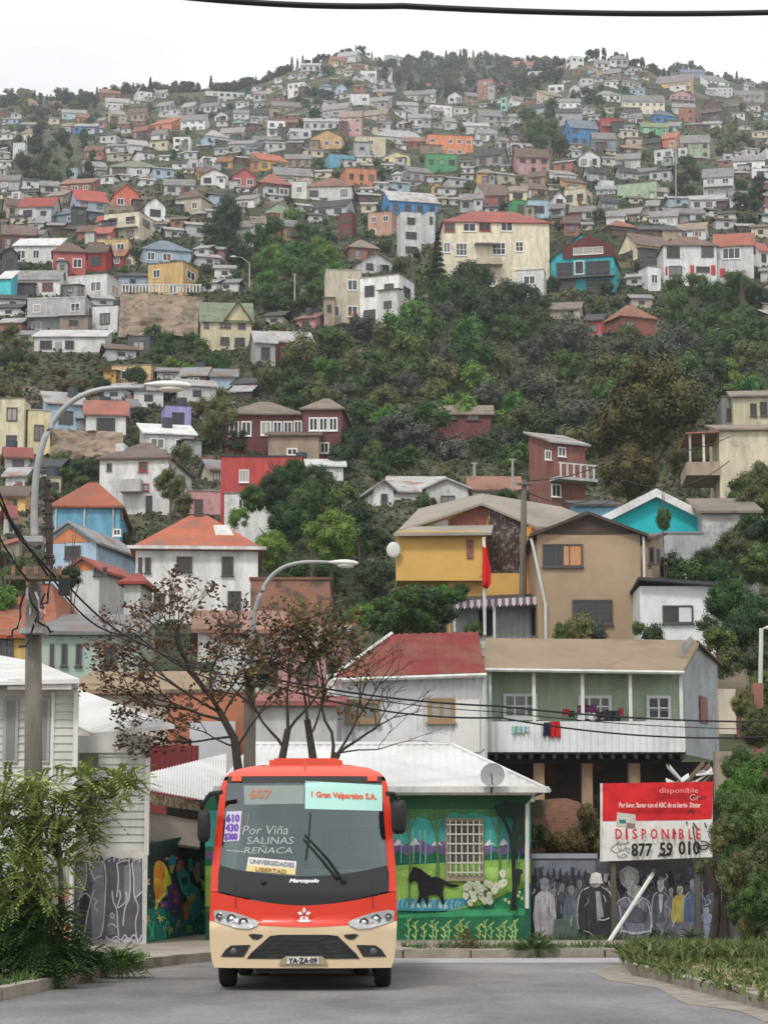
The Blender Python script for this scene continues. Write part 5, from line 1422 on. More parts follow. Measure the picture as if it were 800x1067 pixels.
P_.poly([(48,230),(95,210),(105,300),(80,380),(60,420),(48,620)],GL); P_.poly([(118,215),(200,205),(210,400),(195,620),(140,630),(130,420),(140,330)],(.23,.23,.26)); P_.poly([(70,420),(100,385),(130,420),(110,560),(80,620)],(.045,.045,.05)); P_.poly([(360,190),(415,195),(410,380),(370,440)],(.19,.19,.21)); P_.poly([(225,500),(250,480),(275,520),(265,610),(225,615)],(.17,.17,.19)); P_.poly([(315,230),(350,215),(350,420),(320,450)],(.2,.2,.22))
WH=(.5,.49,.52)
for c in ([(100,190),(108,260),(98,340),(70,400),(60,450)],[(70,400),(100,380),(130,410),(112,500),(95,600),(70,640)],[(125,190),(130,250),(150,300),(140,330),(165,290),(195,285)],[(125,210),(170,205),(205,215),(215,300),(210,420),(200,560),(180,620),(130,635)],[(150,360),(140,400),(165,420),(150,450),(170,480)],[(250,365),(255,420),(275,470),(280,540),(285,620)],[(290,360),(295,400),(280,460),(330,420),(325,370)],[(275,210),(285,300),(275,400)],[(275,215),(340,200),(350,300),(345,400),(320,470),(310,560)],[(360,210),(370,300),(375,400),(415,370)],[(375,400),(395,460),(380,540),(385,620)],[(215,620),(240,640),(270,620),(300,640),(320,610),(345,640),(370,610),(400,640),(415,610)],[(240,500),(250,490),(262,505),(250,520),(240,500)],[(225,560),(250,550),(275,570)]): P_.curve(c,7,WH)
for i in range(12): x = 90+i*28; P_.curve([(x,205),(x+8,175+8*(i%3))],8,LV,3); P_.curve([(x-30,650),(x-15,635),(x,652)],7,LV,3)
P_.build(hb,'graffiti')
mb = MB(); mb.box(W(72.5,900,Yb_).x,W(77.5,900,Yb_).x,Yb_-.12,Yb_-.0,.1,W(75,889,Yb_).z); solo(mb,'wall_post',pmat('post_yellow',(.6,.48,.2),.8,.3),'yellow painted post at the edge of the purple-grey graffiti','post')
Ya = 42.2
ha = thing('clapboard_house','taller grey clapboard house with narrow windows behind the concrete pole','house',W(30,990,Ya))
xl,xr = W(-120,986,Ya).x,W(76,986,Ya).x; za = W(40,709,Ya).z; zg = W(115,892,Ya).z
mb = MB(); mb.slab([(xl,Ya,za),(xr,Ya,za),(xr*(Ya+1.3)/Ya,Ya+1.3,za),(xl,Ya+1.3,za)],za); siding(mb,xl,xr,zg,za-.1,Ya); mb.build('wall',clap,ha)
mb = MB(); mb.slab([W(-100,712,Ya-.5),W(12,710,Ya-.5),W(83,707.5,Ya-.5),W(40,690,Ya+3.2),W(0,683,Ya+5),W(-100,683,Ya+5)],.08); mb.build('roof',roof_white,ha)
mb = MB(); mb.box(W(12,710,Ya).x,W(78,710,Ya).x,Ya-.45,Ya-.3,za-.2,za-.01); mb.box(xr-.07,xr+.02,Ya-.05,Ya-.0,zg,za-.21); x = W(54,800,Ya).x; mb.box(x-.03,x+.03,Ya-.045,Ya-.0,zg,za-.21); mb.build('trim',wood_white,ha)
for (a,b_) in ((7,16),(42,49)):
    mb = MB(); z0,z1 = W(10,792,Ya).z,W(10,731,Ya).z; x0,x1 = W(a,760,Ya).x,W(b_,760,Ya).x; mb.box(x0-.06,x1+.06,Ya-.06,Ya-.03,z0-.06,z1+.06); wn = mb.build('window',pmat('shutter_grey',(.3,.3,.29),.8,.2),ha); mb = MB(); mb.box(x0,x1,Ya-.07,Ya-.061,z0,z1); mb.build('pane',pmat('pane_dull',(.17,.18,.18),.4,.3),wn)
mb = MB(); mb.box(xl,xr-.02,Ya-.04,Ya,.1,zg); mb.build('base_wall',pmat('base_plaster',(.5,.5,.48)),ha)
P_ = Paint(Ya-.045)
P_.rect(-60,893,72,985,(.3,.32,.3)); P_.poly([(45,925),(58,900),(66,895),(71,930),(71,950),(50,948)],(.17,.18,.17)); P_.poly([(46,955),(72,950),(72,972),(46,970)],(.1,.25,.18)); P_.poly([(50,968),(60,955),(70,962),(72,980),(48,980)],(.55,.25,.08)); P_.poly([(56,930),(71,925),(71,938),(60,940)],(.35,.1,.1))
for i in range(7): P_.curve([(-50+i*14,900),(-45+i*14,930),(-54+i*14,965)],3,(.5,.5,.5),3)
P_.build(ha)

# ------------------------------------------------------------ grey portrait wall, brick stub, billboard
Yw = 46.3
gw = thing('mural_wall','grey painted wall with a black and white group portrait mural','wall',W(650,985,Yw)); LAND.append(('the grey portrait wall',650,940))
mb = MB(); zt_ = W(650,895,Yw).z; x0,x1 = W(553.5,940,Yw).x,W(840,940,Yw).x; mb.box(x0,x1,Yw,Yw+.2,.0,zt_); 
mb.build('wall',pmat('wall_slate',(.11,.115,.125),.9,.35,1.2),gw)
mb = MB(); mb.box(x0-.02,W(622,890,Yw).x,Yw-.03,Yw+.24,zt_+.002,zt_+.1); mb.box(W(640,890,Yw).x,W(682,890,Yw).x,Yw-.02,Yw+.22,zt_-.1+.102,zt_+.04); mb.build('coping',pmat('coping_grey',(.3,.32,.36),.9,.3),gw)
P_ = Paint(Yw-.006,(545,885,3.404)); r = random.Random(12)
P_.rect(28,45,800,345,(.09,.095,.105)); P_.poly([(28,40),(255,40),(255,90),(28,95)],(.17,.19,.22))
for i in range(90): P_.poly([(x:=r.uniform(30,640),y:=r.uniform(60,320)),(x+r.uniform(8,30),y+r.uniform(-6,8)),(x+r.uniform(6,26),y+r.uniform(14,50)),(x+r.uniform(-8,6),y+r.uniform(10,40))],r.choice([(.05,.055,.06),(.09,.1,.12),(.22,.23,.24),(.3,.31,.33),(.12,.14,.18)]))
for i in range(9): x = 36+i*22; P_.poly([(x,105),(x+4,65+10*(i%3)),(x+10,64+10*(i%2)),(x+14,108)],(.03,.03,.035))
def fig(x,y,w_,h_,body,head,hat=None,edge=None):
    sh = w_/2
    P_.poly([(x-sh*.35,y+h_*.2),(x+sh*.35,y+h_*.2),(x+sh*.8,y+h_*.28),(x+sh,y+h_*.6),(x+sh*.9,y+h_*.72),(x+sh*.72,y+h_),(x-sh*.72,y+h_),(x-sh*.9,y+h_*.72),(x-sh,y+h_*.6),(x-sh*.8,y+h_*.28)],body)
    P_.oval(x,y+h_*.11,w_*.17,h_*.1,head); P_.oval(x-w_*.05,y+h_*.1,w_*.03,h_*.012,(.05,.05,.05),6); P_.oval(x+w_*.06,y+h_*.1,w_*.03,h_*.012,(.05,.05,.05),6); P_.oval(x,y+h_*.165,w_*.05,h_*.01,(.08,.08,.08),6)
    P_.oval(x-w_*.05,y+h_*.12,w_*.09,h_*.07,tuple(v*.72 for v in head),8,.2)
    if not hat: P_.poly([(x-w_*.18,y+h_*.08),(x-w_*.12,y+h_*.01),(x+w_*.12,y+h_*.01),(x+w_*.18,y+h_*.09),(x+w_*.1,y+h_*.045),(x-w_*.1,y+h_*.045)],(.04,.04,.045))
    P_.curve([(x,y+h_*.095),(x+w_*.02,y+h_*.13),(x-w_*.01,y+h_*.135)],1.6,(.12,.11,.11),3); P_.curve([(x-sh*.55,y+h_*.34),(x-sh*.5,y+h_*.6),(x-sh*.35,y+h_*.9)],2.5,tuple(v*.6 for v in body),3); P_.curve([(x+sh*.5,y+h_*.36),(x+sh*.42,y+h_*.62)],2.5,tuple(min(.6,v*1.6+.05) for v in body),3)
    if hat: P_.oval(x,y+h_*.045,w_*.2,h_*.06,hat)
    if edge: P_.curve([(x-sh*.35,y+h_*.2),(x-sh*.85,y+h_*.3),(x-sh,y+h_*.6),(x-sh*.9,y+h_*.8)],4,edge); P_.curve([(x+sh*.35,y+h_*.2),(x+sh*.8,y+h_*.3),(x+sh,y+h_*.6)],3,edge)
for (a1,a2,a3) in ((108,130,44),(138,112,48),(200,100,46),(226,128,44),(335,105,50),(430,95,48),(455,120,44),(506,100,44),(582,118,46),(632,130,46),(668,120,50),(700,140,48)): fig(a1,a2,a3,200,r.choice([(.06,.065,.075),(.1,.1,.115),(.14,.15,.17),(.08,.1,.13)]),r.choice([(.2,.2,.2),(.28,.27,.27),(.15,.155,.16)]),None,(.2,.2,.21))
fig(76,105,84,225,(.36,.35,.36),(.3,.29,.3),(.16,.16,.17)); P_.curve([(60,180),(62,260),(58,320)],3,(.24,.24,.25)); P_.curve([(92,180),(90,250),(100,320)],3,(.25,.25,.26)); P_.curve([(76,168),(76,230)],3,(.5,.5,.5))
fig(170,120,60,205,(.1,.12,.15),(.25,.26,.28)); fig(312,92,66,230,(.13,.13,.14),(.36,.34,.33),(.05,.05,.05),(.4,.4,.4)); P_.poly([(300,150),(324,150),(318,200),(308,200)],(.45,.45,.45))
fig(256,85,130,250,(.035,.035,.04),(.3,.28,.27),None,(.45,.45,.42)); P_.poly([(238,110),(240,90),(258,82),(276,88),(280,112),(284,122),(236,122)],(.6,.6,.57)); P_.poly([(256,150),(272,150),(286,240),(262,250)],(.3,.3,.31)); P_.curve([(262,250),(288,252),(306,244)],5,(.5,.5,.5)); P_.curve([(215,290),(240,300),(260,330)],4,(.3,.3,.3))
P_.oval(376,100,36,40,(.24,.25,.26),14,.1); P_.oval(376,98,22,30,(.38,.38,.37),12,.1); P_.curve([(345,80),(376,64),(408,84)],5,(.45,.45,.45))
fig(392,130,138,200,(.17,.18,.22),(.42,.41,.4),(.28,.28,.28),(.5,.5,.5)); P_.poly([(356,210),(400,200),(440,230),(430,262),(370,258)],(.1,.1,.13)); P_.curve([(350,290),(400,300),(455,288)],7,(.5,.5,.5)); P_.curve([(370,170),(392,200),(420,176)],4,(.5,.5,.5)); P_.curve([(340,200),(350,260),(345,300)],5,(.48,.48,.48)); P_.curve([(440,190),(455,250),(450,300)],6,(.52,.52,.52))
fig(487,110,64,210,(.08,.085,.1),(.4,.39,.38),(.3,.3,.31),(.35,.35,.36)); P_.poly([(480,160),(496,160),(492,220),(484,230)],(.35,.36,.4))
fig(524,130,46,170,(.16,.16,.19),(.3,.28,.28)); fig(556,122,66,200,(.4,.34,.08),(.38,.36,.3)); fig(604,110,74,210,(.09,.13,.21),(.28,.28,.3),(.2,.22,.28),(.28,.32,.4)); fig(650,200,52,150,(.22,.26,.34),(.4,.4,.42),None,(.4,.44,.5))
P_.poly([(470,262),(640,258),(640,345),(470,345)],(.13,.14,.16)); P_.poly([(495,300),(520,285),(548,300),(548,345),(495,345)],(.07,.075,.09)); P_.poly([(110,250),(190,240),(195,335),(100,335)],(.09,.12,.1))
for i in range(110):
    x = r.uniform(40,700); y = r.uniform(85,320); g_ = r.choice([.05,.08,.22,.3,.38]); P_.curve([(x,y),(x+r.uniform(-9,9),y+r.uniform(6,16)),(x+r.uniform(-14,14),y+r.uniform(16,40))],r.uniform(1.5,3.5),(g_,g_,g_*1.06),3)
for i in range(36):
    x = r.uniform(60,700); P_.curve([(x,340),(x+r.uniform(-6,6),325),(x+r.uniform(-9,9),r.uniform(296,318))],5,(.05,.09,.04),3)
P_.build(gw)
bs = thing('brick_ruin','crumbling brick wall stub overgrown with ivy beside the mural house','wall',W(590,890,48.2))
mb = MB(); q0,q1 = W(553,895,48),W(604,895,48); 
tops = [(q0.x,W(0,834,48).z),(W(580,0,48).x,W(0,832,48).z),(q1.x,W(0,836,48).z),(q1.x+.5,W(0,870,48).z)]
for (xa,za_),(xb,zb_) in zip(tops,tops[1:]):
    mb.slab([(xa,48,0),(xb,48,0),(xb,48,zb_),(xa,48,za_)],.3,n=(0,-1,0))
m,nt,b = newmat('brickwork'); L = nt.links.new; tc = N(nt,'ShaderNodeTexCoord'); mp = N(nt,'ShaderNodeMapping'); mp.inputs['Rotation'].default_value = (R(90),0,0); br = N(nt,'ShaderNodeTexBrick'); br.inputs['Scale'].default_value = 4; br.inputs['Color1'].default_value = (.3,.12,.07,1); br.inputs['Color2'].default_value = (.2,.09,.06,1); br.inputs['Mortar'].default_value = (.25,.2,.16,1)
L(tc.outputs['Object'],mp.inputs[0]); L(mp.outputs[0],br.inputs['Vector']); n_ = N(nt,'ShaderNodeTexNoise'); n_.inputs['Scale'].default_value = 1.4; n_.inputs['Detail'].default_value = 6; L(tc.outputs['Object'],n_.inputs['Vector']); mx = N(nt,'ShaderNodeMix',data_type='RGBA'); rr_ = N(nt,'ShaderNodeMapRange'); rr_.inputs['From Min'].default_value = .48; rr_.inputs['From Max'].default_value = .6; L(n_.outputs['Fac'],rr_.inputs[0]); L(rr_.outputs[0],mx.inputs[0]); L(br.outputs[0],mx.inputs[6]); mx.inputs[7].default_value = (.1,.075,.05,1); L(mx.outputs[2],b.inputs['Base Color']); b.inputs['Roughness'].default_value = .95
brick = m; mb.build('brick_wall',brick,bs)
for (a,b_,c,k) in ((562,872,14,'olive'),(578,880,15,'rustgreen'),(598,878,16,'rustgreen'),(614,866,17,'olive'),(612,848,12,'rustgreen'),(628,880,14,'olive')):
    tree(a,b_,c,'bush',k,Y=47.2+rnd.uniform(0,.6),name='shrub',cat='shrub',trunk=False,stretch=1.4,group=None,words='wild ivy shrub',base=1)
# billboard
Yb2 = 45.6
bb = thing('billboard','red and white rental billboard reading DISPONIBLE above the portrait wall','billboard',W(683,983,Yb2+.05)); LAND.append(('the red and white billboard',683,856))
def bpnt(px,py,l=0): return W(px,py,Yb2-l)
mb = MB(); c0 = [bpnt(625,898),bpnt(742,893.5),bpnt(742.5,815),bpnt(626,817)]; mb.slab(c0,.06,n=(0,-1,0)); mb.build('panel',pmat('board_white',(.66,.65,.62),.6,.15,1.5,col2=(.5,.48,.45),thr=.6,wid=.15),bb)
P_ = Paint(Yb2-.004,(615,805,5.714))
P_.poly([(72,66),(728,55),(728,80),(726,240),(722,278),(600,285),(72,292)],(.58,.02,.025)); P_.poly([(58,66),(72,66),(72,525),(58,525)],(.62,.6,.56))
P_.poly([(158,238),(268,252),(272,330),(155,322)],(.5,.48,.44)); P_.poly([(170,282),(210,282),(212,306),(172,304)],(.03,.16,.15)); P_.poly([(215,300),(266,305),(264,330),(235,335),(215,325)],(.25,.17,.13)); P_.curve([(215,325),(218,360),(214,400)],6,(.1,.1,.08),3)
for c in ([(120,455),(150,430),(175,410)],[(120,455),(150,480),(175,470)],[(150,430),(200,425),(232,418)],[(160,440),(180,470),(215,450),(235,460)],[(180,430),(185,470)],[(205,425),(212,465),(232,480)],[(155,490),(180,500),(200,485),(222,500)],[(160,500),(190,510),(218,498)]): P_.curve(c,5,(.25,.25,.22),3)
for c in ([(400,500),(430,490),(470,495),(480,480)],[(410,480),(440,500),(460,480)],[(680,300),(690,330),(685,318)],[(570,292),(575,305),(572,310)],[(610,300),(640,340)],[(610,320),(625,420),(650,480)],[(500,345),(508,370)],[(655,410),(700,420),(690,455),(660,460),(650,430)],[(655,440),(712,430)],[(570,240),(600,225),(620,250)],[(590,140),(650,150),(690,140)]): P_.curve(c,8,(.05,.05,.045),3)
P_.build(bb,'print')
def bfn(x,z,l): return W(615+x/5.714,805+(-z)/5.714,Yb2-.075-l*0) if False else W(615+x/5.714,805-z/5.714,Yb2-.085-l)
redt = pmat('letter_red',(.5,.015,.02),.6,.1); blk = pmat('letter_black',(.012,.012,.012),.6,.1); pinkt = pmat('letter_pale',(.75,.5,.48),.7,.1); dkred = pmat('letter_darkred',(.72,.3,.28),.7,.1)
for ch,x0,x1 in (('D',150,186),('I',210,220),('S',250,278),('P',305,330),('O',360,398),('N',425,465),('I',490,500),('B',528,555),('L',585,606),('E',630,655)):
    put_text(ch,(x0,-398,x1,-338),bfn,redt,bb,'letter',bold=1.6)
put_text('877',(246,-500,366,-425),bfn,blk,bb,'lettering',bold=3); put_text('59',(414,-496,488,-420),bfn,blk,bb,'lettering',bold=3); put_text('010',(526,-490,650,-412),bfn,blk,bb,'lettering',bold=3)
put_text('Por favor, llamar con el ABC de su barrio  Dinter',(172,-214,655,-180),bfn,pinkt,bb,'lettering',bold=1)
put_text('disponible',(410,-132,642,-92),bfn,dkred,bb,'lettering'); put_text('Gr',(590,-168,650,-130),bfn,dkred,bb,'lettering')
for x in (640,728):
    mb = MB(); p = W(x,983,Yb2+.08); mb.box(p.x-.05,p.x+.05,Yb2+.075,Yb2+.17,.1,W(x,880,Yb2).z); mb.build('post',pmat('post_wood',(.1,.09,.075),.9,.3),bb)
# leaning white pole
p = W(634,990,44.6); q = W(680,911,45.9); p.z = .13
mb = MB(); mb.tube([p,q],.042,7); solo(mb,'leaning_pole',pmat('pole_white',(.62,.61,.58),.7,.25,2),'white painted pole leaning diagonally against the grey portrait wall','pole')

# ------------------------------------------------------------ green balcony house and its red-roofed neighbour
Yg = 70.45; Yf = 69.6
gh = thing('balcony_house','pale green house with a long white corrugated balcony and tan roof','house',W(620,890,Yg)); LAND.append(('the green balcony house',620,730))
def wx(px,Y): return W(px,800,Y).x
def wz(py,Y): return W(600,py,Y).z
x0,x1,x2 = wx(508,Yg),wx(712,Yg),wx(749,Yg+5)
mb = MB(); mb.box(x0,x1,Yg,Yg+5.8,wz(790,Yg),wz(694,Yg)); mb.build('wall',pmat('wall_palegreen',(.46,.68,.37),.85,.25,.6,streak=1),gh)
mb = MB(); pA = W(712,786,Yg-.1); pB = W(749,782,Yg+5); pC = W(749,693,Yg+5); pD = W(712,668,Yg-.1); pE = W(730,664,Yg+2)
u = Vector((pB.x-pA.x,pB.y-pA.y,0)); Lw = u.length; u.normalize()
n = 60; z0 = pA.z
nn = Vector((u.y,-u.x,0)); prev = None
for i in range(n+1):
    t = Lw*i/n; top = interp([(0,wz(672,Yg)),(Lw*.25,wz(664,Yg+1.5)),(Lw,pC.z)],t); o = nn*(.02*math.sin(t*2*math.pi/.22)); a = Vector((pA.x,pA.y,z0))+u*t+o; b_ = Vector((a.x,a.y,top))
    if prev: mb.face([prev[0],a,b_,prev[1]])
    prev = (a,b_)
mb.build('side_wall',pmat('zinc_grey',(.36,.38,.4),.6,.3,.8,col2=(.2,.17,.14),thr=.62,wid=.1),gh)
mb = MB(); mb.slab([W(503,696,Yf-.2),W(712,699,Yf-.2),W(728,672,Yf+1.6),W(728,667,Yg+1.6),W(506,665,Yg+1.6)],.08); mb.build('roof',pmat('roof_tan_sheet',(.25,.19,.125),.85,.25,.5,col2=(.19,.14,.095),thr=.6),gh)
mb = MB(); mb.slab([W(728,668,Yg+1.2),W(753,692,Yg+5.3),W(745,694,Yg+6),W(720,668,Yg+2)],.06); mb.build('side_roof',roofmat('rust'),gh)
mb = MB(); mb.tube([W(503,698,Yf-.25),W(713,701,Yf-.25)],.06,6); mb.build('gutter',wood_white,gh)
zf = wz(782,Yf)
mb = MB(); corr(mb,Vector((wx(503,Yf),Yf-.05,wz(784,Yf))),Vector((1,0,0)),Vector((0,0,1)),wx(714,Yf)-wx(503,Yf),wz(752,Yf)-wz(784,Yf),pitch=.21,amp=.03); mb.build('balcony_front',zinc_white,gh)
mb = MB(); mb.box(wx(500,Yf),wx(715,Yf),Yf-.0,Yg-.02,zf-.12,zf); k = wx(503,Yf)
while k < wx(713,Yf): mb.box(k,k+.1,Yf-.12,Yf+.6,zf-.26,zf-.125); k += .35
mb.box(wx(500,Yf),wx(713,Yf),Yf+.62,Yf+.8,zf-.36,zf-.125)
mb.build('balcony_floor',pmat('beam_dark',(.035,.03,.028),.9,.3),gh)
for px in (511,557,608,658,711):
    mb = MB(); x = wx(px,Yf); mb.box(x-.05,x+.05,Yf+.02,Yf+.12,zf+.002,wz(700,Yf)); mb.build('balcony_post',wood_white,gh)
for (a,b_,c,d_,nc) in ((524,723,560,749,3),(602,725,637,748,3),(673,725,699,751,2)):
    p = W(a,b_,Yg); q = W(c,d_,Yg); near_window(gh,(0,0,0),q.x-p.x,p.z-q.z,0,'w',nc,2,.09).location = Vector(((p.x+q.x)/2,Yg-.02,(p.z+q.z)/2))-gh.location
mb = MB(); p = W(728,724,Yg+1.9); q = W(736,752,Yg+1.9); cp = Vector((pA.x,pA.y,0))+u*Lw*.55+nn*.04
mb.face([Vector((cp.x,cp.y,q.z))-u*.6,Vector((cp.x,cp.y,q.z))+u*.6,Vector((cp.x,cp.y,p.z))+u*.6,Vector((cp.x,cp.y,p.z))-u*.6]); mb.build('side_door',wallmat('terracotta'),gh)
for px,w_ in ((561,11),(611,11),(660,12)):
    mb = MB(); x = wx(px,Yf+.7); hw_ = w_/2*mpp(Yf); mb.box(x-hw_,x+hw_,Yf+.5,Yf+.9,-.2,zf-.37); mb.build('pillar',pmat('pillar_tan',(.32,.22,.14),.9,.3),gh)
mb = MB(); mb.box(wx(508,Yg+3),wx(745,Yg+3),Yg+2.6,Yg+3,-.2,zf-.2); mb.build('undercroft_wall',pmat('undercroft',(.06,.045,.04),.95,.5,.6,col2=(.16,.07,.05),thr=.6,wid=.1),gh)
r = random.Random(9); ju = thing('timber_pile','broken planks and sheets heaped under the balcony house','rubble',W(725,815,68)); 
for k in range(9):
    mb = MB(); p = W(r.uniform(705,738),r.uniform(800,822),68); d = Vector((r.uniform(-1,1),r.uniform(-.3,.3),r.uniform(-.8,.5))).normalized()*r.uniform(.3,.8); mb.slab([p-d-Vector((0,.1,.06)),p+d-Vector((0,.1,.06)),p+d+Vector((0,.1,.06)),p-d+Vector((0,.1,.06))],.04)
    mb.build('plank',r.choice([wood_white,pmat('plank_grey',(.25,.23,.2),.9,.3),pmat('plank_brown',(.14,.1,.07),.9,.3)]),ju)
# laundry
def cloth(px0,py0,px1,py1,col,lab,Yc=Yf-.12,sag=0,skew=0,nm='laundry'):
    mb = MB(); n = 8
    for j in range(5):
        for i in range(n+1):
            s = i/n; t = j/4; p = W(lerp(px0,px1,s)+skew*t,lerp(py0,py1,t)+sag*math.sin(s*3.14)+(1.2*math.sin(s*9)*t),Yc); mb.v.append(p+Vector((0,.05*math.sin(s*12+t*2),0)))
    for j in range(4):
        for i in range(n): k = j*(n+1)+i; mb.f.append((k,k+1,k+n+2,k+n+1)); mb.mi.append(0)
    o = solo(mb,nm,pmat('cloth_'+lab.split()[0],col,.9,.15),lab+' '+'hanging on the green house balcony','laundry','clothes drying on the balcony'); sm = o.modifiers.new('s','SOLIDIFY'); sm.thickness = .012
cloth(566,753,573,767,(.02,.03,.07),'navy cloth'); cloth(573,752,583,768,(.55,.02,.02),'bright red towel',skew=1); cloth(586,739,593,745,(.4,.03,.03),'maroon sock pair',Yf+.4); cloth(593,741,598,747,(.03,.03,.04),'charcoal sock pair',Yf+.4)
cloth(602,735,621,743,(.12,.02,.08),'plum blanket',Yf+.4); cloth(602,743,620,750,(.65,.63,.66),'white sheet',Yf+.4); cloth(622,742,632,749,(.05,.03,.04),'blackish shirt',Yf+.4); cloth(632,740,646,751,(.03,.03,.035),'black trousers',Yf+.4,sag=1); cloth(644,738,649,745,(.5,.04,.04),'scarlet cloth',Yf+.4)
cloth(533,757,543,764,(.3,.55,.45),'mint rag'); cloth(544,757,551,763,(.5,.6,.66),'powder-blue rag')
mb = MB(); mb.tube([W(511,741,Yf+.4),W(580,739,Yf+.4),W(650,739,Yf+.4),W(711,741,Yf+.4)],.008,4); solo(mb,'clothes_line',pmat('line_grey',(.3,.3,.3)),'thin clothes line strung under the green house eave','clothes line')
# red roofed white zinc building
Yr_ = 68.6
rh = thing('zinc_house','white corrugated house with a faded red sheet roof beside the green one','house',W(430,880,Yr_)); LAND.append(('the red-roofed zinc house',430,710))
xa,xb = wx(340,Yr_),wx(508,Yr_); z0,z1 = -.2,wz(703,Yr_)
mb = MB(); corr(mb,Vector((xa,Yr_,z0)),Vector((1,0,0)),Vector((0,0,1)),xb-xa,z1-z0,pitch=.2,amp=.02); mb.box(xa,xb,Yr_+.05,Yr_+6,z0,z1-.01); mb.build('wall',zinc_white,rh)
mb = MB(); corrtri(mb,W(346,706,Yr_-.4),W(506,701,Yr_-.4),W(408,661,Yr_+3.8),W(506,665,Yr_+3.4),pitch=.25,amp=.02); mb.build('roof',pmat('roof_red_faded',(.19,.02,.018),.75,.3,.35,col2=(.17,.055,.035),thr=.5,wid=.12),rh)
mb = MB(); mb.tube([W(346,709,Yr_-.45),W(507,703.5,Yr_-.45)],.07,6); mb.tube([W(346,705,Yr_-.35),W(408,660,Yr_+3.8)],.06,5); mb.build('gutter',wood_white,rh)
mb = MB(); mb.tube([W(504,704,Yr_-.3),W(504,780,Yr_-.3),W(498,790,Yr_-.3)],.05,6); mb.build('downpipe',wood_white,rh)
mb = MB(); mb.box(wx(474,Yr_),wx(500,Yr_),Yr_-.06,Yr_-.025,wz(784,Yr_),wz(729,Yr_)); mb.build('panel',pmat('panel_white',(.66,.65,.62),.7,.15),rh)
for (a,b_,c,d_) in ((361,729,395,753),(445,728,474,753)):
    p = W(a,b_,Yr_); q = W(c,d_,Yr_); near_window(rh,(0,0,0),q.x-p.x,p.z-q.z,0,'o',2,1,.12).location = Vector(((p.x+q.x)/2,Yr_-.03,(p.z+q.z)/2))-rh.location
mb = MB(); mb.box(wx(455,Yg+3),wx(565,Yg+3),Yg+2.2,Yg+2.6,wz(669,Yg),wz(661,Yg)); solo(mb,'parapet',pmat('parapet_pale',(.5,.53,.5),.8,.2),'pale low parapet behind the red and tan roofs','parapet')

# ------------------------------------------------------------ yellow house, tan house, annex
Yy = 112.0
yh = thing('yellow_house','yellow box house with a rusty corrugated gable and tin roofs','house',W(470,625,Yy)); LAND.append(('the yellow house',465,575))
yel = pmat('wall_mustard',(.62,.38,.11),.85,.18,.5)
x0,x1 = wx(413,Yy),wx(505,Yy); mb = MB(); mb.box(x0,x1,Yy,Yy+5,wz(605,Yy),wz(553,Yy)); mb.build('wall',yel,yh)
mb = MB(); mb.box(wx(468,Yy+.6),wx(545,Yy+.6),Yy+.5,Yy+5,wz(650,Yy)-2,wz(596,Yy)); mb.build('lower_wall',yel,yh)
mb = MB(); mb.slab([W(410,556,Yy-.5),W(512,555,Yy-.5),W(514,547,Yy+3.2),W(430,548,Yy+3.2)],.12); mb.box(wx(411,Yy-.4),wx(511,Yy-.4),Yy-.45,Yy-.35,wz(559,Yy),wz(556,Yy)); mb.build('roof',pmat('roof_tan_tin',(.3,.27,.23),.8,.3,.4),yh)
Yh = Yy+3.4
mb = MB(); mb.face([W(418,551,Yh),W(554,551,Yh),W(554,546,Yh),W(502,525,Yh)]); mb.box(wx(509,Yh),wx(556,Yh),Yh+.05,Yh+5,wz(605,Yh),wz(548,Yh)); mb.build('upper_wall',yel,yh)
mb = MB(); mb.face([W(440,550,Yh-.05),W(467,550,Yh-.05),W(466,541,Yh-.05)]); mb.build('gable_patch',wallmat('white'),yh)
mb = MB(); mb.face([W(468,550,Yh-.07),W(505,550,Yh-.07),W(509,529,Yh-.07),W(499,527,Yh-.07),W(468,541,Yh-.07)]); mb.build('gable_boards',pmat('gable_rust',(.3,.08,.04),.85,.5,2.5,col2=(.12,.07,.05),thr=.5),yh)
mb = MB(); pr = None
for i in range(61):
    px = lerp(509,549,i/60); p = W(px,598,Yh-.2-.03*math.sin(i*1.3)); q = W(px,lerp(529,547,i/60),Yh-.2-.03*math.sin(i*1.3))
    if pr: mb.face([pr[0],p,q,pr[1]])
    pr = (p,q)
mb.build('rusty_sheets',pmat('sheet_rust_dark',(.09,.06,.055),.8,.5,2.2,streak=1,col2=(.32,.3,.3),thr=.57,wid=.15),yh)
mb = MB(); mb.slab([W(414,553,Yh-.5),W(502,524,Yh-.5),W(502,514,Yh+6),W(436,530,Yh+6)],.12); mb.slab([W(502,524,Yh-.5),W(560,549,Yh-.5),W(640,549,Yh+4),W(585,528,Yh+6),W(502,514,Yh+6)],.12); mb.build('upper_roof',pmat('roof_tan_tin2',(.27,.235,.195),.8,.25,.3),yh)
p = W(486,562,Yy); q = W(493,582,Yy); mb = MB(); mb.box(p.x,q.x,Yy-.07,Yy-.01,q.z,p.z); mb.build('shutter',wallmat('brickred'),yh)
mb = MB(); mb.box(wx(547,Yy),wx(556,Yy),Yy+.2,Yy+5,wz(655,Yy),wz(548,Yy)); mb.build('orange_strip',pmat('wall_orange_strip',(.6,.25,.05),.85,.2),yh)
mb = MB(); mb.sphere(W(410,573,Yy-.3),.35,.1,.4,12,8); solo(mb,'satellite_dish',pmat('dish_white',(.6,.6,.58),.6,.2),'white dish fixed to the corner of the yellow house','satellite dish')
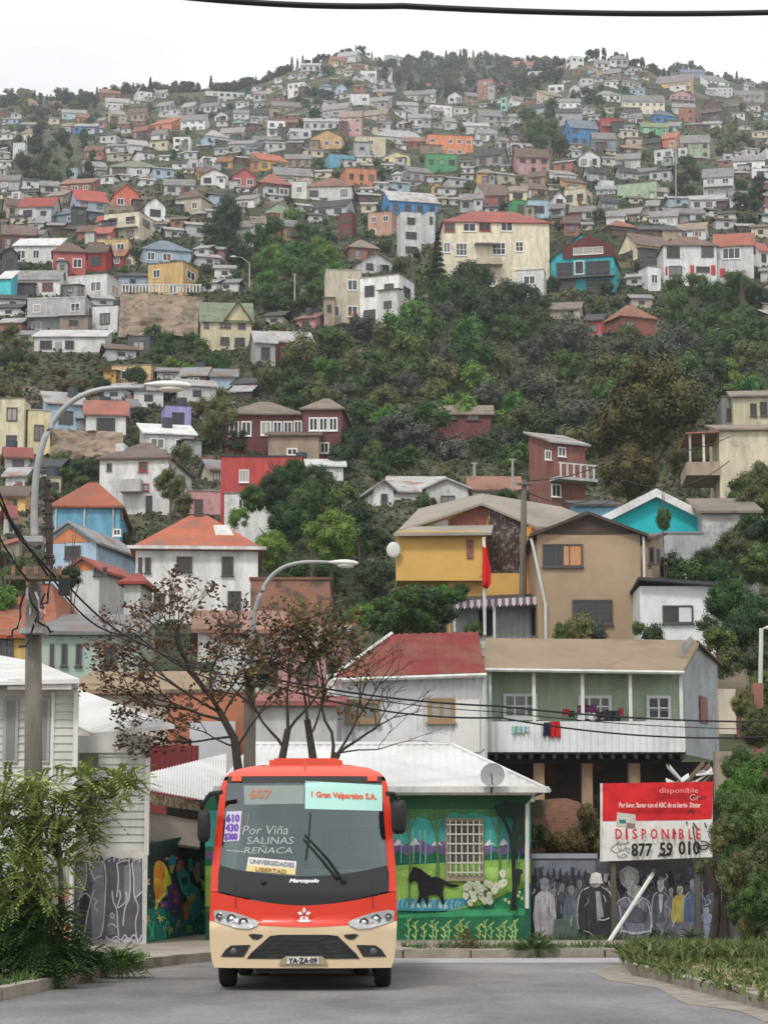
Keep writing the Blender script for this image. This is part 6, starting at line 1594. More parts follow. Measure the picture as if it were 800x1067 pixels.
# veranda
vr = thing('veranda','veranda of white corrugated sheets with a scalloped purple awning','veranda',W(515,660,Yy-4)); Yv = Yy-4
mb = MB(); corr(mb,Vector((wx(470,Yv),Yv,wz(662,Yv)-1.5)),Vector((1,0,0)),Vector((0,0,1)),wx(568,Yv)-wx(470,Yv),wz(630,Yv)-wz(662,Yv)+1.5,pitch=.3,amp=.04); mb.build('wall',pmat('zinc_lilac',(.4,.4,.42),.6,.35,.8),vr)
mb = MB(); mb.box(wx(500,Yv),wx(514,Yv),Yv-.1,Yv-.05,wz(662,Yv),wz(636,Yv)); mb.build('opening',pmat('opening_dark',(.025,.02,.02),.9),vr); mb = MB(); mb.box(wx(555,Yv),wx(569,Yv),Yv-.1,Yv-.05,wz(662,Yv),wz(634,Yv)); mb.build('opening',pmat('opening_dark',(.025,.02,.02),.9),vr)
mb = MB(); mb.slab([W(455,629,Yv-1),W(570,622,Yv-1),W(565,618,Yv+3),W(470,622,Yv+3)],.12); mb.build('roof',pmat('veranda_roof',(.06,.05,.05),.9,.3),vr)
mb = MB(); 
for i in range(26):
    a = wx(lerp(472,568,i/26),Yv-1.05); b_ = wx(lerp(472,568,(i+1)/26),Yv-1.05); zt2 = lerp(wz(629,Yv),wz(624,Yv),i/26); mb.face([(a,Yv-1.05,zt2),(a,Yv-1.05,zt2-.28),((a+b_)/2,Yv-1.05,zt2-.42),(b_,Yv-1.05,zt2-.28),(b_,Yv-1.05,zt2)],i%2)
mb.build('awning',[pmat('awning_mauve',(.2,.12,.16),.8,.2),pmat('awning_white',(.6,.58,.58),.8,.2)],vr)
for px in (474,516): 
    mb = MB(); x = wx(px,Yv-1); mb.box(x-.06,x+.06,Yv-1,Yv-.88,wz(664,Yv)-1,wz(630,Yv)); mb.build('post',wood_white,vr)
# flag
fl = thing('flagpole','white flagpole carrying a limp red flag before the yellow house','flagpole',W(505,660,Yv-1.6)); mb = MB(); p = W(505,662,Yv-1.6); q = W(504,560,Yv-1.6); mb.tube([p,q],.08,6); mb.build('pole',wood_white,fl)
mb = MB(); n=6
for j in range(9):
    for i in range(n+1):
        t = j/8; s = i/n; wd_ = lerp(3.5,9,min(1,t*1.6))*(1 if t < .9 else .6); px = 502.5+wd_*s; py = lerp(563,611,t)+s*3; mb.v.append(W(px,py,Yv-1.75+.12*math.sin(s*9+t*2)))
for j in range(8):
    for i in range(n): k = j*(n+1)+i; mb.f.append((k,k+1,k+n+2,k+n+1)); mb.mi.append(1 if (j == 0 and i < 4) else 0)
f_ = mb.build('flag',[pmat('flag_red',(.62,.015,.015),.8,.15),pmat('flag_white',(.65,.65,.65),.8,.1)],fl,smooth=True); sm = f_.modifiers.new('s','SOLIDIFY'); sm.thickness = .02
tan_ = pmat('wall_mudtan',(.37,.27,.175),.92,.25,.35,col2=(.3,.215,.14),thr=.58,wid=.25)
h = house(556,537,664,664,'tan','brown','gy',Y=106,yaw=0,dep=9,rf=.16,wm=tan_,rm=pmat('roof_darkbrown',(.075,.055,.045),.85,.3),ws='d',ov=.35,name='stucco_house',label='mud-brown stucco house with a dark gable and two dark windows',land='the mud-brown stucco house',
    wins=[(565,567,607,591,dict(cols=3,fr='d',curtain='orange')),(596,625,638,651,dict(cols=3,rows=2,fr='d'))])
r_h = h['root']; a,b_ = h['w']/2,h['dep']/2
mb = MB(); mb.face([(-a+.1,-b_-.03,h['H']+.02),(a-.1,-b_-.03,h['H']+.02),(0,-b_-.03,h['H']+h['hr']-.05)]); mb.build('gable_boards',pmat('gable_dark',(.075,.055,.045),.85,.4,1,streak=1),r_h,local=True)
mb = MB(); mb.tube([(-a-.3,-b_-.2,h['H']-.2),(-a-.2,-b_-.2,h['H']-.6),(-a+.35,-b_-.1,h['H']*.12+.9),(-a+.35,-b_-.1,-.5)],.07,6); mb.build('downpipe',wood_white,r_h,local=True); mb = MB(); mb.tube([(a+.15,-b_-.1,h['H']-.1),(a+.15,-b_-.1,h['H']*.45)],.06,6); mb.build('downpipe',wood_white,r_h,local=True)
house(660,558,692,625,'tan','brown','sb',Y=110,yaw=R(-18),rf=.06,dep=8,wm=tan_,ws='d',label='narrow brown side wing of the stucco house with two small windows',wins=[(676,570,682,588,dict(cols=1,fr='d')),(684,572,688,588,dict(cols=1,fr='d'))],name='side_wing',cat='wing')
h = house(663,606,741,666,'white','dark','sf',Y=103,yaw=R(0),rf=.08,dep=6,wm=zinc_white,ws='d',name='zinc_annex',label='white corrugated annex with one curtained window and a slanting dark roof',cat='annex',
    wins=[(690,631,722,650,dict(cols=2,fr='d',curtain='white'))])
h['roof'].rotation_euler = (0,R(4),0)
hq = house(621,519,738,600,'turquoise','white','gy',Y=122,yaw=0,rf=.36,dep=8,wm=pmat('wall_turquoise_bright',(.02,.45,.48),.8,.15,.6),label='bright turquoise gabled house with thick white roof edges',land='the turquoise gabled house',wins=None,ws='w',ov=.5,name='turquoise_house',roofth=.45)
house(600,523,640,580,'skyblue','dark','sb',Y=125,yaw=0,rf=.1,wins=None,label='sky-blue wall of a low house adjoining the turquoise gable',dep=5,name='blue_wing',cat='wing')
house(728,521,792,600,'offwhite','tan','sb',Y=119,yaw=R(-3),rf=.18,wins=None,label='peeling off-white walled house with a tan tin roof beside the turquoise gable',wm=pmat('wall_peeling',(.5,.5,.48),.9,.4,1,col2=(.27,.27,.27),thr=.5,wid=.2),dep=6,name='peeling_house')
house(690,556,732,600,'grey','grey','flat',Y=117,yaw=0,wins=None,label='low bare cement block wall below the turquoise gable',name='cement_wall',cat='wall',dep=2)

# ------------------------------------------------------------ left middle ground
h = house(42,643,152,712,'mint','grey','sb',Y=88,yaw=R(2),rf=.28,dep=9,wm=pmat('wall_sage',(.36,.44,.38),.85,.2,.6,streak=1),rm=roofmat('grey'),ws='d',label='sage green house with tall narrow dark windows and a slate roof',land='the sage green house',
   wins=[(52,671,56,694,dict(cols=1)),(64,671,70,694,dict(cols=1)),(79,671,85,694,dict(cols=1)),(108,671,121,700,dict(cols=2))],name='sage_house')
h = house(-30,608,92,690,'yellow','orange','hip',Y=92,yaw=R(-3),rf=.66,dep=16,ws='d',wins=[(0,666,14,684,dict(cols=2))],label='yellow house under a big stained orange tile roof behind the pole',name='tile_roof_house',rm=pmat('roof_orange_stained',(.34,.07,.025),.85,.5,1.6,col2=(.2,.12,.08),thr=.5,wid=.15),land='the big stained orange roof')
h = house(80,703,205,790,'offwhite','tan','sb',Y=72,yaw=0,rf=.24,dep=7,wins=None,wm=pmat('wall_creamstone',(.5,.45,.38),.9,.3,1),rm=pmat('roof_sand',(.27,.2,.125),.9,.2,.4),label='low cream walled building with a flat sandy brown roof edge',name='sandy_roof_building',cat='building')
h = house(176,722,262,815,'terracotta','tan','flat',Y=70,yaw=0,dep=5,wins=None,label='terracotta plastered building behind the brown-leaved tree',name='terracotta_building',cat='building',wm=pmat('wall_terracotta2',(.42,.17,.1),.9,.3,.8))
p = W(198,752,69.5); q = W(245,790,69.5); mb = MB(); mb.box(p.x,q.x,69.4,69.55,q.z-.4,p.z); solo(mb,'white_gate',pmat('gate_white',(.5,.5,.52),.6,.3),'dull white metal gate in the terracotta wall','gate')
p = W(152,777,62); q = W(206,801,62); mb = MB(); mb.box(p.x,q.x,62,62.3,-.1,p.z); 
for i in range(10): x = lerp(p.x,q.x,(i+.5)/10); mb.box(x-.02,x+.02,61.97,62,q.z,p.z-.03)
solo(mb,'red_wall',pmat('wall_redlow',(.17,.03,.03),.8,.25),'low dark red boundary wall behind the white shed roof','wall')
house(190,640,300,760,'white','rust','gx',Y=84,yaw=R(5),rf=.15,dep=8,ws='d',wins=[(228,650,252,662),(205,690,222,710),(270,690,290,712)],label='white house glimpsed behind the bare brown tree',name='screened_house')
house(262,604,345,700,'terracotta','rust','flat',Y=95,yaw=0,dep=7,wins=[(290,640,305,655)],ws='d',label='raw brick building showing above the reddish tree',name='brick_building',cat='building',wm=brick)
house(290,655,372,760,'pink','tan','gx',Y=80,yaw=R(-8),rf=.18,dep=6,wins=[(312,690,328,706),(340,690,355,706)],ws='d',label='pinkish house half hidden by the reddish tree crown',name='pinkish_house')
house(268,725,352,800,'offwhite','brown','sb',Y=66,yaw=0,dep=5,wins=None,rf=.15,rm=roofmat('red'),label='low white wall with a dark red strip roof behind the bus tree',name='low_building',cat='building')
# right edge
mb = MB(); p = W(752,718,66); q = W(790,860,66)
for (a,b_,c,d_,col,lab,nm) in ((750,718,768,765,'beige','pale beige boarded panel beside the grey zinc side wall','fence_panel'),(768,735,792,770,'darkred','dark red sheet panel behind the hedge','fence_panel'),(745,783,772,800,'tan','tan concrete step block under the beige panel','retaining_block')):
    mb = MB(); mb.box(wx(a,66),wx(c,66),66,66.4,wz(d_,66)-(1 if nm != 'fence_panel' else .0),wz(b_,66)); solo(mb,nm,wallmat(col),lab,'panel')
pl = thing('gate_post','brick-red gate post with a thin white lamp post above','post',W(793,800,60)); mb = MB(); mb.box(wx(787,60),wx(797,60),60,60.4,wz(800,60)-2,wz(712,60)); mb.build('post',wallmat('brickred'),pl); mb = MB(); mb.tube([W(792,712,60.2),W(793,655,60.2),W(800,654,60.2),W(812,653,60.2)],.06,6); mb.build('lamp_arm',wood_white,pl)
# ------------------------------------------------------------ the bus
YB = 29.9; XB = W(315,1033,YB).x
bus = thing('minibus','red and cream city minibus with a handwritten windscreen driving toward the camera','bus',(XB,YB,0)); LAND.append(('the red bus',315,920))
HW = [(.28,1.13),(.4,1.17),(.6,1.195),(.9,1.205),(1.3,1.2),(1.6,1.185),(2.0,1.15),(2.4,1.115),(2.6,1.09),(2.72,1.05),(2.8,.97),(2.86,.82),(2.9,.55)]
def hw(z): return interp(HW,z)
def yf(x,z):
    y = .20*(abs(x)/1.2)**2.6
    if z > 1.25: y += (z-1.25)*.17
    if z > 2.62: y += (z-2.62)**2*5.5
    if z < .88: y -= .07*sstep(.9,.8,z)
    return y
def bp_(x,z,l=0): return Vector((XB+x,YB+yf(x,z)-l,z))
def patch(fn,ns,nt_,off,name,mat,parent=None,thick=.03,smooth=True):
    mb = MB(); 
    for k in (0,1):
        for j in range(nt_+1):
            for i in range(ns+1): x,z = fn(i/ns,j/nt_); mb.v.append(bp_(x,z,off-k*thick))
    w_ = ns+1; q = w_*(nt_+1)
    for j in range(nt_):
        for i in range(ns):
            a = j*w_+i; mb.f.append((a,a+1,a+1+w_,a+w_)); mb.f.append((q+a,q+a+w_,q+a+w_+1,q+a+1)); mb.mi += [0,0]
    for i in range(ns): mb.f.append((i,i+q,i+1+q,i+1)); a = nt_*w_+i; mb.f.append((a,a+1,a+1+q,a+q)); mb.mi += [0,0]
    for j in range(nt_): a = j*w_; mb.f.append((a,a+w_,a+w_+q,a+q)); a += ns; mb.f.append((a,a+q,a+w_+q,a+w_)); mb.mi += [0,0]
    o = mb.build(name,mat,parent or bus); 
    if smooth:
        o.data.polygons.foreach_set('use_smooth',[True]*len(o.data.polygons)); o.data.set_sharp_from_angle(angle=R(35))
    return o
def carpaint(name,col,rough=.28):
    m = pmat(name,col,rough,.08,1.5,spec=.5); b = m.node_tree.nodes['Principled BSDF']; b.inputs['Coat Weight'].default_value = .18; b.inputs['Coat Roughness'].default_value = .08; return m
REDP = carpaint('bus_red',(.64,.03,.006),.38); CREAM = carpaint('bus_cream',(.6,.46,.29),.4); ORP = carpaint('bus_roof_orange',(.6,.06,.025),.4); BLK = pmat('bus_black',(.014,.014,.016),.3,.2,spec=.5); PLA = pmat('bus_plastic',(.02,.02,.022),.6,.2); 
TYR = pmat('tyre_rubber',(.018,.018,.018),.9,.3,8,bump=.3); CHR = pmat('reflector',(.7,.7,.72),.2,.1,metal=.9); 
def spl(s): return 2*s-1
def zc(s): return .80+.075*abs(spl(s))**1.5            # cream / red line
def zr(s): u = abs(spl(s)); return 1.075+.17*min(1,u*1.05)**1.7      # red / black line
def zw(s): u = abs(spl(s)); return 1.445+.14*u**2      # windscreen foot
patch(lambda s,t:(spl(s)*hw(lerp(.29,zc(s),t)),lerp(.29,zc(s),t)),28,12,0,'bumper',CREAM)
patch(lambda s,t:(spl(s)*hw(lerp(zc(s),zr(s),t)),lerp(zc(s)+.004,zr(s),t)),28,6,.004,'front_panel',REDP)
IN = lambda z: lerp(1.095,1.01,(z-1.4)/1.26)
patch(lambda s,t:(spl(s)*lerp(1.1,IN(zw(s)),t),lerp(zr(s)+.004,zw(s)-.004,t)),28,6,.006,'grille_band',BLK)
for sg in (-1,1):   # pillars
    patch(lambda s,t:(sg*lerp(IN(lerp(1.25,2.68,t)) if lerp(1.25,2.68,t) > 1.55 else 1.1,hw(lerp(1.25,2.68,t)),s if sg > 0 else s),lerp(1.25,2.68,t)),4,18,.005,'pillar',REDP)
patch(lambda s,t:(spl(s)*lerp(IN(2.66),1.0,t),lerp(2.655,2.73,t)),24,2,.006,'visor_strip',BLK)
patch(lambda s,t:(spl(s)*hw(lerp(2.68,2.898,t)) if abs(spl(s))>2 else spl(s)*hw(lerp(2.735,2.898,t)),lerp(2.735,2.898,t)),28,6,.012,'front_cap',ORP)
gl,nt,b = newmat('bus_glass'); nt.nodes.clear(); L = nt.links.new; o_ = N(nt,'ShaderNodeOutputMaterial'); tr = N(nt,'ShaderNodeBsdfTransparent'); tr.inputs[0].default_value = (.72,.8,.79,1); gs = N(nt,'ShaderNodeBsdfGlossy'); gs.inputs['Roughness'].default_value = .06; gs.inputs[0].default_value = (.85,.93,.95,1); fr_ = N(nt,'ShaderNodeFresnel'); fr_.inputs[0].default_value = 1.7; ad = N(nt,'ShaderNodeMath',operation='ADD'); ad.inputs[1].default_value = .03; mxs = N(nt,'ShaderNodeMixShader'); L(fr_.outputs[0],ad.inputs[0]); L(ad.outputs[0],mxs.inputs[0]); L(tr.outputs[0],mxs.inputs[1]); L(gs.outputs[0],mxs.inputs[2]); L(mxs.outputs[0],o_.inputs[0])
wsn = patch(lambda s,t:(spl(s)*IN(lerp(zw(s),2.65,t)),lerp(zw(s),2.65,t)),28,16,.002,'windscreen',gl,thick=.008)
# shell
LEN = 7.6
mb = MB(); prof = [(hw(z),z) for z in [.3,.6,.9,1.3,1.6,2.0,2.4,2.6,2.72,2.8,2.86,2.895]]
def ring(y0f): return [(-w_,z) for w_,z in prof]+[(w_,z) for w_,z in prof[::-1]]
sec = ring(0); fr0 = [Vector((XB+x,YB+yf(x,z)+.01,z)) for x,z in sec]; re = [Vector((XB+x,YB+LEN,z)) for x,z in sec]
mid = [Vector((XB+x,YB+1.0,z)) for x,z in sec]
def secat(y): return [Vector((XB+x,YB+y,z)) for x,z in sec]
cuts = [fr0,secat(.7)]
wins_ = [False,False]
for k in range(4): cuts += [secat(.7+k*1.65+1.5),secat(.7+(k+1)*1.65 if k < 3 else LEN)]; wins_ += [True,False]
for q_ in range(len(cuts)-1):
    A_,B_ = cuts[q_],cuts[q_+1]; isw = q_ >= 1 and q_%2 == 1
    for i in range(len(sec)-1):
        if isw and min(sec[i][1],sec[i+1][1]) >= 1.3 and max(sec[i][1],sec[i+1][1]) <= 2.41: continue
        mb.face([A_[i],A_[i+1],B_[i+1],B_[i]],0 if (sec[i][1] >= .85 and sec[i+1][1] >= .85) else 1)
mb.face(re); mb.face([fr0[0],re[0],re[-1],fr0[-1]],2)
mb.build('body',[REDP,CREAM,PLA],bus)
mb = MB(); mb.v = []; 
mb.box(XB-.48,XB+.48,YB+.75,YB+1.9,2.89,2.965); mb.box(XB-.42,XB+.42,YB+.8,YB+1.85,2.966,2.99); hb_ = mb.build('roof_hatch',ORP,bus)
mb = MB(); mb.box(XB-.012,XB+.012,YB+.55,YB+.6,2.88,2.93); mb.build('marker_lamp',pmat('amber',(.6,.15,.02),.3,.1),bus)
for sg in (-1,1): patch(lambda s,t:(sg*lerp(.82,.95,s) if sg>0 else -lerp(.95,.82,s),lerp(2.67,2.735,t)-.03*s*0),3,2,.03,'marker_lamp',pmat('marker_red',(.6,.08,.03),.3,.1))
for sg in (-1,1):   # side windows
    mb = MB()
    for k in range(4):
        y0 = YB+.7+k*1.65; zA,zB = 1.3,2.4; a = [Vector((XB+sg*(hw(zA)+.006),y0,zA)),Vector((XB+sg*(hw(zA)+.006),y0+1.5,zA)),Vector((XB+sg*(hw(zB)+.012),y0+1.5,zB)),Vector((XB+sg*(hw(zB)+.012),y0,zB))]; mb.face(a)
    mb.build('side_glazing',gl,bus)
# lamps, grille
def polypatch(pts,off,name,mat,thick=.04,parent=None):
    """pts in photo-zoom frame (200,780,3.478)"""
    q = [((200+x/3.478-315)/80.2,(1033-(780+y/3.478))/80.2) for x,y in pts]
    bm = bmesh.new(); vs = [bm.verts.new((x,0,z)) for x,z in q]; f = bm.faces.new(vs); bmesh.ops.triangulate(bm,faces=[f]); bmesh.ops.subdivide_edges(bm,edges=bm.edges[:],cuts=4,use_grid_fill=True)
    ext = bmesh.ops.extrude_face_region(bm,geom=bm.faces[:]); new = set(v for v in ext['geom'] if isinstance(v,bmesh.types.BMVert))
    for v in bm.verts: p = bp_(v.co.x,v.co.z,off if v in new else off-thick); v.co = p-Vector(bus.location)-(Vector(parent.location) if parent else Vector())
    bmesh.ops.recalc_face_normals(bm,faces=bm.faces[:]); me = bpy.data.meshes.new(name); bm.to_mesh(me); bm.free(); me.materials.append(mat); o = bpy.data.objects.new(name,me); COL.objects.link(o); o.parent = parent or bus; return o
LENS = pmat('lamp_lens',(.5,.5,.5),.15,.25,6,metal=.55)
for sg in (-1,1):
    pts = [(78,600),(100,596),(150,604),(205,620),(247,638),(238,650),(212,662),(170,660),(110,645),(84,636)]
    if sg > 0: pts = [(806-x,y) for x,y in pts][::-1]
    hl = polypatch(pts,.02,'headlight',LENS)
    for x,rr in ((100,.045),(145,.062),(188,.06)):
        x = x if sg < 0 else 806-x; y = {100:620,145:628,188:640}[x if sg < 0 else 806-x]
        X,Z = (200+x/3.478-315)/80.2,(1033-(780+y/3.478))/80.2; c = bp_(X,Z,.03); mb = MB()
        n = 18
        for k,(r0,r1,d0,d1,mi) in enumerate(((rr*1.12,rr,0,.012,0),(rr,rr*.55,.012,-.005,1),(rr*.55,.001,-.005,.014,0))):
            for i in range(n):
                t0,t1 = 6.283*i/n,6.283*(i+1)/n; f_ = lambda r_,t,d: c+Vector((math.cos(t)*r_,-d,math.sin(t)*r_)); mb.face([f_(r0,t0,d0),f_(r0,t1,d0),f_(r1,t1,d1),f_(r1,t0,d1)],mi)
        mb.build('reflector',[CHR,pmat('lamp_shadow',(.1,.1,.1),.2,.2,metal=.5)],hl)
gr = polypatch([(203,766),(215,748),(285,686),(320,682),(490,682),(525,686),(590,748),(603,766)],.012,'lower_grille',BLK)
for k,y in enumerate((700,714,728,742)):
    w_ = 90+k*28; polypatch([(405-w_,y),(405-w_,y+5),(405+w_,y+5),(405+w_,y)],.02,'slat',PLA)
for sg in (-1,1):
    f_ = lambda P_: P_ if sg < 0 else [(806-x,y) for x,y in P_][::-1]
    fg = polypatch(f_([(108,760),(125,735),(146,720),(215,718),(198,745),(190,760)]),.012,'fog_recess',BLK)
    X,Z = (200+(155 if sg < 0 else 651)/3.478-315)/80.2,(1033-(780+742/3.478))/80.2; mb = MB(); mb.sphere(bp_(X,Z,.012),.05,.02,.05,14,6); mb.build('fog_lamp',pmat('fog_glass',(.09,.09,.095),.15,.2),bus,smooth=True)
    polypatch(f_([(207,682),(222,679),(258,682),(256,690),(240,699),(222,698)]),.012,'vent',BLK)
polypatch([(160,487),(158,487),(158,590),(160,590)],.012,'panel_gap',BLK); polypatch([(650,487),(648,487),(648,590),(650,590)],.012,'panel_gap',BLK)
# plate
pp = polypatch([(318,786),(322,772),(340,757),(470,757),(486,772),(490,786)],.03,'plate_holder',pmat('holder_tan',(.32,.27,.17),.6,.2)); pq = polypatch([(345,783),(347,760),(457,760),(458,783)],.04,'number_plate',pmat('plate_white',(.6,.6,.6),.5,.1))
def bfn_(x,z,l): X,Z = (200+x/3.478-315)/80.2,(1033-(780-z/3.478))/80.2; return bp_(X,Z,l)
put_text('YA·ZA·09',(352,-781,452,-763),bfn_,BLK,bus,'plate_lettering',bold=1.2,th=.046)
put_text('Marcopolo',(352,-502,456,-486),bfn_,pmat('letter_white',(.75,.75,.75),.5,.05),bus,'nameplate',shear=.3,bold=1.6,th=.014)
# star emblem
mb = MB(); c = (405,612)
for i in range(5):
    t = R(-90+72*i); e = 22; q = lambda r_,tt: bfn_(c[0]+math.cos(tt)*r_,-(c[1]+math.sin(tt)*r_*1.05),.022)
    mb.face([q(5,t),q(16,t-R(26)),q(e+4,t),q(16,t+R(26))])
mb.build('emblem',pmat('emblem_white',(.72,.7,.68),.35,.1),bus)
polypatch([(380,632),(390,628),(420,628),(430,632),(422,638),(388,638)],.02,'emblem_base',pmat('emblem_white',(.7,.7,.7)))
# windscreen things (on the inside/outside of the glass)
polypatch([(180,151),(400,151),(400,217),(184,221)],.004,'route_box',pmat('route_box',(.27,.31,.29),.6,.15),thick=.02)
put_text('607',(202,-198,282,-166),bfn_,pmat('route_orange',(.45,.2,.13),.6,.1),bus,'route_number',bold=1.5,th=.009)
polypatch([(404,135),(683,149),(684,243),(404,236)],.007,'operator_board',pmat('board_mint',(.42,.72,.64),.5,.06),thick=.006)
def slantfn(x,z,l): return bfn_(x,z-(x-404)*.035,l)
put_text('1 Gran Valparaiso S.A.',(428,-199,662,-172),slantfn,pmat('letter_vermilion',(.75,.12,.05),.6,.1),bus,'operator_name',bold=1.3,th=.011)
polypatch([(119,245),(175,243),(168,350),(110,354)],.007,'fare_sticker',pmat('sticker_white',(.6,.55,.68),.5,.06),thick=.004)
pu = pmat('letter_purple',(.16,.07,.4),.6,.1)
for k,tx in enumerate(('610','430','$300')): put_text(tx,(120-k*3,-(282+k*34),166-k*3,-(256+k*34)),bfn_,pu,bus,'fare_lettering',bold=2.0,th=.01)
chalk = pmat('chalk_paint',(.38,.4,.4),.7,.1)
put_text('Por Viña',(178,-328,345,-296),bfn_,chalk,bus,'handwriting',shear=.2,bold=.0,th=.008); put_text('SALINAS',(195,-362,365,-336),bfn_,chalk,bus,'handwriting',shear=.1,bold=0,th=.008); put_text('REÑACA',(185,-396,360,-368),bfn_,chalk,bus,'handwriting',shear=.2,bold=0,th=.008)
polypatch([(120,386),(120,383),(190,388),(190,391)],.007,'chalk_line',chalk,thick=.003)
polypatch([(203,408),(376,424),(372,472),(194,458)],.005,'destination_card',pmat('card_white',(.72,.7,.62),.6,.06),thick=.004); polypatch([(199,436),(374,450),(372,472),(194,458)],.008,'card_band',pmat('card_yellow',(.68,.56,.25),.6,.06),thick=.003)
def sl2(x,z,l): return bfn_(x,z-(x-200)*.09,l)
put_text('UNIVERSIDADES',(208,-430,368,-414),sl2,pmat('letter_greyblue',(.2,.22,.3),.6,.1),bus,'card_lettering',bold=.8,th=.011); put_text('LIBERTAD',(230,-455,340,-442),sl2,pmat('letter_brown',(.3,.15,.05),.6,.1),bus,'card_lettering',bold=.7,th=.012)
# wipers
def wline(pts,r_,l): return [bfn_(x,-y,l) for x,y in pts],r_
for pts in ([(545,492),(490,415),(405,328)],[(520,480),(470,420),(400,343)]):
    a,_ = wline(pts,0,.05); mb = MB(); mb.tube(a,[.02,.014,.01],6); mb.build('wiper_arm',PLA,bus)
a,_ = wline([(424,250),(420,330),(409,418)],0,.04); mb = MB(); mb.tube(a,.011,6); mb.build('wiper_blade',PLA,bus)
for x,y,rr in ((545,492,.045),(258,498,.035),(522,480,.03)): mb = MB(); mb.sphere(bfn_(x,-y,.03),rr,.03,rr,10,6); mb.build('wiper_pivot',PLA,bus)
# mirrors
def mir(arm,box,sg):
    mb = MB(); mb.tube([Vector((XB+x,YB+.02+.05*k,z)) for k,(x,z) in enumerate(arm)],[.03]*len(arm),7); o = mb.build('mirror_arm',PLA,bus)
    x0,x1,z0,z1 = box; mb = MB(); n = 14; 
    for j,(yy,sc) in enumerate(((.0,.7),(.04,.95),(.12,1),(.2,.92),(.24,.6))):
        for i in range(n): t = 6.283*i/n; cx_,cz_ = (x0+x1)/2,(z0+z1)/2; ss = lambda v: math.copysign(abs(v)**.5,v); mb.v.append(Vector((XB+cx_+ss(math.cos(t))*(x1-x0)/2*sc,YB+yy,cz_+ss(math.sin(t))*(z1-z0)/2*sc)))
    for j in range(4):
        for i in range(n): a = j*n+i; b_ = j*n+(i+1)%n; mb.f.append((a,b_,b_+n,a+n)); mb.mi.append(0)
    mb.f.append(tuple(range(n))[::-1]); mb.f.append(tuple(range(4*n,5*n))); mb.mi += [0,0]
    mb.build('mirror',PLA,bus,smooth=True)
mir([(-1.05,2.52),(-1.2,2.5),(-1.3,2.38),(-1.33,2.2)],(-1.37,-1.2,1.88,2.3),-1)
mir([(1.07,2.5),(1.16,2.5),(1.22,2.42),(1.24,2.3)],(1.13,1.33,1.98,2.42),1)
# wheels
def wheel(x,y,wd_,r_=.4,dual=False):
    mb = MB(); n = 28; prof_ = [(-wd_/2,r_*.6),(-wd_/2,r_*.9),(-wd_/2+.03,r_*.985),(-.03,r_),(.03,r_),(wd_/2-.03,r_*.985),(wd_/2,r_*.9),(wd_/2,r_*.6)]
    for i in range(n):
        t = 6.283*i/n
        for px,pr in prof_: mb.v.append(Vector((XB+x+px,YB+y+math.cos(t)*pr,r_+math.sin(t)*pr)))
    k = len(prof_)
    for i in range(n):
        for j in range(k-1): a = i*k+j; b_ = ((i+1)%n)*k+j; mb.f.append((a,a+1,b_+1,b_)); mb.mi.append(0)
    o = mb.build('wheel',TYR,bus); 
    mb = MB(); mb.tube([(XB+x-wd_*.35,YB+y,r_),(XB+x+wd_*.35,YB+y,r_)],r_*.6,20); mb.build('rim',pmat('rim_grey',(.2,.2,.2),.5,.3),o)
for sg in (-1,1): wheel(sg*1.02,1.15,.22); wheel(sg*.98,4.3,.22); wheel(sg*.7,4.3,.22)
mb = MB(); mb.box(XB-1.1,XB+1.1,YB+.25,YB+LEN-.2,.36,.5); mb.box(XB-.9,XB+.9,YB+1.05,YB+1.25,.3,.42); mb.box(XB-.6,XB+.6,YB+.1,YB+.3,.22,.3); mb.build('chassis',PLA,bus)
for sg in (-1,1): mb = MB(); mb.box(XB+sg*.95-.15,XB+sg*.95+.15,YB+4.7,YB+4.72,.12,.45); mb.build('mud_flap',PLA,bus)
# interior
mb = MB(); mb.box(XB-1.05,XB+1.05,YB+.35,YB+.85,1.2,1.5); mb.box(XB-1.0,XB+1.0,YB+.33,YB+.8,1.5,1.53); mb.build('dashboard',pmat('dash_grey',(.3,.36,.35),.7,.2),bus)
mb = MB(); mb.box(XB-1.1,XB+1.1,YB+.4,YB+7.4,1.0,1.04); mb.box(XB-1.0,XB+1.0,YB+.6,YB+7.4,2.74,2.76); mb.box(XB-1.05,XB+1.05,YB+7.3,YB+7.35,1.05,2.7); mb.build('interior_lining',pmat('lining_grey',(.3,.31,.31),.8,.2),bus)
cc = Vector((XB+.5,YB+.95,1.62)); mb = MB(); pts = [cc+Vector((math.cos(t)*.24,math.sin(t)*.14,math.sin(t)*.19)) for t in [6.283*i/20 for i in range(21)]]; mb.tube(pts,.018,6); mb.build('steering_wheel',PLA,bus)
for k in range(4):
    for x in (-.75,-.3,.35,.78):
        if k == 0 and x != .78: continue
        mb = MB(); y = YB+1.5+k*1.2; mb.box(XB+x-.2,XB+x+.2,y,y+.45,1.35,1.45); mb.box(XB+x-.2,XB+x+.2,y+.4,y+.5,1.45,2.1); mb.build('seat',pmat('seat_cloth',(.07,.08,.12),.9,.3),bus)

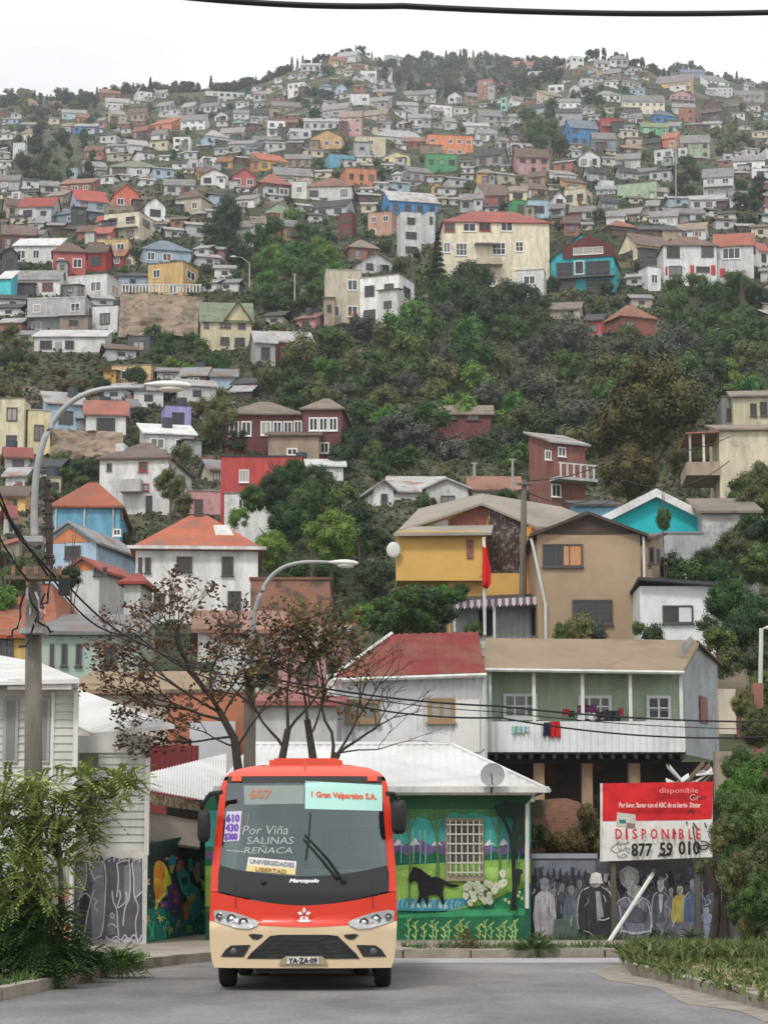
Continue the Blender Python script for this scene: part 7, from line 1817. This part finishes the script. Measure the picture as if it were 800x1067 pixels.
# ------------------------------------------------------------ street lamps, poles, cables
galv = pmat('galvanised',(.33,.34,.34),.5,.3,2,metal=.2); cpole = pmat('concrete_pole',(.16,.145,.12),.9,.4,1.2,streak=1,bump=.2); lampw = pmat('lamp_shell',(.5,.5,.47),.4,.15); cab = pmat('cable_black',(.02,.02,.022),.7,.1)
def street_lamp(px,base_py,Y,toppy,armpts,head,label,pw):
    b0 = W(px,base_py,Y); t = W(px,toppy,Y); s = mpp(Y); r = thing('street_lamp',label,'street lamp',(b0.x,Y,0)); LAND.append((label.split(' with')[0],px,(base_py+toppy)/2))
    mb = MB(); mb.tube([(b0.x,Y,0),(t.x,Y,t.z)],[pw*s*.56,pw*s*.42],10); mb.build('pole',cpole,r,smooth=True)
    a = [W(x,y,Y-.15) for x,y in armpts]; mb = MB(); q = []
    P_ = [a[0]]+a+[a[-1]]
    for i in range(1,len(P_)-2):
        for k in range(6): u = k/6; q.append(.5*((2*P_[i])+(P_[i+1]-P_[i-1])*u+(2*P_[i-1]-5*P_[i]+4*P_[i+1]-P_[i+2])*u*u+(3*P_[i]-P_[i-1]-3*P_[i+1]+P_[i+2])*u**3))
    q.append(a[-1]); mb.tube(q,[lerp(.055,.032,i/(len(q)-1)) for i in range(len(q))],8); mb.build('arm',galv,r,smooth=True)
    (x0,y0,x1,y1) = head; c = W((x0+x1)/2,(y0+y1)/2,Y-.2); L_ = (x1-x0)*s/2; mb = MB()
    n,m_ = 16,10
    for j in range(m_+1):
        u = j/m_; rad = math.sin(math.pi*min(1,u*.92+.04))**.55*(.6+.4*u)
        for i in range(n): th = 6.283*i/n; z = math.sin(th)*rad*(.085 if math.sin(th) > 0 else .06); mb.v.append(c+Vector((-L_+2*L_*u,math.cos(th)*rad*.14,z+(y1-y0)*s*(.25-.3*u)*.4)))
    for j in range(m_):
        for i in range(n): a_ = j*n+i; b_ = j*n+(i+1)%n; mb.f.append((a_,b_,b_+n,a_+n)); mb.mi.append(0)
    mb.f.append(tuple(range(n))); mb.f.append(tuple(range(m_*n,m_*n+n))[::-1]); mb.mi += [0,0]
    hd = mb.build('lamp_head',lampw,r,smooth=True)
    mb = MB(); mb.sphere(c+Vector((L_*.15,0,-.045)),L_*.6,.1,.045,12,6); mb.build('diffuser',pmat('diffuser',(.6,.6,.52),.2,.1),hd,smooth=True)
    return r
l1 = street_lamp(35,1000,31.5,590,[(36,560),(36,520),(40,480),(52,445),(75,418),(108,405),(152,404)],(150,395,199,409),'tall concrete street lamp with a curved grey arm rising from the left bushes',19)
l2 = street_lamp(260,995,44.3,698,[(262,705),(262,680),(265,640),(276,610),(292,593),(315,586),(345,586)],(342,582,373,592),'concrete street lamp with a curved arm standing behind the bus',14)
def bx(mb,px0,py0,px1,py1,Y,d=.1): p = W(px0,py0,Y); q = W(px1,py1,Y); mb.box(min(p.x,q.x),max(p.x,q.x),Y-d,Y+d,min(p.z,q.z),max(p.z,q.z))
s_ = mpp(31.5)
mb = MB(); bx(mb,24,594,62,605,31.2,.12); bx(mb,5,600,72,604,31.1,.05); mb.build('crossarm',pmat('crossarm_wood',(.13,.1,.07),.9,.3),l1)
r = random.Random(21)
for k in range(5): mb = MB(); x = 12+k*12; bx(mb,x,590,x+4,599,31.1,.03); mb.build('insulator',pmat('insulator',(.22,.12,.08),.3,.2),l1)
mb = MB(); bx(mb,22,655,48,661,31.3,.17); bx(mb,23,560,46,566,31.3,.16); mb.build('band',galv,l1)
for i in range(7):
    mb = MB(); x0,y0 = r.uniform(22,60),r.uniform(596,620); pts = [W(x0,y0,31.0)]
    x1,y1 = x0+r.uniform(-30,38),y0+r.uniform(20,70)
    for k in range(1,8): u = k/8; pts.append(W(lerp(x0,x1,u)+r.uniform(-2,2),lerp(y0,y1,u)+18*math.sin(u*3.14)*r.uniform(.5,1),31.0-r.uniform(0,.2)))
    mb.tube(pts,r.choice([.012,.016,.022]),5); mb.build('loose_cable',cab if i%3 else pmat('cable_pale',(.35,.34,.32),.6,.1),l1)
mb = MB(); bx(mb,62,603,72,620,31.0,.1); mb.build('junction_box',cab,l1)
mb = MB(); mb.tube([W(49,500,31.6),W(51,545,31.6),W(52,600,31.6)],[.05,.06,.05],6)
for k in range(6): mb.sphere(W(50.5,505+k*15,31.6),.07+.02*(k%2),.07,.05,8,5)
mb.build('insulator_string',pmat('insulator_dark',(.05,.035,.03),.4,.2),l1)
mb = MB(); bx(mb,254,697,269,701,44.1,.15); mb.build('band',pmat('band_orange',(.45,.2,.06),.6,.2),l2)
mb = MB(); bx(mb,254,703,281,708,44.0,.1); bx(mb,256,710,276,716,44.0,.14); mb.build('cable_clamp',cab,l2)
def cable(pts3,rad,label,sag=0.0,name='overhead_cable',n=14):
    mb = MB(); out = []
    for (a,b_) in zip(pts3,pts3[1:]):
        for k in range(n): u = k/n; p = a.lerp(b_,u); p.z -= sag*4*u*(1-u); out.append(p)
    out.append(pts3[-1]); mb.tube(out,rad,5); o = solo(mb,name,cab,label,'cable','overhead cables over the street')
    return o
RE = [(262,708,44.0)]
cable([W(62,600,31),W(150,672,35),W(262,706,44)],.015,'thick black cable dropping from the left lamp to the lamp behind the bus',.12)
cable([W(56,604,31),W(140,660,35),W(262,711,44)],.014,'thin cable under the thick one between the two street lamps',.25)
cable([W(-30,470,29),W(20,560,30.4),W(58,602,31)],.02,'heavy twisted cable coming down from the upper left edge to the lamp pole',.0)
cable([W(-30,440,29),W(10,540,30.4),W(50,600,31)],.016,'thin cable beside the heavy twisted one at the left edge',.0)
cable([W(-30,500,29),W(30,606,31)],.014,'slack thin cable crossing the bushes at the left edge',.1)
cable([W(276,706,44),W(520,736,46),W(830,752,50)],.02,'upper long black cable running in front of the green balcony',.1)
cable([W(276,712,44),W(520,748,46),W(830,766,50)],.019,'lower thick black cable running in front of the white balcony',.2)
cable([W(276,709,44),W(520,742,46),W(830,760,50)],.01,'thin cable between the two long black ones by the balcony',.1)
cable([W(545,500,112),W(650,470,130),W(760,455,150)],.03,'distant cable crossing the enormous brownish tree, uppermost of two',.5)
cable([W(545,510,112),W(650,500,130),W(760,480,150)],.03,'distant cable crossing the enormous brownish tree, lower of two',1)
cable([W(150,-8,9),W(420,6,9.3),W(830,12,10)],.014,'thick black cable crossing the sky at the very top',.02)
cable([W(500,602,110),W(548,560,112),W(640,520,118)],.02,'thin wire sloping across the yellow house wall',.0)
up = thing('utility_pole','tall grey pole between the yellow house and the stucco house','pole',W(546,655,109)); mb = MB(); p = W(544,660,109); q = W(546,500,109); mb.tube([p,q],[.2,.12],8); mb.build('post',cpole,up); mb = MB(); bx(mb,538,503,556,505,108.8,.1); mb.build('crossarm',cpole,up); LAND.append(('the tall grey pole',546,580))

# ------------------------------------------------------------ near plants
def branchy(r,mb,p,d,L_,rad,dep,tips,spread=.55,up=.15):
    n = 4; pts = [p]; q = p.copy(); dd = d.copy()
    for k in range(n): dd = (dd+Vector((r.gauss(0,.16),r.gauss(0,.12),r.gauss(up*.3,.1)))).normalized(); q = q+dd*(L_/n); pts.append(q.copy())
    mb.tube(pts,[lerp(rad,rad*.62,k/n) for k in range(n+1)],6 if rad > .03 else 4,cap=False)
    if dep == 0: tips.append((q,dd)); return
    for k in range(r.choice([2,3,3]) if dep > 1 else 3):
        nd = (dd+Vector((r.uniform(-1,1)*spread*1.3,r.uniform(-1,1)*spread,r.uniform(-.35,.7)*spread))).normalized(); branchy(r,mb,pts[-1] if k < 2 else pts[-2],nd,L_*r.uniform(.62,.85),rad*.62,dep-1,tips,spread,up)
    if dep <= 2: tips.append((pts[2],dd))
def leafy(r,mb,tips,prob,size,n,spread):
    for p,d in tips:
        if r.random() > prob: continue
        for _ in range(n):
            c = p+Vector((r.gauss(0,spread*.55),r.gauss(0,spread*.55),r.gauss(-spread*.4,spread*.6))); nn = Vector((r.uniform(-1,1),r.uniform(-1,1),r.uniform(-1,1))).normalized(); t = nn.cross(Vector((r.uniform(-1,1),r.uniform(-1,1),1))).normalized(); u = nn.cross(t); s = size*r.uniform(.6,1.3)
            mb.face([c-t*s,c-u*s*.5,c+t*s*.9,c+u*s*.5])
darkbark = pmat('bark_wet',(.05,.04,.035),.95,.4,3,bump=.4)
def bare_tree(bases,label,seed,lean,leafcol,prob,depth=5,L0=1.25,n=7,size=.055):
    r = random.Random(seed); b0 = bases[0]; t = thing('street_tree',label,'tree',(b0.x,b0.y,0)); mb = MB(); tips = []
    for bse,dr,l_,rd in bases_dirs(bases,lean,r): branchy(r,mb,bse,dr,l_*L0,rd,depth,tips)
    mb.build('trunk',darkbark,t,smooth=True)
    for nm,c,pr in leafcol:
        m2 = MB(); sub = [q for q in tips if c[1](q[0])]; leafy(r,m2,sub,pr,size,n,.13); 
        if m2.v: m2.build('crown',LM[c[0]],t)
    return t
def bases_dirs(bases,lean,r):
    for b_,l_ in zip(bases,lean): yield b_,Vector(l_[0]).normalized(),l_[1],l_[2]
YT = 43.2
def gb(px): p = W(px,990,YT); p.z = .1; return p
def trunked(px0,pts,seed,label,col,prob,L0,dep,n=7,size=.055):
    """trunk through photo points then branching"""
    r = random.Random(seed); b0 = gb(px0); t = thing('street_tree',label,'tree',b0); mb = MB(); tips = []
    for path,limbs in pts:
        P_ = [W(x,y,YT+dy) if y < 985 else gb(x) for x,y,dy in path]; rads = [lerp(path_r0,path_r1,i/(len(P_)-1)) for i in range(len(P_)) for path_r0,path_r1 in [(.11,.06)]]
        mb.tube(P_,rads,8,cap=False)
        for (x,y,dx,dz,l_,rd) in limbs: branchy(r,mb,W(x,y,YT),Vector((dx,r.uniform(-.3,.3),dz)).normalized(),l_*L0,rd*.5,dep,tips,.7,-.02)
    mb.build('trunk',darkbark,t,smooth=True)
    for c,pred,pr in col:
        m2 = MB(); leafy(r,m2,[q for q in tips if pred(q[0])],pr,size,n,.12)
        if m2.v: m2.build('crown',LM[c],t)
    LAND.append((label.split(' with')[0],px0,700)); return t
trunked(252,[([(252,990,0),(250,860,0),(248,800,0),(244,770,0),(228,740,0)],[(228,740,-.6,.8,1.0,.08),(244,772,-.2,1,1.1,.08),(236,752,-1,.5,1.0,.07),(228,742,-.9,.25,1.0,.06),(246,780,.4,.9,.7,.05),(240,768,-1,.05,.8,.05),(244,778,-.9,.3,.6,.04),(230,745,-.5,1,1.1,.06),(232,748,.2,1,.9,.05)])],31,
  'brown-leaved street tree with dark clustered leaves beside the middle lamp',[('brown',lambda p:True,.42)],.6,.95,4,n=9,size=.058)
trunked(340,[([(340,990,0),(342,860,0),(345,800,0),(352,785,0)],[(352,785,.9,.6,.9,.06),(346,792,.1,1,1.1,.08),(352,785,.5,.9,1,.06),(352,785,.95,.25,.8,.035)]),
             ([(300,990,0),(296,870,0),(292,800,0),(300,760,0)],[(300,760,.1,1,1,.07),(296,780,-.4,.9,.9,.06),(300,762,.5,.7,.9,.06)]),
             ([(318,990,0),(322,860,.2),(326,790,.2),(320,750,.2)],[(320,750,-.1,1,.9,.06),(322,770,.4,.9,.9,.05)])],47,
  'sparse multi-stemmed street tree with russet and olive leaves behind the bus',[('autumn',lambda p:to_px(p)[0] < 385,.26),('olive',lambda p:to_px(p)[0] < 380,.26),('bright',lambda p:to_px(p)[1] > 715 and to_px(p)[0] < 350,.35)],.5,.95,4,n=9,size=.055)
# young tree in front of the pole: feathery compound leaves
def feathery(name,label,cat,px,py,Y,rpx,n_,seed,leaf='young',fl=1.0,trunkto=None,size=.05,drop=.35,group=None,lobes=None):
    r = random.Random(seed); s = mpp(Y); c = W(px,py,Y); R_ = rpx*s; t = thing(name,label,cat,(c.x,Y,0.0),0,group); mb = MB(); tb_ = MB(); zb = .1
    if trunkto: tb_.tube([(c.x,Y,zb-.1),(c.x+.05,Y,lerp(zb,c.z,.5)),(c.x,Y,c.z)],[.06,.045,.02],7)
    jobs = [(c,R_,n_,fl)] if not lobes else [(W(lx,ly,Y+r.uniform(-.3,.3)),lr_*s,ln_,1.0) for lx,ly,lr_,ln_ in lobes]
    for c,R_,fl in [(j[0],j[1],j[3]) for j in jobs for _ in range(j[2])]:
        while True:
            d = Vector((r.uniform(-1,1),r.uniform(-1,1),r.uniform(-1,1)))
            if .15 < d.length < 1: break
        if trunkto is None and c.z+d.z*R_*fl < .1: d.z = abs(d.z)
        e = c+Vector((d.x*R_,d.y*R_*.7,d.z*R_*fl)); e.z = max(e.z,.16)
        dr = Vector((d.x,d.y*.7,r.uniform(-.4,.7))).normalized(); l_ = r.uniform(.14,.34)
        if trunkto and r.random() < .08: tb_.tube([(c.x,Y,c.z-R_*.5),c.lerp(e,.5)+Vector((0,0,.1)),e],[.014,.009,.004],4,cap=False)
        for k in range(8):
            u = k/7; p = e+dr*l_*u-Vector((0,0,drop*l_*u*u)); sdv = dr.cross(Vector((0,0,1))).normalized()
            for sg in (-1,1):
                a = p; w_ = (sdv*sg+dr*.5).normalized(); q = p+w_*size*r.uniform(1.2,2)-Vector((0,0,size*.5)); m_ = (a+q)/2; o = dr*size*.4; mb.face([a,m_-o,q,m_+o])
    if trunkto: tb_.build('trunk',bark,t)
    mb.build('crown',LM[leaf],t); return t
feathery('young_tree','feathery bright green young tree in front of the clapboard houses','tree',62,868,31.0,40,0,5,trunkto=1,size=.045,lobes=[(60,850,36,129),(98,832,26,81),(122,820,18,47),(136,812,12,23),(64,885,32,102),(90,868,14,27),(40,828,22,61),(84,804,12,17)])
feathery('young_tree','second feathery green sapling leaning in from the left edge by the lamp pole','tree',0,885,30.8,40,0,6,trunkto=1,size=.045,lobes=[(5,850,34,102),(25,880,34,102),(-15,900,40,88),(15,925,34,108),(44,925,22,54),(5,820,20,40)]); LAND.append(('the feathery young tree',60,880))
feathery('shrub','dense fern-like shrub at the foot of the left street lamp','shrub',18,980,30.9,40,0,7,leaf='mid',size=.042,lobes=[(10,965,36,285),(45,970,34,258),(20,995,32,258),(62,990,16,81),(-20,980,40,204)])
feathery('shrub','dark low bush beside the left kerb','shrub',42,998,30.6,34,560,8,leaf='mid',fl=.7,size=.035)
feathery('shrub','small tuft of weeds on the kerb near the graffitied base','shrub',86,1000,32.2,20,260,9,leaf='mid',fl=.6,size=.03)
feathery('shrub','small weed clump on the left pavement before the mural fence','shrub',124,1003,33.4,16,240,10,leaf='bright',fl=.6,size=.03)
feathery('shrub','rounded clipped weed mound on the far kerb beside the mural house','shrub',557,994,40.6,22,260,11,leaf='mid',fl=.3,size=.025)
feathery('shrub','small dry weed tuft at the kerb below the painted horse','shrub',487,986,41.2,10,80,12,leaf='rustgreen',fl=1.1,size=.025)
for k,(x,y,q) in enumerate(((560,986,6),(690,975,9),(720,978,8))): feathery('shrub',['tiny weed at the foot of the downpipe','low weeds against the portrait wall under the billboard','low weeds at the dark trunk by the portrait wall'][k],'shrub',x,y,45.2,q,60,13+k,leaf='mid',fl=.7,size=.025)
# right hedge mass
ht = thing('hedge_tree','dark leafy tree with black trunks overgrowing the end of the portrait wall','tree',W(748,985,43)); r = random.Random(3); mb = MB()
for (a,b_,c,d_) in ((742,985,748,925),(752,985,756,920),(745,930,735,900),(756,925,775,890)): mb.tube([W(a,b_,43),W((a+c)/2+1,(b_+d_)/2,43),W(c,d_,43)],[.1,.08,.06],7,cap=False)
mb.tube([W(757,985,42.9),W(755,925,42.9)],.05,6); mb.build('trunk',darkbark,ht)
LAND.append(('the overgrown hedge tree',765,880))
for (x,y,q,k,Y_) in ((775,860,34,'mid',43.5),(800,900,34,'olive',42),(765,905,24,'mid',43),(795,820,34,'bright',50),(770,800,22,'mid',54),(790,760,24,'olive',58),(748,880,14,'olive',43.2),(795,940,30,'mid',41),(760,830,18,'bright',47),(775,950,22,'mid',42.5),(735,905,14,'olive',43.4),(757,868,20,'olive',43.3),(800,860,30,'mid',44),(770,915,26,'olive',42.6),(755,840,16,'mid',46),(785,970,20,'olive',41.5),(795,720,22,'mid',62),(775,735,16,'olive',60)):
    tree(x,y,q,'bush' if q < 16 else 'big',k,Y=Y_,name='shrub',cat='shrub',trunk=False,stretch=1.15,words={'mid':'green','olive':'olive green','bright':'bright green'}[k]+' leafy shrub')
# weeds and grass on the verge
mb = MB(); r = random.Random(33)
for _ in range(9000):
    px = r.uniform(655,840); 
    p = Vector((r.uniform(3.6,8.8),r.uniform(25,39),0)); q = to_px((p.x,p.y,.15))
    k0,k1 = q; yl = interp([(656,1012),(690,1021),(745,1036),(800,1050),(900,1080)],k0)
    if k0 < 658 or k1 > yl-6: continue
    if noise.noise(Vector((p.x*1.3,p.y*1.3,4))) < -.12 and k1 > 1000: continue
    sand = 1 if (k1 > yl-(30 if k0 > 715 else 10) and r.random() < .9) else 0
    if sand and noise.noise(Vector((p.x*.8,p.y*.8,0))) > -.5: continue
    h_ = r.uniform(.08,.3)*(1.3 if k1 < 1003 else .6)
    for b_ in range(5):
        d = Vector((r.gauss(0,.5),r.gauss(0,.5),1)).normalized(); a = p+Vector((r.gauss(0,.07),r.gauss(0,.07),.12)); w_ = Vector((r.uniform(-1,1),r.uniform(-1,1),0)).normalized()*r.uniform(.006,.02)
        m_ = a+d*h_*.6; e = a+d*h_+Vector((d.x,d.y,-.3))*h_*.4; mb.face([a-w_,a+w_,m_+w_*1.4,e,m_-w_*1.4])
o = mb.build('grass',leafmat('leaf_grass',(.05,.08,.02),(.2,.23,.08))); o['kind'] = 'stuff'; o['label'] = 'rank green grass and weeds covering the right verge'; o['category'] = 'grass'
mb = MB()
for _ in range(750):   # tufts along walls and kerbs
    px = r.choice([r.uniform(560,760),r.uniform(-10,150),r.uniform(420,660)]); on = 1
    if px > 560 and r.random() < .6: p = W(px,983,46.1-r.uniform(0,.3))
    else: p = g2(px,interp([(0,1040),(75,1024),(150,1008),(420,997),(660,996.5)],px)-r.uniform(0,3)); 
    p.z = .12; h_ = r.uniform(.04,.2)
    for b_ in range(4):
        d = Vector((r.gauss(0,.5),r.gauss(0,.5),1)).normalized(); w_ = Vector((r.uniform(-1,1),r.uniform(-1,1),0)).normalized()*.015; a = p+Vector((r.gauss(0,.05),r.gauss(0,.05),0)); mb.face([a-w_,a+w_,a+d*h_])
o = mb.build('weeds',LM['mid']); o['kind'] = 'stuff'; o['label'] = 'scattered weeds along kerbs and wall feet'; o['category'] = 'weeds'
import re
def nwords(t): return len(re.findall(r'[A-Za-z]+',t))
# past the 290 trees that show largest, the rest are one mass
tr = sorted([t for t in TREES if t[3] == 'tree'],key=lambda t:(not t[2],-t[0])); drop = [t[1] for t in tr[285:]]; dset = set(drop)
mb = MB(); lm = list(LM.values()); ix = {m:i for i,m in enumerate(lm)}; bpy.context.view_layer.update(); fv = []; ff = []; fm_ = []
for t in drop:
    for o in list(t.children):
        if o.name.startswith('crown'):
            mw = t.matrix_world @ o.matrix_basis; i0 = len(fv); k = ix[o.material_slots[0].material]; fv += [mw @ v.co for v in o.data.vertices]; ff += [tuple(i0+q for q in p.vertices) for p in o.data.polygons]; fm_ += [k]*len(o.data.polygons)
        bpy.data.objects.remove(o)
AUTO = [a for a in AUTO if a[0] not in dset]
for t in drop: bpy.data.objects.remove(t)
me = bpy.data.meshes.new('distant_trees'); me.from_pydata(fv,[],ff)
for m in lm: me.materials.append(m)
me.polygons.foreach_set('material_index',fm_); o = bpy.data.objects.new('distant_trees',me); COL.objects.link(o); o['kind'] = 'stuff'; o['label'] = 'small far-off trees massed along the ridge and between houses'; o['category'] = 'trees'
# ------------------------------------------------------------ labels for the many: look plus the nearest thing one can find
used = set(o['label'].lower() for o in COL.objects if o.parent is None and o.get('label'))
def rel(dx,dy):
    d = math.hypot(dx,dy); a = math.degrees(math.atan2(-dy,dx)) % 360
    k = ['right of','up and right of','above','up and left of','left of','down and left of','below','down and right of'][int(((a+22.5)%360)//45)]
    q = 'touching the area' if False else ('just ' if d < 26 else ('' if d < 60 else 'well '))
    if q == 'well ' and k in ('left of','right of','above','below'): return 'well '+k
    return (q if q != 'well ' else 'far ')+k
for o,words,px,py in AUTO:
    c = sorted(LAND,key=lambda l:math.hypot(l[1]-px,(l[2]-py)*1.2)); c = [l for l in c if math.hypot(l[1]-px,l[2]-py) > 4]
    lab = None
    for l in c[:7]:
        t = f"{words} {rel(px-l[1],py-l[2])} {l[0]}"
        if t.lower() not in used and nwords(t) <= 16: lab = t; break
    if lab is None:
        for i in range(5):
            for j in range(i+1,7):
                t = f"{words} between {c[i][0]} and {c[j][0]}"
                if lab is None and t.lower() not in used and nwords(t) <= 16: lab = t
    if lab is None:
        for i in range(14):
            t = f"{words} {rel(px-c[i][1],py-c[i][2])} {c[i][0]}"; 
            for adj in ('weathered ','partly hidden ','narrow '):
                if lab is None and (adj+t).lower() not in used and nwords(adj+t) <= 16: lab = adj+t
    if lab is None: lab = ' '.join(t.split()[:16])
    used.add(lab.lower()); o['label'] = lab
for o in COL.objects:
    if o.parent is None and o.type in ('MESH','EMPTY') and not o.get('label') and not o.get('kind'): print('NOLABEL',o.name)
for o in COL.objects:
    if o.parent is None and o.get('label') and len(re.findall(r"[A-Za-z']+",o['label'])) > 15: print('LONG',o.name,o['label'])
print('objects',len(COL.objects),'auto',len(AUTO))
